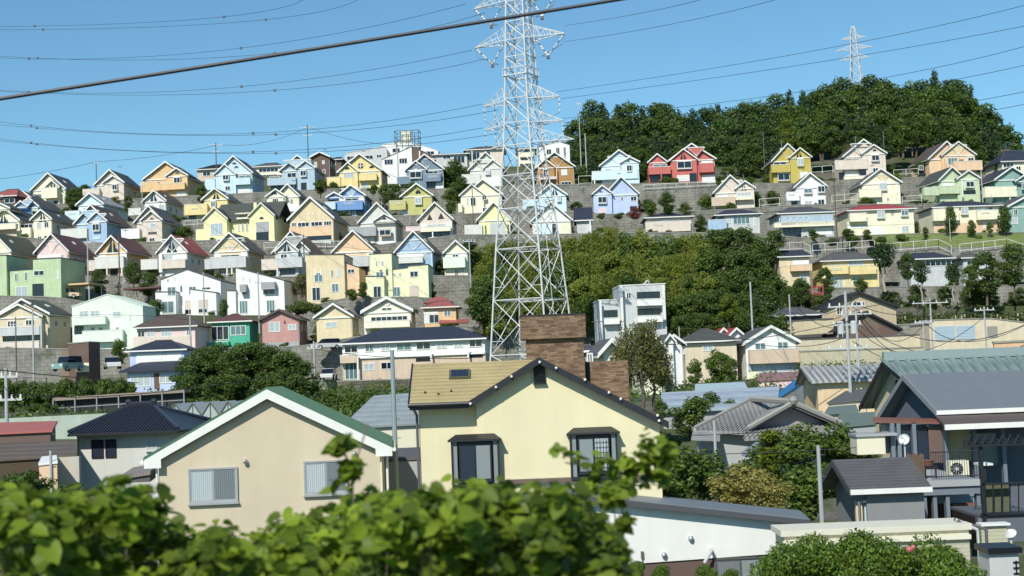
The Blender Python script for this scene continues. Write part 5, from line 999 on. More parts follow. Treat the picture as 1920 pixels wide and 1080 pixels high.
# ------------------------------------------------------------------ foreground buildings
def Q(fr, px, py, d=0.0):
    D = fwd * F + CR * (px - 960) + CU * (540 - py); ny = Vector((math.sin(fr.th), math.cos(fr.th), 0)); nx = Vector((math.cos(fr.th), -math.sin(fr.th), 0))
    t = (d + (fr.base - EYE).dot(ny)) / D.dot(ny); P = EYE + D * t - fr.base; return Vector((P.dot(nx), P.dot(ny), P.z))
def quad_slab(m, a, b, c, d, th=.12, mi=0):
    a, b, c, d = [Vector(v) for v in (a, b, c, d)]; u = Vector((0, 0, -th))
    return m.add([a, b, c, d, a + u, b + u, c + u, d + u], [(0, 1, 2, 3), (7, 6, 5, 4), (0, 4, 5, 1), (1, 5, 6, 2), (2, 6, 7, 3), (3, 7, 4, 0)], mi)
def nearwin(root, fr, x0, y0, x1, y1, d=0, frame='dgrey', glass=('curtain', 'dark'), sill=True):
    a = Q(fr, x0, y0, d); b = Q(fr, x1, y1, d); X0, X1, Z0, Z1 = a.x, b.x, b.z, a.z; w = MB(); e = .06; yf, yb = d - .07, d + .03
    w.box(X0, yf, Z0, X1, yb, Z0 + e).box(X0, yf, Z1 - e, X1, yb, Z1).box(X0, yf, Z0 + e, X0 + e, yb, Z1 - e).box(X1 - e, yf, Z0 + e, X1, yb, Z1 - e)
    if sill: w.box(X0 - .03, yf - .07, Z0 - .05, X1 + .03, yb, Z0 - .002)
    f = w.build('window', plain(frame, .4), root); n = len(glass)
    for i, gk in enumerate(glass):
        xa = X0 + e + (X1 - X0 - 2 * e) * i / n; xb = X0 + e + (X1 - X0 - 2 * e) * (i + 1) / n; s = MB(); off = .012 * (i % 2)
        s.box(xa, d - .05 + off, Z0 + e, xa + .035, d - .02, Z1 - e).box(xb - .035, d - .05 + off, Z0 + e, xb, d - .02, Z1 - e).box(xa + .035, d - .05 + off, Z0 + e, xb - .035, d - .02, Z0 + e + .05).box(xa + .035, d - .05 + off, Z1 - e - .04, xb - .035, d - .02, Z1 - e)
        s.build('sash', plain(frame, .4), f)
        if gk == 'lattice':
            q = MB()
            for j in range(1, 5): xx = xa + (xb - xa) * j / 5; q.box(xx - .008, d - .062, Z0 + e + .05, xx + .008, d - .052, Z1 - e - .05)
            for j in range(1, 7): zz = Z0 + e + (Z1 - Z0 - 2 * e) * j / 7; q.box(xa + .04, d - .068, zz - .008, xb - .04, d - .063, zz + .008)
            q.build('grille', plain('black', .4), f)
        MB().box(xa + .035, d - .035, Z0 + e + .05, xb - .035, d - .028, Z1 - e - .04).build('pane', glass_near('curtain' if gk == 'lattice' else gk), f)
    return f
def glass_near(kind):
    key = ('gn', kind)
    if key in _m: return _m[key]
    m, n, b = nmat('near_glass_' + kind); base = {'dark': (.02, .028, .05), 'curtain': (.42, .47, .48), 'grey': (.24, .27, .27), 'dim': (.17, .19, .20)}[kind]
    t = N(n, 'ShaderNodeTexCoord'); wv = N(n, 'ShaderNodeTexWave'); wv.inputs['Scale'].default_value = 3.2; wv.inputs['Distortion'].default_value = 1.5; wv.inputs['Detail'].default_value = 2
    mp = N(n, 'ShaderNodeMapping'); mp.inputs['Scale'].default_value = (1.4, 1, .06); n.links.new(t.outputs['Object'], mp.inputs[0]); n.links.new(mp.outputs[0], wv.inputs['Vector'])
    amp = .45 if kind in ('curtain', 'dim') else .1
    n.links.new(mulcol(n, base, mathn(n, 'MULTIPLY_ADD', wv.outputs['Fac'], amp, 1 - amp * .5)), b.inputs['Base Color']); b.inputs['Roughness'].default_value = .35
    b.inputs['Coat Weight'].default_value = .9; b.inputs['Coat Roughness'].default_value = .02; _m[key] = m; return m
def stucco(c, k=.86):
    key = ('stu', c)
    if key in _m: return _m[key]
    m, n, b = nmat('stucco'); base = tuple(v * k for v in rgb(c)); a = noise(n, .45, coord(n), 7, rough=.7); s = noise(n, 1.3, coord(n, (1, 1, .07)), 5); fine = noise(n, 55, coord(n), 3)
    f = mathn(n, 'MULTIPLY', mathn(n, 'MULTIPLY_ADD', a, .26, .87), mathn(n, 'MULTIPLY', mathn(n, 'MULTIPLY_ADD', s, .20, .90), mathn(n, 'MULTIPLY_ADD', fine, .1, .95)))
    n.links.new(mulcol(n, base, f), b.inputs['Base Color']); b.inputs['Roughness'].default_value = .9; b.inputs['Specular IOR Level'].default_value = .2; bump(n, b, fine, .5, .01); _m[key] = m; return m
# ---- yellow house with chimney
def yellow_house():
    fr = Frame(47, 785, 1240, 760, 1120, 0); r = fr.root('chimney_house', 'cream yellow house with mossy shingle roof, black trim and a brick chimney in the foreground', 'house')
    q = lambda x, y, d=0: Q(fr, x, y, d); ov = -.38; T_ = plain('dark', .45)
    a, l, rr = q(1010, 671, ov), q(880, 753, ov), q(1252, 792, ov); rl = q(768, 763, ov)
    s1 = (a.z - l.z) / (a.x - l.x); s2 = (a.z - rr.z) / (rr.x - a.x); gx = q(893, 760).x; bx = q(1241, 900).x; lx = q(786, 800, .3).x
    W_ = stucco('ywall')
    MB().prism([(gx, -1), (bx, -1), (bx, a.z - s2 * (bx - a.x) - .1), (a.x, a.z - .1), (gx, a.z - s1 * (a.x - gx) - .1)], 0, 7.5).build('wall', W_, r)
    MB().box(lx, .3, -1, gx - .002, 7.5, l.z - .02).build('wing_wall', W_, r)
    MB().prism(chev(l.x, l.z, a.x, a.z, rr.x, rr.z, -.06, .04), ov, 8).build('gable_roof', roofm('mossroof', .115, 2, .4), r)
    MB().prism(chev(l.x - .03, l.z - .02, a.x, a.z, rr.x + .03, rr.z, -.21, .03), ov - .05, ov - .002).build('fascia', T_, r)
    # dark soffit boards under the overhang
    MB().prism(chev(l.x, l.z, a.x, a.z, rr.x, rr.z, -.1, -.065), ov, -.003).build('soffit', plain('wood', .7), r)
    rx = rl.x; ry = (a.z - l.z) / .565; m = MB(); za = a.z - .03
    P = [Vector((rx, ov, l.z)), Vector((l.x, ov, l.z)), Vector((a.x, ov + ry, za)), Vector((rx, ov + ry, za))]
    quad_slab(m, *P, th=.1); quad_slab(m, P[3], P[2], P[2] + Vector((0, ry, -(za - l.z))), P[3] + Vector((0, ry, -(za - l.z))), th=.1); m.build('wing_roof', roofm('mossroof', .115, 2, .45), r)
    n = 12; m = MB()
    for i in range(n):      # shingle butts: thin real steps across the slope
        t = i / n; p0 = P[0].lerp(P[3], t); p1 = P[1].lerp(P[2], t); m.add([p0 + Vector((0, 0, .001)), p1 + Vector((0, 0, .001)), p1 + Vector((0, 0, .022)), p0 + Vector((0, 0, .022)), p0 + Vector((0, ry / n, (za - l.z) / n + .003)), p1 + Vector((0, ry / n, (za - l.z) / n + .003))], [(0, 1, 2, 3), (3, 2, 5, 4)])
    m.build('shingle_courses', roofm('mossroof', .115, 2, .3), r)
    MB().tube((rx - .05, ov - .07, l.z - .05), (l.x - .02, ov - .07, l.z - .05), .065, 8).box(rx, ov, l.z - .22, l.x, ov + .05, l.z - .02).build('gutter', T_, r)
    MB().box(rx - .04, ov, l.z - .14, rx - .002, ov + .05, l.z + .02).prismx([(ov, l.z - .12), (ov + ry, za - .12), (ov + ry, za + .03), (ov, l.z + .03)], rx - .06, rx - .003).build('verge_board', T_, r)
    MB().tube((lx - .06, .2, -1), (lx - .06, .2, l.z - .4), .045, 8).tube((lx - .06, .2, l.z - .4), (lx - .16, ov - .05, l.z - .1), .045, 8).build('downpipe', plain('dgrey', .5), r)
    # skylight lying in the slope
    def on(px, py):
        for it in range(1): pass
        D = fwd * F + CR * (px - 960) + CU * (540 - py); nrm = Vector((0, -(za - l.z), ry)).normalized(); P0 = fr.base + P[0]; t = (P0 - EYE).dot(nrm) / D.dot(nrm); return EYE + D * t - fr.base, nrm
    c0, nrm = on(862, 704); w, h = .36, .29; up = Vector((0, ry, za - l.z)).normalized(); X = Vector((1, 0, 0)); m = MB(); g_ = MB()
    def plate(mm, w, h, lo_, hi_, hole=0):
        v = [c0 + X * sx * w + up * sy * h + nrm * z for z in (lo_, hi_) for sx, sy in ((-1, -1), (1, -1), (1, 1), (-1, 1))]
        mm.add(v, [(0, 3, 2, 1), (4, 5, 6, 7), (0, 1, 5, 4), (1, 2, 6, 5), (2, 3, 7, 6), (3, 0, 4, 7)])
    plate(m, w, h, 0, .09); plate(g_, w - .07, h - .07, .091, .1); sk = m.build('skylight', plain('moss', .5), r); g_.build('pane', glass_near('dark'), sk)
    for px, py in ((797, 738), (822, 741), (846, 735)): p, _ = on(px, py); MB().box(p.x - .03, p.y - .03, p.z, p.x + .03, p.y + .03, p.z + .08).build('snow_guard', T_, r)
    # louvre vent
    p0, p1 = q(1000, 682, -.09), q(1023, 717, -.09); m = MB(); m.box(p0.x, -.09, p1.z, p1.x, .02, p0.z)
    for i in range(9): z = p1.z + (p0.z - p1.z) * (i + .3) / 9; m.box(p0.x + .02, -.15, z, p1.x - .02, -.091, z + .025)
    m.box(p0.x - .03, -.16, p1.z - .05, p1.x + .03, .01, p1.z - .002); m.build('louvre_vent', plain('black', .5), r)
    # spotlights along the verge
    for px, py in ((882, 757), (930, 726), (959, 706), (1012, 679), (1043, 690), (1097, 712), (1142, 736), (1164, 748), (1233, 779), (1236, 789)):
        p = q(px, py, ov - .12); MB().ball(p, .05, 1.0).box(p.x - .02, p.y, p.z - .02, p.x + .02, p.y + .1, p.z + .02).build('spotlight', plain('white', .3), r)
    # bay windows
    for x0, x1, yt, yb_, gl in ((845, 938, 829, 905, ('dark', 'grey')), (1068, 1160, 816, 890, ('grey', 'lattice'))):
        p = -.42; A = q(x0, yt, p); Bq = q(x1, yb_, p); b = MB(); X0, X1, Z0, Z1 = A.x, Bq.x, Bq.z - .12, A.z
        b.box(X0, p, Z0, X1, -.003, Z0 + .1).box(X0, p + .01, Z0 + .1, X0 + .06, -.003, Z1).box(X1 - .06, p + .01, Z0 + .1, X1, -.003, Z1).box(X0 + .06, p + .3, Z0 + .1, X1 - .06, -.003, Z1)
        b.box(X0 + .2, p + .02, Z0 + .1, X0 + .25, p + .08, Z1).box(X1 - .25, p + .02, Z0 + .1, X1 - .2, p + .08, Z1)
        bay = b.build('bay_window', T_, r)
        MB().add([(X0 - .1, p - .1, Z1), (X1 + .1, p - .1, Z1), (X1 + .1, -.003, Z1), (X0 - .1, -.003, Z1), (X0 - .1, p - .1, Z1 + .06), (X1 + .1, p - .1, Z1 + .06), (X1 - .15, -.003, Z1 + .22), (X0 + .15, -.003, Z1 + .22)],
                 [(0, 3, 2, 1), (4, 5, 6, 7), (0, 1, 5, 4), (1, 2, 6, 5), (2, 3, 7, 6), (3, 0, 4, 7)]).build('hood', plain('dark', .5), bay)
        w = nearwin(bay, fr, x0 + 12, yt + 2, x1 - 12, yb_ - 2, p + .09, 'dark', gl, False)
        MB().box(X0 + .06, p + .06, Z0 + .1, X0 + .2, p + .07, Z1).build('side_pane', glass_near('grey'), bay); MB().box(X1 - .2, p + .06, Z0 + .1, X1 - .06, p + .07, Z1).build('side_pane', glass_near('grey'), bay)
    MB().box(gx + .2, -.16, q(1000, 905).z, bx - .3, -.003, q(1000, 903).z + .1).build('base_moulding', plain('bwall'), r)
    # chimney and stone pier
    st = stonem((150, 124, 98), (100, 78, 62), (58, 46, 38), 3.6, 17)
    d = 2.6; A = q(986, 628, d); Bq = q(1097, 720, d); C0 = q(975, 594, d - .18); C1 = q(1099, 632, d - .18)
    ch = MB().box(A.x, d, Bq.z - 1.5, Bq.x, d + 1.3, C1.z + .02).build('chimney', st, r)
    MB().box(C0.x, d - .18, C1.z, C1.x, d + 1.5, C0.z).build('chimney_cap', st, ch)
    MB().box(C0.x - .02, d - .2, C0.z + .001, C1.x + .02, d + 1.52, C0.z + .05).build('cap_flashing', plain('dark'), ch)
    d = 3.2; A = q(1105, 678, d); Bq = q(1181, 760, d)
    MB().box(A.x, d, Bq.z - 2, Bq.x, d + 1.6, A.z).build('stone_pier', st, r); E0 = q(1098, 678, d - .04)
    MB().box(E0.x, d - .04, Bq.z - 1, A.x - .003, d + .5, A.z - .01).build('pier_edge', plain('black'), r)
yellow_house()
# ---- beige house
def beige_house():
    fr = Frame(48, 283, 722, 855, 1130, -5); r = fr.root('beige_house', 'beige stucco gable house with a broad white verge and green roof in the foreground', 'house')
    q = lambda x, y, d=0: Q(fr, x, y, d); ov = -.26; a, l, rr = q(500, 731, ov), q(270, 862, ov), q(735, 838, ov)
    s1 = (a.z - l.z) / (a.x - l.x); s2 = (a.z - rr.z) / (rr.x - a.x); x0 = q(298, 900).x; x1 = q(719, 900).x
    MB().prism([(x0, -1), (x1, -1), (x1, a.z - s2 * (x1 - a.x) - .3), (a.x, a.z - .3), (x0, a.z - s1 * (a.x - x0) - .3)], 0, 6.6).build('wall', stucco('beige'), r)
    rm = roofm('greenroof', .3, 1, .3); MB().prism(chev(l.x - .03, l.z, a.x, a.z, rr.x + .03, rr.z, -.05, .06), ov + .01, 6.9).build('roof', rm, r)
    m = MB()
    for i in range(23):      # batten ribs running down the slope
        y = ov + .3 * i; m.prism(chev(l.x, l.z, a.x, a.z, rr.x, rr.z, .061, .095), y, y + .03)
    m.build('roof_ribs', plain('greenroof', .5), r)
    e = .35; m = MB(); m.prism([(l.x, l.z - .02), (a.x, a.z + .02), (rr.x, rr.z - .02), (rr.x, rr.z - .3), (rr.x - e * 1.6, rr.z - .3), (rr.x - e * 1.6, rr.z - .02 + s2 * e * 1.6 - .3), (a.x, a.z - .3), (l.x + e * 1.6, l.z + s1 * e * 1.6 - .3), (l.x + e * 1.6, l.z - .3), (l.x, l.z - .3)], ov - .04, ov); m.build('verge_board', plain('trim', .45), r)
    MB().prism(chev(l.x + .2, l.z + .1, a.x, a.z, rr.x - .2, rr.z + .1, -.32, -.3), ov + .01, -.003).build('soffit', plain('dgrey', .7), r)
    for s, p in ((-1, l), (1, rr)):
        g_ = MB().tube((p.x + s * .07, ov - .05, p.z - .08), (p.x + s * .07, 6.8, p.z - .08), .07, 8).build('gutter', plain('trim', .4), r)
    MB().tube((l.x + .38, -.06, -1), (l.x + .38, -.06, l.z - .35), .04, 8).tube((l.x + .38, -.06, l.z - .35), (l.x, -.1, l.z - .12), .04, 8).build('downpipe', plain('trim', .4), r)
    MB().tube((x1 - .06, -.06, -1), (x1 - .06, -.06, rr.z - .3), .035, 8).build('downpipe', plain('cream', .4), r); MB().tube((x1 + .14, .2, -1), (x1 + .14, .2, rr.z - .35), .045, 8).tube((x1 + .14, .2, rr.z - .35), (rr.x + .06, .1, rr.z - .12), .045, 8).build('downpipe', plain('trim', .4), r)
    nearwin(r, fr, 353, 879, 447, 941, 0, 'grey', ('curtain', 'dim')); nearwin(r, fr, 569, 865, 653, 925, 0, 'grey', ('curtain', 'dim'))
    for px, py in ((460, 864), (665, 849)): p = q(px, py, -.06); MB().tube((p.x, .02, p.z), (p.x, -.12, p.z), .07, 10).ball((p.x, -.12, p.z - .03), .085, .9).build('vent_hood', plain('lgrey', .3, .8), r)
beige_house()
def mh(fn, *a, rm=None, **k):
    global roofm
    old = roofm
    if rm: roofm = lambda *x, **y: rm
    o = fn(*a, **k); roofm = old; return o
tilem = roofm('tile', .28, 0, .55, .9, .35, 1.0)
def tiled_house():
    fr = Frame(80, 134, 334, 808, 935, 10); r = fr.root('tiled_house', 'grey plaster house with a black glazed tile hip roof behind the beige house', 'house')
    q = lambda x, y, d=0: Q(fr, x, y, d); l, rr = q(128, 815, -.8), q(334, 806, -.8); ze = (l.z + rr.z) / 2; dep = 6.6; xa, xb = q(238, 762, 2.5), q(286, 760, 2.5); za = xa.z; x0, x1 = q(146, 850).x, q(322, 850).x
    MB().box(x0, 0, -2, x1, 5.4, ze + .1).build('wall', stucco('pale', .8), r)
    v = [(l.x, -.8, ze), (rr.x, -.8, ze), (rr.x, 6.2, ze), (l.x, 6.2, ze), (xa.x, 2.7, za), (xb.x, 2.7, za)]; lo_ = [(a, b, c - .12) for a, b, c in v[:4]]
    MB().add(v + lo_, [(0, 1, 5, 4), (2, 3, 4, 5), (6, 7, 1, 0), (8, 9, 3, 2), (9, 8, 7, 6)]).add(v + lo_, [(1, 2, 5), (3, 0, 4), (7, 8, 2, 1), (9, 6, 0, 3)], 1).build('roof', [tilem, roofm('tile', .28, 1, .55, .9, .35, 1.0)], r)
    m = MB(); V0, V1, R0_, R1_ = Vector(v[0]), Vector(v[1]), Vector(v[4]), Vector(v[5])
    for i in range(33):
        t = (i + .5) / 33; b = V0.lerp(V1, t); up = min(1, (b.x - V0.x) / (R0_.x - V0.x), (V1.x - b.x) / (V1.x - R1_.x)); e = Vector((b.x, b.y + 3.5 * up, b.z + (za - ze) * up)); m.tube(b + Vector((0, 0, .03)), e + Vector((0, 0, .03)), .06, 5)
    m.build('tile_ribs', plain('tile', .3), r)
    m = MB(); m.tube(R0_ + Vector((-.1, 0, .12)), R1_ + Vector((.1, 0, .12)), .15, 6); m.tube(R0_, V0 + Vector((0, 0, .12)), .11, 6).tube(R1_, V1 + Vector((0, 0, .12)), .11, 6).tube(R1_, Vector(v[2]) + Vector((0, 0, .12)), .11, 6)
    for p in (R0_, R1_): m.ball(p + Vector((0, 0, .25)), .2, .9)
    m.build('ridge_tiles', plain('tile', .3), r)
    MB().box(l.x, -.9, ze - .14, rr.x, -.802, ze - .02).build('gutter', plain('black'), r)
    for b in ((172, 825, 195, 859), (198, 824, 219, 858)): nearwin(r, fr, *b, 0, 'dark', ('dark',), False)
    nearwin(r, fr, 275, 822, 296, 845, 0, 'lgrey', ('curtain', 'curtain'))
    a = q(147, 860, -.1); MB().path([(a.x, -.1, -1.5), (a.x, -.1, ze - .3), (a.x + .2, -.6, ze - .1)], .05, 6).build('downpipe', plain('bwall'), r)
tiled_house()
def gable_x(label, name, Y0, Y1, Ya, front, back, apex, rx, wallc, rm, bottom, cat='house', th=.14, wall_in=.6, fasc='hmetal', gut=None, ext=1.0, ribs=None):
    """building whose ridge runs to the right; its left gable end is seen. front/back/apex photo px of the verge, rx: photo px where it ends"""
    A = at(*apex, Ya); Bf = at(*front, Y0); Bb = at(*back, Y1); base = Vector((Bf.x, Y0, at(*bottom, Y0).z)); r = empty(name, base, 0, label, cat)
    a, f, b = A - base, Bf - base, Bb - base; L = at(rx, apex[1], Ya).x - A.x; ex = Vector((L, 0, 0)); m = MB()
    quad_slab(m, f, f + ex, a + ex, a, th); quad_slab(m, a, a + ex, b + ex, b, th); m.build('roof', rm, r)
    v = MB(); u = Vector((0, 0, -.26))
    for p in (f, b): w = Vector((-.06, 0, 0)); v.add([p + w, a + w, a + w + u, p + w + u, p + w * .05, a + w * .05, a + w * .05 + u, p + w * .05 + u], [(0, 1, 2, 3), (7, 6, 5, 4), (0, 4, 5, 1), (2, 6, 7, 3), (1, 5, 6, 2), (3, 7, 4, 0)])
    v.build('verge_board', plain(fasc, .5), r)
    wi = Vector((wall_in, 0, 0)); s = .12; ff = f.lerp(a, s) + wi + Vector((0, 0, -.1)); bb = b.lerp(a, s) + wi + Vector((0, 0, -.1)); aa = a + wi + Vector((0, 0, -.12)); zb = -2.0; E = Vector((L - wall_in - .2, 0, 0))
    P = [Vector((ff.x, ff.y, zb)), ff, aa, bb, Vector((bb.x, bb.y, zb))]; n = 5
    MB().add(P + [p + E for p in P], [tuple(range(n)), tuple(range(2 * n - 1, n - 1, -1))] + [(i, i + n, (i + 1) % n + n, (i + 1) % n) for i in range(n)]).build('wall', wallc, r)
    if gut: MB().box(f.x - .05, f.y - .12, f.z - .2, f.x + L, f.y - .005, f.z - .02).build('gutter', plain(gut, .4), r)
    if ribs:
        q = MB(); n = int(L / ribs)
        for i in range(n + 1): x = Vector((i * ribs, 0, .03)); q.tube(f + x, a + x, ribs * .22, 5)
        q.build('roof_ribs', rm, r)
    return r, base
rN, bN = gable_x('foreground house with a smooth grey metal roof and blue grey gable, right edge', 'metal_roofed_house', 61, 66.5, 63.6, (1757, 769), (1640, 790), (1694, 702), 2010, stucco((112, 120, 132), .75), plain('hmetal', .38, .3), (1760, 1010), gut='trim')
rM, bM = gable_x('older house with a green grey tiled ridge roof behind the grey metal roof', 'tile_roofed_house', 66.5, 72.5, 69, (1702, 715), (1612, 762), (1656, 676), 2020, stucco('beige', .6), roofm((120, 140, 138), .27, 0, .4, .86, .5, 1.0), (1700, 1000), fasc='black', ribs=.54)
def ridge_beam():
    a = at(1656, 676, 69) - bM; b = at(2000, 676, 69) - bM; MB().box(a.x, a.y - .18, a.z - .02, b.x, a.y + .18, a.z + .42).build('ridge_tiles', plain((140, 158, 156), .6), rM)
    p = at(1650, 720, 68.5) - bM; MB().box(p.x + .9, p.y - .6, p.z - .15, p.x + .96, p.y + .6, p.z + .15).build('gable_vent', plain('black'), rM)
ridge_beam()
def pbox(m, x0, y0, x1, y1, Ya, Yb, org, mi=0, dz0=0):
    ym = (y0 + y1) / 2; xm = min(1900, (x0 + x1) / 2); m.box((at(x0, ym, Ya) - org).x, Ya - org.y, (at(xm, y1, Ya) - org).z + dz0, (at(x1, ym, Ya) - org).x, Yb - org.y, (at(xm, y0, Ya) - org).z, mi); return m
def addp(root, org, name, mat, *bx):
    m = MB()
    for b in bx: pbox(m, *b, org)
    return m.build(name, mat, root)
def n_details():
    r, o = rN, bN
    m = MB(); a, b, c, d = [at(*p) - o for p in ((1774, 800, 58.6), (2000, 790, 58.6), (2000, 772, 60.8), (1755, 780, 60.8))]; quad_slab(m, a, b, c, d, .1); m.build('lower_roof', plain('brown', .6), r)
    addp(r, o, 'lower_gutter', plain('trim', .4), (1772, 792, 2000, 802, 58.45, 58.59))
    m = MB(); a, b, c, d = [at(*p) - o for p in ((1636, 789, 60.2), (1772, 792, 60.2), (1772, 785, 61.6), (1636, 782, 61.6))]; quad_slab(m, a, b, c, d, .08); m.build('porch_canopy', plain('rust', .6), r)
    addp(r, o, 'wall_panel', stucco((196, 178, 120), .8), (1776, 806, 1823, 865, 60.5, 60.9))
    for b in ((1653, 793, 1672, 850), (1825, 812, 1870, 872)): addp(r, o, 'window_panel', glass_near('dim'), (*b, 60.6, 60.9))
    for x in (1672, 1684, 1713, 1772, 1826, 1880): addp(r, o, 'post', plain('bmetal', .5), (x, 792, x + 7, 905, 60.2, 60.5))
    addp(r, o, 'sliding_door', glass_near('dark'), (1686, 796, 1712, 868, 60.55, 60.8), (1720, 796, 1740, 868, 60.55, 60.8)); addp(r, o, 'door', plain('bwall'), (1742, 800, 1768, 868, 60.5, 60.8))
    addp(r, o, 'balcony', stucco('cream', .8), (1607, 818, 1660, 852, 59.8, 61.0)); addp(r, o, 'balcony_rail', plain('grey'), (1605, 813, 1682, 818, 59.7, 61.1))
n_details()
def deck():
    o = at(1705, 905, 55); r = empty('roof_terrace', o, 0, 'concrete terrace on posts with a dark railing right of the small garage', 'terrace')
    addp(r, o, 'deck_slab', plain('grey', .8), (1700, 901, 1838, 913, 53.5, 60)); addp(r, o, 'edge_beam', plain('bmetal', .6), (1700, 913, 1838, 928, 53.6, 54.0))
    for x in (1703, 1733, 1752, 1776, 1834): addp(r, o, 'post', plain('bmetal', .6), (x, 914, x + 7, 1040, 53.7, 54.0))
    addp(r, o, 'back_wall_or_shade', stucco('wood', .5), (1706, 928, 1838, 1050, 57, 57.3)); addp(r, o, 'storage_door', plain('rust', .7), (1786, 944, 1832, 1000, 56.8, 56.99)); addp(r, o, 'storage_panel', plain('slblue', .7), (1755, 926, 1834, 943, 55.9, 56.1))
    m = MB(); a = at(1745, 848, 53.8) - o; b = at(1838, 845, 53.8) - o; c = at(1745, 899, 53.8) - o
    m.tube((a.x, a.y, a.z), (b.x, a.y, a.z), .025, 5).tube((a.x, a.y, c.z + .1), (b.x, a.y, c.z + .1), .02, 5)
    for i in range(22): x = a.x + (b.x - a.x) * i / 21; m.tube((x, a.y, c.z), (x, a.y, a.z), .012, 4)
    m.build('railing', plain('dark'), r)
    m = MB()
    for i in range(8): pbox(m, 1702 + i * 4, 850 + (i % 3) * 1.5, 1705.4 + i * 4, 902, 53.8, 53.84, o)
    m.build('wood_screen', plain('wood', .8), r)
    o2 = at(1799, 893, 56.4); ac = empty('air_conditioner', o2, 0, 'cream outdoor air conditioner unit with a round fan on the terrace', 'air conditioner'); addp(ac, o2, 'casing', plain('cream', .5), (1781, 864, 1817, 893, 56, 56.5))
    p = at(1794, 879, 56) - o2; m = MB(); m.tube((p.x, p.y - .02, p.z), (p.x, p.y - .001, p.z), .25, 18, mi=0).tube((p.x, p.y - .05, p.z), (p.x, p.y - .021, p.z), .07, 10, mi=1)
    for i in range(10): t = 6.283 * i / 10; m.tube((p.x, p.y - .03, p.z), (p.x + .25 * math.cos(t), p.y - .03, p.z + .25 * math.sin(t)), .008, 3, mi=1)
    m.build('fan_grille', [plain('dark'), plain('lgrey')], ac); o3 = at(1748, 880, 55)
    t = empty('plant_stand', o3, 0, 'dark stand holding an orange flower pot at the terrace corner', 'stand'); addp(t, o3, 'stand_top', plain('black'), (1734, 874, 1758, 880, 54.6, 55.4)); addp(t, o3, 'leg', plain('black'), (1735, 880, 1737, 903, 54.7, 54.8)); addp(t, o3, 'leg', plain('black'), (1755, 880, 1757, 902, 54.7, 54.8))
    q = at(1741, 872, 55); tag(MB().tube((q.x, q.y, q.z - .05), (q.x, q.y, q.z + .16), .15, 12, .22).tube((q.x, q.y, q.z + .16), (q.x, q.y, q.z + .2), .24, 12).build('flower_pot', plain('rust', .8)), 'orange brown flower pot standing on the dark stand', 'flower pot')
    o4 = at(1697, 850, 57); d = empty('satellite_dish', o4, 0, 'white satellite dish on a post beside the terrace', 'satellite dish'); MB().tube((0, 0, -.6), (0, 0, .35), .03, 6).build('mast', plain('lgrey'), d)
    m = MB(); c = Vector((.02, 0, .55)); ax = Vector((-.5, -.8, .25)).normalized(); u = ax.orthogonal().normalized(); v = ax.cross(u); rings = [(0, 0), (.09, .015), (.16, .04), (.22, .09)]; vs = []; fs = []
    for rr_, hh in rings: vs += [c + ax * hh + (u * math.cos(6.283 * i / 16) + v * math.sin(6.283 * i / 16)) * rr_ for i in range(16)]
    for j in range(3): fs += [(j * 16 + i, j * 16 + (i + 1) % 16, (j + 1) * 16 + (i + 1) % 16, (j + 1) * 16 + i) for i in range(16)]
    m.add(vs, fs).build('dish', plain('white', .4), d); MB().tube(c, c + ax * .42, .015, 4).ball(c + ax * .42, .05).build('receiver_arm', plain('lgrey'), d)
deck()
rO, bO = gable_x('small grey garage house with a dark ribbed roof and white gutter', 'garage_house', 50.5, 55.2, 52.8, (1596, 917), (1534, 912), (1562, 862), 1706, stucco('grey', .6), roofm('dgrey', .09, 2, .5), (1600, 1040), gut='trim', fasc='slate')
addp(rO, bO, 'garage_shutter', plain('pblue', .5, 0, .7), (1622, 945, 1697, 1010, 50.9, 51.04)); addp(rO, bO, 'lintel', plain('trim'), (1618, 937, 1702, 941, 50.8, 51.05)); addp(rO, bO, 'corner_board', plain('peach'), (1606, 940, 1618, 1010, 50.85, 51.04))
def garage_pipe():
    a = at(1618, 916, 50.4) - bO; MB().path([(a.x, a.y, a.z), (a.x - .1, a.y + .3, a.z - .45), (a.x - .1, a.y + .3, a.z - 2.2)], .04, 6).build('downpipe', plain('bmetal'), rO)
garage_pipe()
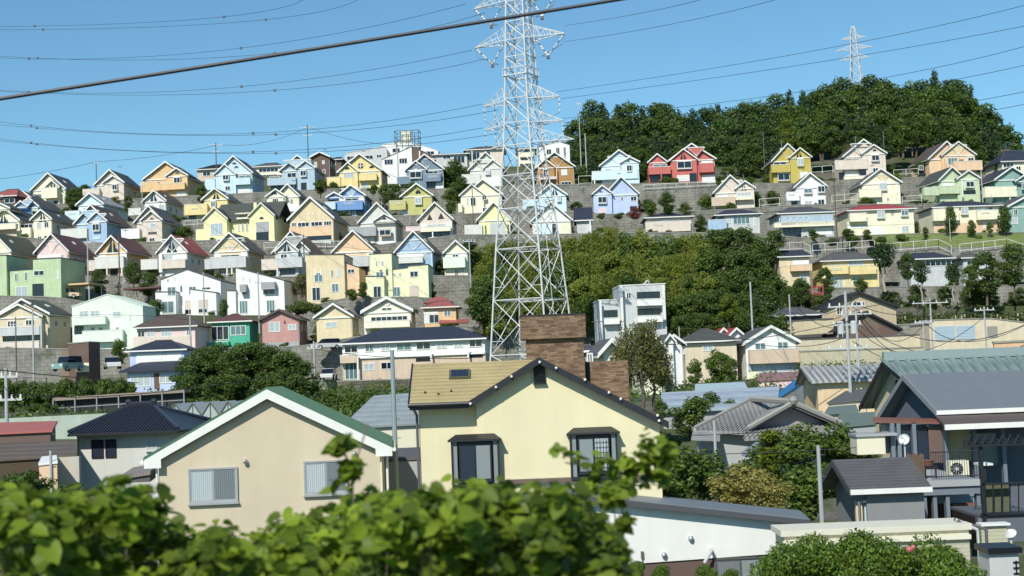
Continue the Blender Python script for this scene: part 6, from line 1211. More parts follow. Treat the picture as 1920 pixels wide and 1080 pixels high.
def white_low():
    fr = Frame(42, 1080, 1512, 1000, 1120, 0); r = fr.root('low_white_building', 'long low white building with a dark single slope roof, bottom centre', 'building'); q = lambda x, y, d=0: Q(fr, x, y, d)
    a, b = q(1050, 932), q(1512, 984); c, d = q(1050, 1067), q(1512, 1034); W_ = stucco('white')
    MB().prism([(a.x, c.z), (b.x, d.z), (b.x, b.z), (a.x, a.z)], 0, .3).box(b.x - .3, .301, -1, b.x - .01, 5.5, b.z - .5).build('wall', W_, r)
    MB().prism([(a.x, -1), (b.x - .05, -1), (b.x - .05, d.z - .003), (a.x, c.z - .003)], .06, 5.9).build('base_wall', stucco('bwall', .8), r)
    o = -.3; A, B_ = q(1030, 921, o), q(1518, 973, o); C_, D_ = q(1200, 917, 6.5), q(1500, 957, 6.5); m = MB(); quad_slab(m, A, B_, D_, Vector((A.x, 6.5, C_.z + (A.z - B_.z) * .25)), .05); m.build('roof', plain('hmetal', .45, .2), r)
    m = MB(); quad_slab(m, A + Vector((0, -.03, -.03)), B_ + Vector((0.03, -.03, -.03)), B_ + Vector((.03, .04, -.03)), A + Vector((0, .04, -.03)), .16); m.build('fascia', plain('slate', .5), r)
    MB().tube((b.x + .02, -.1, -1), (b.x + .02, -.1, b.z - .1), .05, 8).build('downpipe', plain('bwall'), r)
    for px, py in ((1295, 1009), (1245, 1040)): p = q(px, py); MB().tube((p.x, .01, p.z), (p.x, -.1, p.z), .08, 12).ball((p.x, -.1, p.z), .075).build('vent_hood', plain('lgrey', .3, .8), r)
    p = q(1204, 1040); MB().box(p.x - .04, -.08, p.z - .1, p.x + .04, .01, p.z + .1).tube((p.x, -.05, p.z - .35), (p.x, -.05, p.z - .1), .015, 5).build('wall_tap', plain('dgrey'), r)
    p = q(1333, 1030); MB().tube((p.x, .01, p.z), (p.x, -.28, p.z + .02), .05, 8).tube((p.x, -.28, p.z + .02), (p.x - .25, -.3, p.z - .35), .05, 8).build('flue_pipe', plain('lgrey', .4), r)
    nearwin(r, fr, 1338, 1046, 1440, 1100, .06, 'dgrey', ('dim', 'grey'), False)
white_low()
def cream_block():
    o = at(1516, 1060, 37); r = empty('flat_roofed_annex', o, 0, 'cream clapboard annex with a flat concrete roof behind the bottom right bushes', 'building')
    a = at(1500, 1000, 37) - o; b = at(1818, 984, 37) - o; z = (a.z + b.z) / 2; dep = 1.35
    MB().box(a.x - .4, .1, -3, b.x, dep, z - .1).build('wall', roofm((236, 228, 188), .1, 2, .3, .86, .6, 1.0), r)
    MB().box(a.x - .5, 0, z - .1, b.x + .06, dep + .1, z + .06).build('roof_slab', plain((222, 218, 196), .7), r)
    MB().box(a.x - .45, -.02, z - .34, b.x + .02, .095, z - .22).build('trim_band', plain('cream2'), r)
    for i, dx in enumerate((.06, .3, .52)): MB().path([(b.x + dx, .3, -3), (b.x + dx, .3, z - .15), (b.x - .2, .35 + i * .15, z + .12)], .04, 6).build('drain_pipe', plain('dgrey' if i != 1 else 'lgrey'), r)
    r2 = empty('siding_wall', at(1845, 1060, 38), 0, 'pale yellow siding wall right of the drain pipes', 'wall'); o2 = at(1845, 1060, 38); addp(r2, o2, 'siding', roofm((232, 226, 180), .1, 2, .3, .86, .6, 1.0), (1843, 986, 1892, 1120, 38, 38.3)); addp(r2, o2, 'coping', plain('trim'), (1840, 982, 1895, 986, 37.9, 38.35))
    o3 = at(1885, 1085, 31); t = empty('storage_bin', o3, 0, 'large pale grey bin with a black lid in the bottom right corner', 'bin'); addp(t, o3, 'bin_body', plain('lgrey', .5), (1857, 1038, 1912, 1130, 30.5, 31.2)); addp(t, o3, 'lid', plain('black', .4), (1852, 1027, 1917, 1038, 30.4, 31.3))
    m = MB()     # printed mark on the side of the bin
    p = at(1913, 1055, 30.5) - o3
    for zz in (0, -.12, -.24): m.box(p.x - .16, -.53, p.z + zz, p.x - .03, -.505, p.z + zz + .03)
    m.box(p.x - .11, -.53, p.z - .24, p.x - .08, -.505, p.z + .05).build('printed_mark', plain('black'), t)
cream_block()
def pergola():
    o = at(1840, 1000, 40); r = empty('steel_pergola', o, 0, 'dark steel pergola frame with a slatted top at the right edge', 'pergola'); m = MB(); c = 'black'
    for x in (1845, 1932): m.add(*[]) if 0 else pbox(m, x, 828, x + 6, 1150, 39.5, 39.6, o)
    m.build('post', plain(c), r); m = MB()
    for i, Yd in enumerate((39.4, 41, 42.6)): pbox(m, 1808, 833 - i * 5, 1960, 836 - i * 5, Yd, Yd + .12, o)
    for i in range(9): x = 1812 + i * 15; a = at(x, 834, 39.4) - o; b = at(x + 8, 815, 42.7) - o; m.tube(a, b, .028, 4)
    m.build('slatted_top', plain(c), r); m = MB()
    for y in (905, 962): pbox(m, 1842, y, 1960, y + 3, 39.5, 39.7, o)
    for i in range(6): a = at(1846 + i * 16, 905, 39.6) - o; b = at(1846 + i * 16, 965, 39.6) - o; m.tube(a, b, .02, 4)
    m.build('side_rail', plain(c), r); addp(r, o, 'screen_panel', plain('moss', .8), (1846, 910, 1893, 960, 39.9, 40.0)); addp(r, o, 'floor', plain('dgrey'), (1842, 966, 1960, 971, 39.6, 42.5))
    addp(r, o, 'table_top', plain('white'), (1838, 869, 1862, 873, 41, 41.6)); m = MB(); m.add(*[]) if 0 else pbox(m, 1846, 873, 1849, 900, 41.1, 41.2, o); m.build('table_leg', plain('dark'), r)
    dz = at(1895, 1000, 34); d = empty('antenna_dish', dz, 0, 'small white dish on a bracket above the bin', 'satellite dish'); MB().tube((0, 0, -.5), (0, 0, 0), .03, 6).build('mast', plain('lgrey'), d); MB().tube((0, 0, 0), (-.05, -.06, .08), .14, 14, .04).build('dish', plain('white'), d)
pergola()
# ---- middle distance right
def irimoya():
    Y = 86; o = at(1440, 840, Y); r = empty('old_tiled_house', o, 0, 'old low house with weathered grey tile roof and a front gable, right of centre', 'house'); m1 = roofm((150, 150, 148), .3, 0, .5, .8, .8, 1.0); m2 = roofm((150, 150, 148), .3, 1, .5, .8, .8, 1.0)
    g = lambda x, y, d=0: at(x, y, Y + d) - o
    # cross wing: ridge 1408..1487, front slope to the long eave
    A, B_ = g(1407, 751, 4), g(1490, 755, 4); E0, E1 = g(1302, 806, 0), g(1500, 815, -.4); m = MB(); quad_slab(m, E0, E1, B_, A, .18); quad_slab(m, g(1302, 806, 0), A, A + Vector((-.5, 5, -1.8)), g(1296, 800, 8), .18); quad_slab(m, A, B_, B_ + Vector((0, 5, -1.8)), A + Vector((-.5, 5, -1.8)), .18); m.build('main_roof', m1, r)
    # front gable
    ap, gl, gr_ = g(1487, 757, -1.2), g(1402, 805, -1.2), g(1578, 796, -1.2); bk = Vector((0, 6, 0)); m = MB(); quad_slab(m, gl, ap, ap + bk, gl + bk, .2); quad_slab(m, ap, gr_, gr_ + bk, ap + bk, .2); m.build('gable_roof', m2, r)
    MB().add([gl + Vector((.6, .9, -.05)), gr_ + Vector((-.6, .9, -.05)), ap + Vector((0, .9, -.25))], [(0, 1, 2)]).build('gable_face', stucco((168, 160, 160), .8), r)
    m = MB(); 
    for p, q_ in ((gl, ap), (ap, gr_)): m.tube(p + Vector((0, -.05, .08)), q_ + Vector((0, -.05, .08)), .16, 6)
    m.tube(A + Vector((0, 0, .12)), ap + Vector((0, 1, .12)), .2, 6).tube(A + Vector((0, 0, .1)), E0 + Vector((0, 0, .1)), .14, 6).tube(E0 + Vector((0, 0, .05)), E1 + Vector((-6.2, 0, .1)), .12, 6); m.ball(ap + Vector((0, -.1, .2)), .28).build('ridge_tiles', plain((150, 148, 140), .8), r)
    m = MB(); quad_slab(m, g(1395, 822, -2.4), g(1590, 812, -2.4), g(1560, 789, .3), g(1425, 797, .3), .16); m.build('skirt_roof', m1, r)
    m = MB()
    for i in range(36): t = i / 35; m.tube(E0.lerp(E1, t) + Vector((0, 0, .03)), A.lerp(B_, t) + Vector((0, 0, .03)), .06, 4)
    for i in range(22): t = i / 21; m.tube(g(1395, 822, -2.4).lerp(g(1590, 812, -2.4), t) + Vector((0, 0, .03)), g(1425, 797, .3).lerp(g(1560, 789, .3), t) + Vector((0, 0, .03)), .06, 4)
    m.build('tile_ribs', m1, r)
    a, b = g(1330, 830, .6), g(1555, 830, .6); MB().box(a.x, .6, -2.5, b.x, 6.5, a.z + .55).build('wall', stucco('lgrey', .7), r)
    m = MB(); quad_slab(m, g(1296, 822, -1.4), g(1350, 824, -1.4), g(1350, 808, .2), g(1300, 804, .2), .12); m.build('side_roof', m2, r)
    m = MB(); quad_slab(m, g(1390, 848, -3.2), g(1400, 852, -3.2), g(1452, 815, -1.8), g(1440, 812, -1.8), .2); m.build('canopy', plain('bmetal'), r)
irimoya()
gable_x('tan walled house with a striped corrugated grey roof', 'corrugated_roof_house', 112, 121, 116.5, (1520, 716), (1492, 720), (1502, 688), 1672, wall((238, 200, 140)), roofm((170, 172, 170), .5, 0, .8, .9, .5, 1.0), (1520, 770), fasc='black', ribs=.5)
def sheet(label, P, wc, rm, drop=3.0, name='metal_shed', cat='shed', th=.12):
    pts = [at(*p) for p in P]; o = pts[0].copy(); r = empty(name, o, 0, label, cat); p = [v - o for v in pts]; m = MB(); quad_slab(m, *p, th); m.build('roof', rm, r)
    c = sum(p, Vector()) / 4; w = [c + (v - c) * .94 for v in p]; zb = min(v.z for v in p) - drop; u = [v + Vector((0, 0, -th - .02)) for v in w]; b_ = [Vector((v.x, v.y, zb)) for v in w]
    MB().add(u + b_, [(0, 1, 2, 3), (7, 6, 5, 4), (0, 4, 5, 1), (1, 5, 6, 2), (2, 6, 7, 3), (3, 7, 4, 0)]).build('wall', wc, r); return r
MR = roofm((168, 180, 190), .35, 2, .35, .9, .45)
sheet('long shed with rows of pale blue grey metal sheets, right of the yellow house', [(1236, 772, 100), (1456, 762, 100), (1462, 724, 112), (1240, 736, 112)], wall('grey'), MR)
sheet('upper pale metal roof beyond the long shed', [(1303, 734, 114), (1402, 728, 114), (1396, 716, 120), (1303, 720, 120)], wall('grey'), plain((176, 196, 200), .5))
sheet('bright blue covered lean-to beside the corrugated roof', [(1447, 745, 118), (1462, 746, 118), (1507, 716, 124), (1490, 712, 124)], wall('white'), plain('tarp', .5))
sheet('small shed with a dusty red brown roof below the white gabled house', [(1418, 714, 150), (1500, 710, 150), (1498, 696, 155), (1424, 699, 155)], wall('pink'), plain((160, 108, 108), .7), 1.5)
sheet('low shed with grey green roof behind the hedge at the transformer pole', [(1545, 775, 100), (1610, 770, 100), (1600, 748, 108), (1560, 752, 108)], wall('beige'), plain((110, 125, 122), .7), 2)
sheet('grey slate lean-to between the tan house and the transformer pole', [(1550, 755, 104), (1625, 748, 104), (1625, 728, 109), (1585, 733, 109)], wall('beige'), plain('dgrey', .7), 2)
sheet('green grey lean-to roof behind the transformer pole, lowest of three', [(1560, 800, 92), (1650, 792, 92), (1640, 772, 97), (1575, 775, 97)], wall('grey'), plain((104, 122, 112), .7), 2)
sheet('weathered grey roof between the beige and yellow houses', [(640, 800, 64), (790, 792, 64), (790, 735, 70), (700, 742, 70)], stucco('cream', .8), roofm((150, 158, 160), .2, 2, .3), 4, 'grey_roofed_house', 'house')
sheet('small slate porch roof beside the pale blue pole', [(700, 862, 56), (790, 856, 56), (790, 838, 58), (705, 842, 58)], stucco('lgrey', .8), plain('dgrey', .6), 3, 'porch', 'porch')
house('white gabled house with a tan balcony, below the grove', 176, 1392, 1499, 645, 614, 712, 'white', 'dgrey', 'w1415,643,1436,657/teal;w1457,641,1478,655/teal;b1402,657,1498,679/ltan;f1402,680,1496,694/gblue;w1414,684,1433,692/dark;f1400,694,1420,716/cream', rot=-8, fas=.28, chord=False)
hip('beige house with a dark grey hip roof behind garden trees', 176, 1276, 1388, 641, 616, 716, 'beige', 'ggrey', 'w1317,647,1338,658/curtain;w1276,655,1286,664/curtain', rot=-4, rf=.42)
house('narrow white gabled house half hidden by the brown bamboo', 150, 1196, 1250, 657, 630, 722, 'cream', 'dgrey', 'w1214,668,1226,682/curtain', rot=-16, chord=False, depth=6)
house('slim white house with two little stepped gables behind the narrow one', 158, 1240, 1285, 648, 630, 718, 'white', 'dgrey', 'g1242,1264,644,629;w1250,665,1260,675', rot=-16, chord=False, depth=6)
house('white gable with a red roof peeping over the beige hip roof', 186, 1362, 1398, 634, 617, 660, 'white', 'red', '', rot=-14, chord=False, depth=6, sidewin=0)
house('small white gable with red roof just left of the other red one', 189, 1340, 1372, 634, 617, 660, 'white', 'red', '', rot=-14, chord=False, depth=6, sidewin=0)
house('small cream gable behind the stone pier of the chimney house', 95, 1120, 1172, 668, 640, 720, 'cream', 'dgrey', 'w1100,662,1112,680;w1132,668,1150,680/curtain', rot=-14, chord=False, depth=5)
hip('dark roofed house end right of the brick chimney', 110, 1075, 1128, 660, 648, 720, 'bwall', 'slate', 'w1098,664,1112,676/curtain', rot=0, rf=.3, depth=5)
def grey_modern():
    r = slabhouse('grey concrete modern house with open balconies in the grove', 190, [([(1122, 564), (1161, 563)], 0, 7, 'lgrey'), ([(1160, 537), (1246, 533)], -.4, 8, 'lgrey')], 655, 'k1132,582,1158,598;k1193,548,1237,567;k1194,580,1238,600;w1173,549,1183,561/dark;b1131,598,1160,608/white;b1192,563,1240,573/white;b1192,594,1240,604/white;q1122,564,1129,640/white;q1160,536,1168,625/white;q1238,535,1246,600/white', rot=-6, name='modern_house', roofc='white')
    a = Frame(190, 1122, 1246, 533, 655, -6); x, z = a.L(1213, 524); MB().tube((x, 1, z - 1), (x, 1, z), .05, 5).tube((x - .6, 1, z - .7), (x + .3, 1, z), .08, 5).tube((x + .3, 1, z), (x + .5, 1, z - .8), .06, 5).build('roof_stair', plain('lgrey'), r)
grey_modern()
def longwall(label, x0, x1, yt0, yt1, h, Y, c, cap='dgrey', name='garden_wall', cat='wall'):
    a = at(x0, yt0, Y); b = at(x1, yt1, Y); r = empty(name, a, 0, label, cat); v = b - a; hm = h * Y / F; n = 1; P = [Vector((0, 0, 0)), Vector((v.x, 0, v.z))]
    MB().add([(0, 0, -hm), (v.x, 0, v.z - hm), (v.x, 0, v.z), (0, 0, 0), (0, .3, -hm), (v.x, .3, v.z - hm), (v.x, .3, v.z), (0, .3, 0)], [(0, 1, 2, 3), (7, 6, 5, 4), (0, 4, 5, 1), (1, 5, 6, 2), (2, 6, 7, 3), (3, 7, 4, 0)]).build('wall_face', wall(c) if isinstance(c, (str, tuple)) else c, r)
    if cap: MB().add([(-.05, -.08, .003), (v.x + .05, -.08, v.z + .003), (v.x + .05, .38, v.z + .003), (-.05, .38, .003), (-.05, -.08, .16), (v.x + .05, -.08, v.z + .16), (v.x + .05, .38, v.z + .16), (-.05, .38, .16)], [(0, 3, 2, 1), (4, 5, 6, 7), (0, 1, 5, 4), (1, 2, 6, 5), (2, 3, 7, 6), (3, 0, 4, 7)]).build('coping', plain(cap), r)
    return r
longwall('long tan plaster wall with a dark tiled coping at right', 1494, 1738, 638, 628, 30, 184, (206, 192, 150))
longwall('lower pale garden wall in front of the long tan one', 1500, 1735, 660, 652, 30, 174, (186, 178, 150), 'concrete')
longwall('tan wall below the dark tiled houses at the end of the grove', 1440, 1562, 606, 598, 26, 196, (206, 186, 138), 'dgrey')
longwall('mottled stone wall under the apartment block', 632, 790, 716, 711, 34, 183, stonem((120, 112, 100), (86, 82, 74), (50, 48, 44), 1.2, 2.2), 'concrete')
longwall('pale green grey concrete wall behind the red roof at left', -20, 300, 786, 770, 45, 98, (168, 180, 164), None)
longwall('orange plaster wall end at the right edge above the tiled ridge', 1864, 1960, 644, 639, 40, 110, (238, 178, 120), 'concrete')
house('dark gabled farmhouse with a cream front, upper one of two', 202, 1536, 1684, 580, 549, 632, (196, 172, 128), 'black', 'W1598,566,1622,575/dark;w1568,575,1580,590/dark', rot=-8, trim='dark', chord=False, depth=8)
house('dark gabled farmhouse with a brown door front, lower one of two', 194, 1560, 1690, 622, 586, 646, (128, 104, 84), 'black', 'f1600,612,1640,634/bwall;f1650,612,1680,630/bwall;w1570,622,1590,640/dark', rot=-6, trim='dark', chord=False, depth=6)
hip('low dark tiled roof left of the two farmhouses', 199, 1450, 1545, 592, 576, 612, 'dgrey', 'dgrey', '', rot=-4, rf=.3, depth=6)
slabhouse('weathered concrete storehouse with pale blue shutters at right', 180, [([(1742, 608), (1752, 601), (1858, 598), (1925, 606)], 0, 8, 'beige')], 648, 's1752,612,1790,637/gblue;s1792,611,1828,636/gblue;w1850,612,1870,632/concrete', rot=-4, name='storehouse', roofc='concrete', cat='storehouse')
slabhouse('old brown concrete shed with a pale lower panel beside the car park', 180, [([(128, 645), (166, 642)], 0, 4, 'bwall'), ([(112, 655), (130, 655)], .3, 4, (150, 120, 100))], 700, 'f143,681,168,697/cream', rot=10, name='shed', roofc='concrete', cat='shed')
def red_shed():
    r = sheet('low shed with a faded red roof at the left edge', [(-30, 812, 74), (98, 806, 74), (108, 789, 79), (-30, 793, 79)], plain('bwall', .9), plain((206, 92, 78), .6), 3.2, 'red_roofed_shed', 'shed')
    sheet('brown wooden lean-to below the red roof at left', [(-30, 862, 66), (140, 852, 66), (140, 826, 70), (-30, 832, 70)], plain('wood', .9, 0, .5), roofm((110, 98, 84), .15, 2, .5), 2.5, 'wooden_lean_to', 'shed')
    sheet('small white awning roof beside the wooden lean-to', [(72, 868, 62), (108, 864, 62), (106, 853, 64), (78, 856, 64)], plain('peach', .8), plain('white', .5), 1.2, 'small_porch', 'porch')
    longwall('grey concrete block wall left of the tiled house', 105, 148, 858, 856, 120, 64, (190, 184, 170), None)
    fr = Frame(53, 222, 300, 890, 980, 0); a = sheet('corrugated grey brown porch roof at the left corner of the beige house', [(224, 893, 51), (282, 884, 51), (296, 868, 54), (250, 876, 54)], plain('dim' if 0 else 'dgrey', .8), roofm((140, 130, 122), .12, 0, .5), .25, 'porch_roof', 'porch')
red_shed()
def greenhouses():
    o = at(330, 785, 100); r = empty('greenhouse', o, 0, 'pale greenhouse with a zigzag row of glass gables behind the black tiled roof', 'greenhouse'); m = MB(); f = MB(); k = 100 / F
    for i in range(4):
        x = (i * 33 - 18) * k; w = 33 * k; z = 1.0 * i * 0; m.prism([(x, -1.5), (x + w, -1.5), (x + w, .15), (x + w / 2, 1.05), (x, .15)], 0, 9)
        f.tube((x, -.04, .15), (x + w / 2, -.04, 1.07), .05, 4).tube((x + w / 2, -.04, 1.07), (x + w, -.04, .15), .05, 4).tube((x + w / 2, -.04, -1.5), (x + w / 2, -.04, 1), .03, 4)
    m.build('glass_shell', plain((176, 186, 180), .3), r); f.build('frame', plain('dgrey'), r)
greenhouses()
def walkway():
    o = at(100, 748, 134); r = empty('raised_walkway', o, 0, 'long brownish raised walkway with a thin railing below the hedge at left', 'walkway'); a = at(100, 746, 134) - o; b = at(345, 730, 134) - o
    m = MB(); m.add([(a.x, 0, a.z - .3), (b.x, 0, b.z - .3), (b.x, 0, b.z), (a.x, 0, a.z), (a.x, 2, a.z - .3), (b.x, 2, b.z - .3), (b.x, 2, b.z), (a.x, 2, a.z)], [(0, 1, 2, 3), (7, 6, 5, 4), (0, 4, 5, 1), (1, 5, 6, 2), (2, 6, 7, 3), (3, 7, 4, 0)]); m.build('deck_beam', plain((150, 134, 122), .8), r)
    MB().add([(a.x, .6, a.z - 1.6), (b.x, .6, b.z - 1.6), (b.x, .6, b.z - .31), (a.x, .6, a.z - .31), (a.x, .9, a.z - 1.6), (b.x, .9, b.z - 1.6), (b.x, .9, b.z - .31), (a.x, .9, a.z - .31)], [(0, 1, 2, 3), (7, 6, 5, 4), (0, 4, 5, 1), (2, 6, 7, 3)]).build('back_wall_or_shade', plain('dark'), r)  # dark sheet painting the shade under the walkway deck
    for i in range(7): p = a.lerp(b, i / 6); MB().tube((p.x, -.1, p.z - 2.2), (p.x, -.1, p.z - .05), .06, 5).build('post', plain('grey'), r)
    p, q_ = a + Vector((0, -.12, -1)), b + Vector((0, -.12, -1)); MB().tube(p, q_, .04, 4).build('lower_rail', plain('grey'), r)
walkway()
def red_frame():
    o = at(1533, 562, 221); r = empty('red_gate', o, 0, 'small bright red open gate structure among the trees at right', 'gate'); m = MB(); k = 221 / F
    for x in (-11, 11): m.box(x * k - .1, -.1, -1, x * k + .1, .1, 25 * k)
    for z in (24, 12, 2): m.box(-12 * k, -.08, z * k - .1, 12 * k, .08, z * k + .1)
    m.build('posts_and_beams', plain('red'), r); m = MB(); m.box(-5 * k, -.2, 8 * k, 5 * k, -.12, 8.8 * k).box(-5 * k, -.2, 20 * k, 5 * k, -.12, 20.8 * k).box(-5 * k, -.2, 8.8 * k, -4.2 * k, -.12, 20 * k).box(4.2 * k, -.2, 8.8 * k, 5 * k, -.12, 20 * k).build('inner_frame', plain('red'), r)
red_frame()
def pickets():
    for i in range(46):
        px = 1640 + i * 6.2 + random.uniform(-2, 2); Y = random.uniform(207, 213); p = at(px, 560, Y); z = H(p.x, Y); h = random.uniform(1, 1.9)
        tag(MB().box(p.x - .07, Y - .07, z - .3, p.x + .07, Y + .07, z + h).box(p.x - .09, Y - .09, z + h + .002, p.x + .09, Y + .09, z + h + .05).build('garden_stake', plain('beige', .8)), 'pale upright stake in the vegetable plots on the right slope', 'stake', 'stakes in the vegetable plots')
pickets()
# ---- cars
def car(label, px, py, Y, rot, c, L=4.1, Wd=1.65, Hh=1.5, van=False):
    o = at(px, py, Y); r = empty('parked_car', o, rot, label, 'car', 'parked cars'); hw = Wd / 2; hl = L / 2; bz = .32; mz = Hh * .58; m = MB()
    prof = [(-hl, bz), (hl, bz), (hl, mz * .82), (hl - .15, mz * .92), (hl * .52, mz), (-hl + .1, mz), (-hl, mz * .85)]
    m.prism(prof, -hw, hw).build('body', plain(c, .25, .1), r)
    top = [(-hl + .12, mz + .001), (hl * .5, mz + .001), (hl * .18 + (.3 if van else 0), Hh), (-hl + .35, Hh)]; MB().prism(top, -hw + .1, hw - .1).build('cabin', glassm('dark'), r)
    MB().box(-hl + .36, -hw + .12, Hh + .001, hl * .18 + (.28 if van else -.02), hw - .12, Hh + .05).build('car_roof', plain(c, .25, .1), r)
    for x in (-hl * .62, hl * .62):
        for y in (-hw, hw):
            w = MB().tube((x, y - .1, .32), (x, y + .1, .32), .32, 14).build('wheel', plain('black', .8), r); MB().tube((x, y - .11, .32), (x, y + .11, .32), .18, 10).build('rim', plain('lgrey', .4, .6), w)
    for y in (-hw + .25, hw - .25): MB().box(hl - .06, y - .16, mz * .62, hl + .02, y + .16, mz * .8).build('headlight', plain('white', .2), r)
    return r
car('dark teal van parked nose out beside the brown shed', 127, 696, 177, -1.9, 'teal', 4.3, 1.7, 1.85, True); car('silver white car parked left of the lavender white house', 211, 692, 178, -1.2, 'white', 4.2, 1.7, 1.5)
car('white car parked nose out left of the apartment block', 616, 712, 186, -1.6, 'white', 4, 1.7, 1.45); car('white car in front of the sand coloured house', 612, 655, 200, -2.6, 'white'); car('orange brown car under the maroon roofed house', 125, 560, 222, 0, 'peach', 4.5, 1.7, 1.6, True)
# ---- carports on the third terrace
def carport(label, x0, x1, yt, yb, Y, c):
    fr = Frame(Y, x0, x1, yt, yb, 14); r = fr.root('carport', label, 'carport'); a = fr.L(x0, yt); b = fr.L(x1, yt); MB().box(a[0], -.3, a[1] - .25, b[0], 4, a[1]).build('roof', plain(c, .6), r)
    for x in (a[0] + .1, b[0] - .2): MB().box(x, 0, -1, x + .12, .12, a[1] - .251).build('post', plain('lgrey'), r); MB().box(x, 3.7, -1, x + .12, 3.82, a[1] - .251).build('post', plain('lgrey'), r)
carport('carport with a bright orange roof under the lilac house', 124, 168, 532, 560, 221, 'orange'); carport('carport with a dark red roof left of the white modern house', 232, 298, 540, 566, 221, 'maroon')
# ------------------------------------------------------------------ foreground right greenery
for a in [('goldshrub', 1385, 868, 965, 57, 'big golden yellow bush in front of the tiled house', 1.35), ('goldshrub', 1440, 885, 968, 56, 'golden yellow bush merging with the larger one on its left', 1.2),
          ('shrub', 1275, 832, 945, 62, 'dark green bush right of the yellow house', 1.25), ('shrub', 1315, 838, 940, 64, 'dense dark bush behind the thin pole', 1.3), ('shrub', 1505, 868, 985, 60, 'dark green bush right of the golden ones', 1.2), ('shrub', 1245, 870, 940, 60, 'low bush at the right corner of the yellow house', 1.2),
          ('lime', 1440, 805, 920, 68, 'yellow green leafy tree in front of the old tiled roof', 1.2), ('mid', 1500, 792, 915, 66, 'leafy tree with yellowish top right of the old tiled roof', 1.4), ('mid', 1560, 790, 915, 66, 'leafy tree left of the transformer pole', 1.3), ('shrub', 1590, 800, 900, 68, 'bushy shrub next to the cream balcony', 1.3),
          ('shrub', 1370, 840, 940, 66, 'dark bush behind the golden yellow bush', 1.3), ('shrub', 1545, 850, 940, 64, 'dark bush left of the grey garage gable', 1.2), ('shrub', 1240, 790, 850, 88, 'bush behind the right end of the yellow house roof', 1.5), ('shrub', 1430, 830, 900, 70, 'dark bush under the yellow green tree', 1.4),
          ('shrub', 50, 862, 945, 58, 'dark leafy bush at the left edge under the wooden lean-to', 1.3), ('shrub', 15, 890, 960, 50, 'dark bush in the lower left corner behind the vines', 1.4), ('shrub', 130, 890, 950, 52, 'light leafy bush in front of the grey block wall', 1.2), ('shrub', 1300, 740, 800, 96, 'dark bush beside the pale metal shed roofs', 1.6)]: tree(*a[:6], w=a[6])
PROTO['hedgebush'] = ([mk_shrub(L_hedge, 9000, .02), mk_shrub(L_hedge, 9000, .02)], None)
for px, yt, lab in ((1475, 1030, 'leftmost of the light green bushes at the bottom right'), (1535, 1010, 'second light green bush from the left at the bottom right'), (1600, 1004, 'tallest light green bush at the bottom right'), (1665, 1018, 'light green bush with a red flower behind it'), (1735, 1014, 'darker bush at the right end of the bottom row'), (1775, 1035, 'small last bush by the drain pipes')):
    tree('hedgebush', px, yt - 16 + (px * 7) % 13, yt + 200, 28 + (px % 7) * .3, lab, .8, 'light green bushes at the bottom right')
for px, yt in ((1190, 1052), (1240, 1058), (1320, 1060), (1370, 1066)): tree('hedgebush', px, yt, yt + 50, 36, 'low weedy bush along the foot of the white building', 1.2, 'weeds below the white building')
p = at(1705, 1030, 29); tag(MB().ball(p, .07).ball(p + Vector((.08, 0, .04)), .05).build('red_flower', plain('coral')), 'single red flower on the bushes at the bottom right', 'flower')
# ------------------------------------------------------------------ broad leaved vines in front of the camera
def vine_mesh(name, clumps, n, size, mat, up=.5):
    """heart shaped leaves (8 points, folded along the midrib) filling world-space clumps"""
    C0 = []; R_ = []
    for px, py, Y, r in clumps: p = at(px, py, Y); C0.append((p.x, p.y, p.z)); k = r * Y / F; R_.append((k, k * 1.1, k))
    C0 = np.array(C0); R_ = np.array(R_); w = R_[:, 0] ** 2; idx = rng.choice(len(C0), n, p=w / w.sum()); d = rng.normal(size=(n, 3)); d /= np.linalg.norm(d, axis=1)[:, None]
    P = C0[idx] + d * R_[idx] * np.abs(rng.normal(.82, .30, n))[:, None]
    nr = d * .5 + rng.normal(size=(n, 3)) * .45; nr[:, 2] += up * 1.7; nr[:, 1] -= .45; nr /= np.linalg.norm(nr, axis=1)[:, None]
    t = np.cross(nr, rng.normal(size=(n, 3))); t /= np.linalg.norm(t, axis=1)[:, None]; t[:, 2] *= .45; t[:, 2] -= .12; t /= np.linalg.norm(t, axis=1)[:, None]; b = np.cross(nr, t)
    s = (size * (.45 + .9 * rng.random(n) ** 1.3))[:, None]
    prof = [(-.42, 0, 0), (-.5, .26, .10), (-.2, .48, .17), (.2, .36, .12), (.62, 0, -.12), (.2, -.36, .12), (-.2, -.48, .17), (-.5, -.26, .10)]
    V = np.stack([P + t * s * a + b * s * c + nr * s * e for a, c, e in prof], 1).reshape(-1, 3); m8 = 8
    me = bpy.data.meshes.new(name); me.vertices.add(8 * n); me.vertices.foreach_set('co', V.astype('f').ravel()); q = np.array([[0, 4, 2, 1], [2, 4, 3, 3], [0, 7, 6, 4], [6, 5, 4, 4]])
    tri = np.array([[0, 1, 2], [0, 2, 4], [2, 3, 4], [0, 4, 6], [4, 5, 6], [0, 6, 7]]); I = (np.arange(n)[:, None, None] * 8 + tri[None]).reshape(-1).astype('i'); nf = 6 * n
    me.loops.add(3 * nf); me.loops.foreach_set('vertex_index', I); me.polygons.add(nf); me.polygons.foreach_set('loop_start', np.arange(0, 3 * nf, 3, dtype='i')); me.polygons.foreach_set('loop_total', np.full(nf, 3, 'i'))
    me.materials.append(mat); me.update(); me.validate(); me.polygons.foreach_set('use_smooth', [True] * nf); return me
L_vine = leafm((.03, .06, .008), (.42, .56, .05), .5, 'vine_leaves')
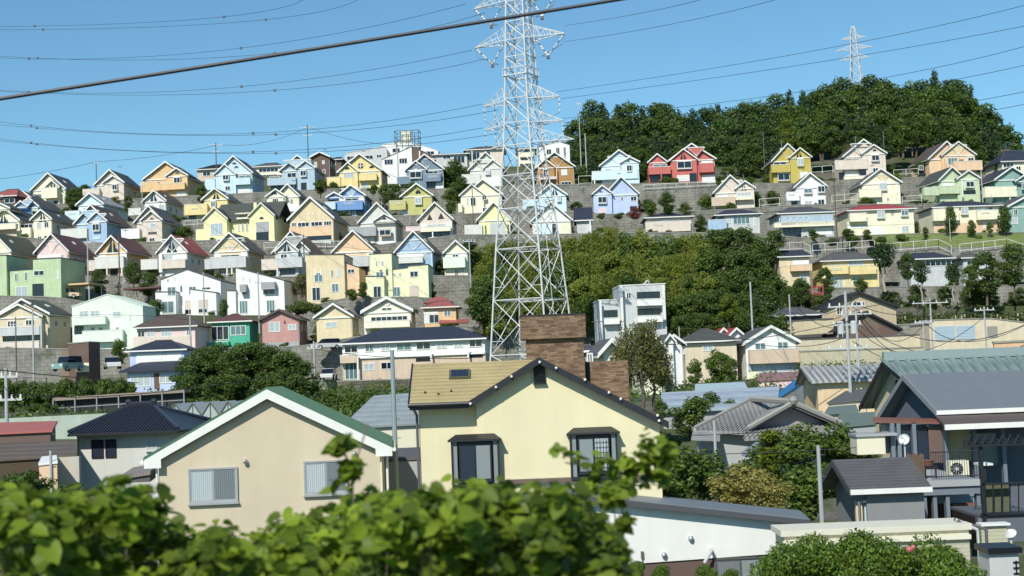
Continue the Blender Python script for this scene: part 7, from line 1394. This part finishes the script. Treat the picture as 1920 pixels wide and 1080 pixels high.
def vine(label, clumps, n, size, stems=()):
    p = at(clumps[0][0], 1150, clumps[0][2]); z = H(p.x, p.y); r = empty('vine_thicket', (p.x, p.y, z), 0, label, 'bush', 'broad leaved thickets beside the track'); O = Vector((p.x, p.y, z))
    me = vine_mesh('foliage', clumps, n, size, L_vine); me.transform(Matrix.Translation(-O)); o = bpy.data.objects.new('foliage', me); COL.objects.link(o); o.parent = r
    m = MB()
    for px, py, Y, rr in [c for c in clumps if c[1] > 900][::3]:
        q = at(px, py, Y) - O; g0 = Vector((q.x * .8, q.y, H(q.x + O.x, Y) - O.z - .1)); mid = g0.lerp(q, .5) + Vector((random.uniform(-.1, .1), random.uniform(-.1, .1), 0)); m.tube(g0, mid, .009, 5, .007).tube(mid, q, .007, 5, .003)
    for s in stems: m.path([at(*v) - O for v in s], .004, 5)
    m.build('stems', bark, r)
def fill(poly, Y0, Y1, n, r0, r1):
    out = []
    for i in range(n):
        x = random.uniform(poly[0][0], poly[-1][0]); top = ip(poly, x); r = random.uniform(r0, r1); py = random.uniform(top + r, 1150) if i > n * .35 else top + r * random.uniform(.9, 1.3); out.append((x, py, random.uniform(Y0, Y1), r))
    return out
vine('sunlit broad leaved vine thicket in the lower left corner', fill([(-60, 912), (60, 935), (150, 925), (225, 898), (290, 930), (330, 1000), (350, 1025)], 5.0, 7.2, 60, 32, 60), 5200, .068)
vine('lower vine thicket below the beige house window', fill([(320, 1015), (400, 990), (455, 1000), (500, 1020)], 5.0, 6.8, 22, 28, 48), 1700, .062)
vine('dense vine thicket in front of the beige and yellow houses', fill([(470, 1030), (530, 975), (600, 950), (660, 918), (700, 920), (760, 938), (850, 918), (900, 900)], 4.8, 7.2, 60, 34, 60), 5600, .06)
vine('vine thicket reaching up to the bay window of the yellow house', fill([(860, 915), (940, 925), (1010, 920), (1060, 915), (1100, 950), (1135, 1000), (1150, 1040)], 4.8, 7.0, 46, 30, 55), 4600, .06)
vine('thin leafy sprig standing up before the beige house', [(640, 838, 6, 16), (650, 835, 6.1, 14), (662, 875, 6, 18), (625, 842, 6, 12), (655, 880, 6, 14), (650, 900, 6, 22)], 60, .075, [((665, 1000, 6), (660, 880, 6), (640, 835, 6)), ((660, 890, 6), (690, 795, 6.1))])
vine('overhanging leafy branch before the right bay window', [(1045, 838, 6.6, 12), (1080, 868, 6.7, 18), (1115, 865, 6.7, 18), (1150, 875, 6.8, 22), (1190, 870, 6.8, 26), (1225, 840, 6.9, 30), (1220, 880, 6.9, 30), (1165, 905, 6.8, 26), (1110, 910, 6.7, 22), (1245, 855, 7, 24)], 280, .055, [((1150, 1080, 6.5), (1165, 930, 6.7), (1225, 850, 6.9)), ((1160, 930, 6.7), (1100, 880, 6.7), (1040, 838, 6.6))])
vine('vine tendrils in front of the white building', [(1150, 930, 6.4, 20), (1165, 985, 6.4, 16), (1140, 1000, 6.4, 20), (1150, 1040, 6.4, 24), (1120, 1060, 6.4, 24)], 420, .055)
single_out()
for o in COL.objects:
    if 'label' in o and len(o['label'].split()) > 16: print('LONG', o.name, o['label'])
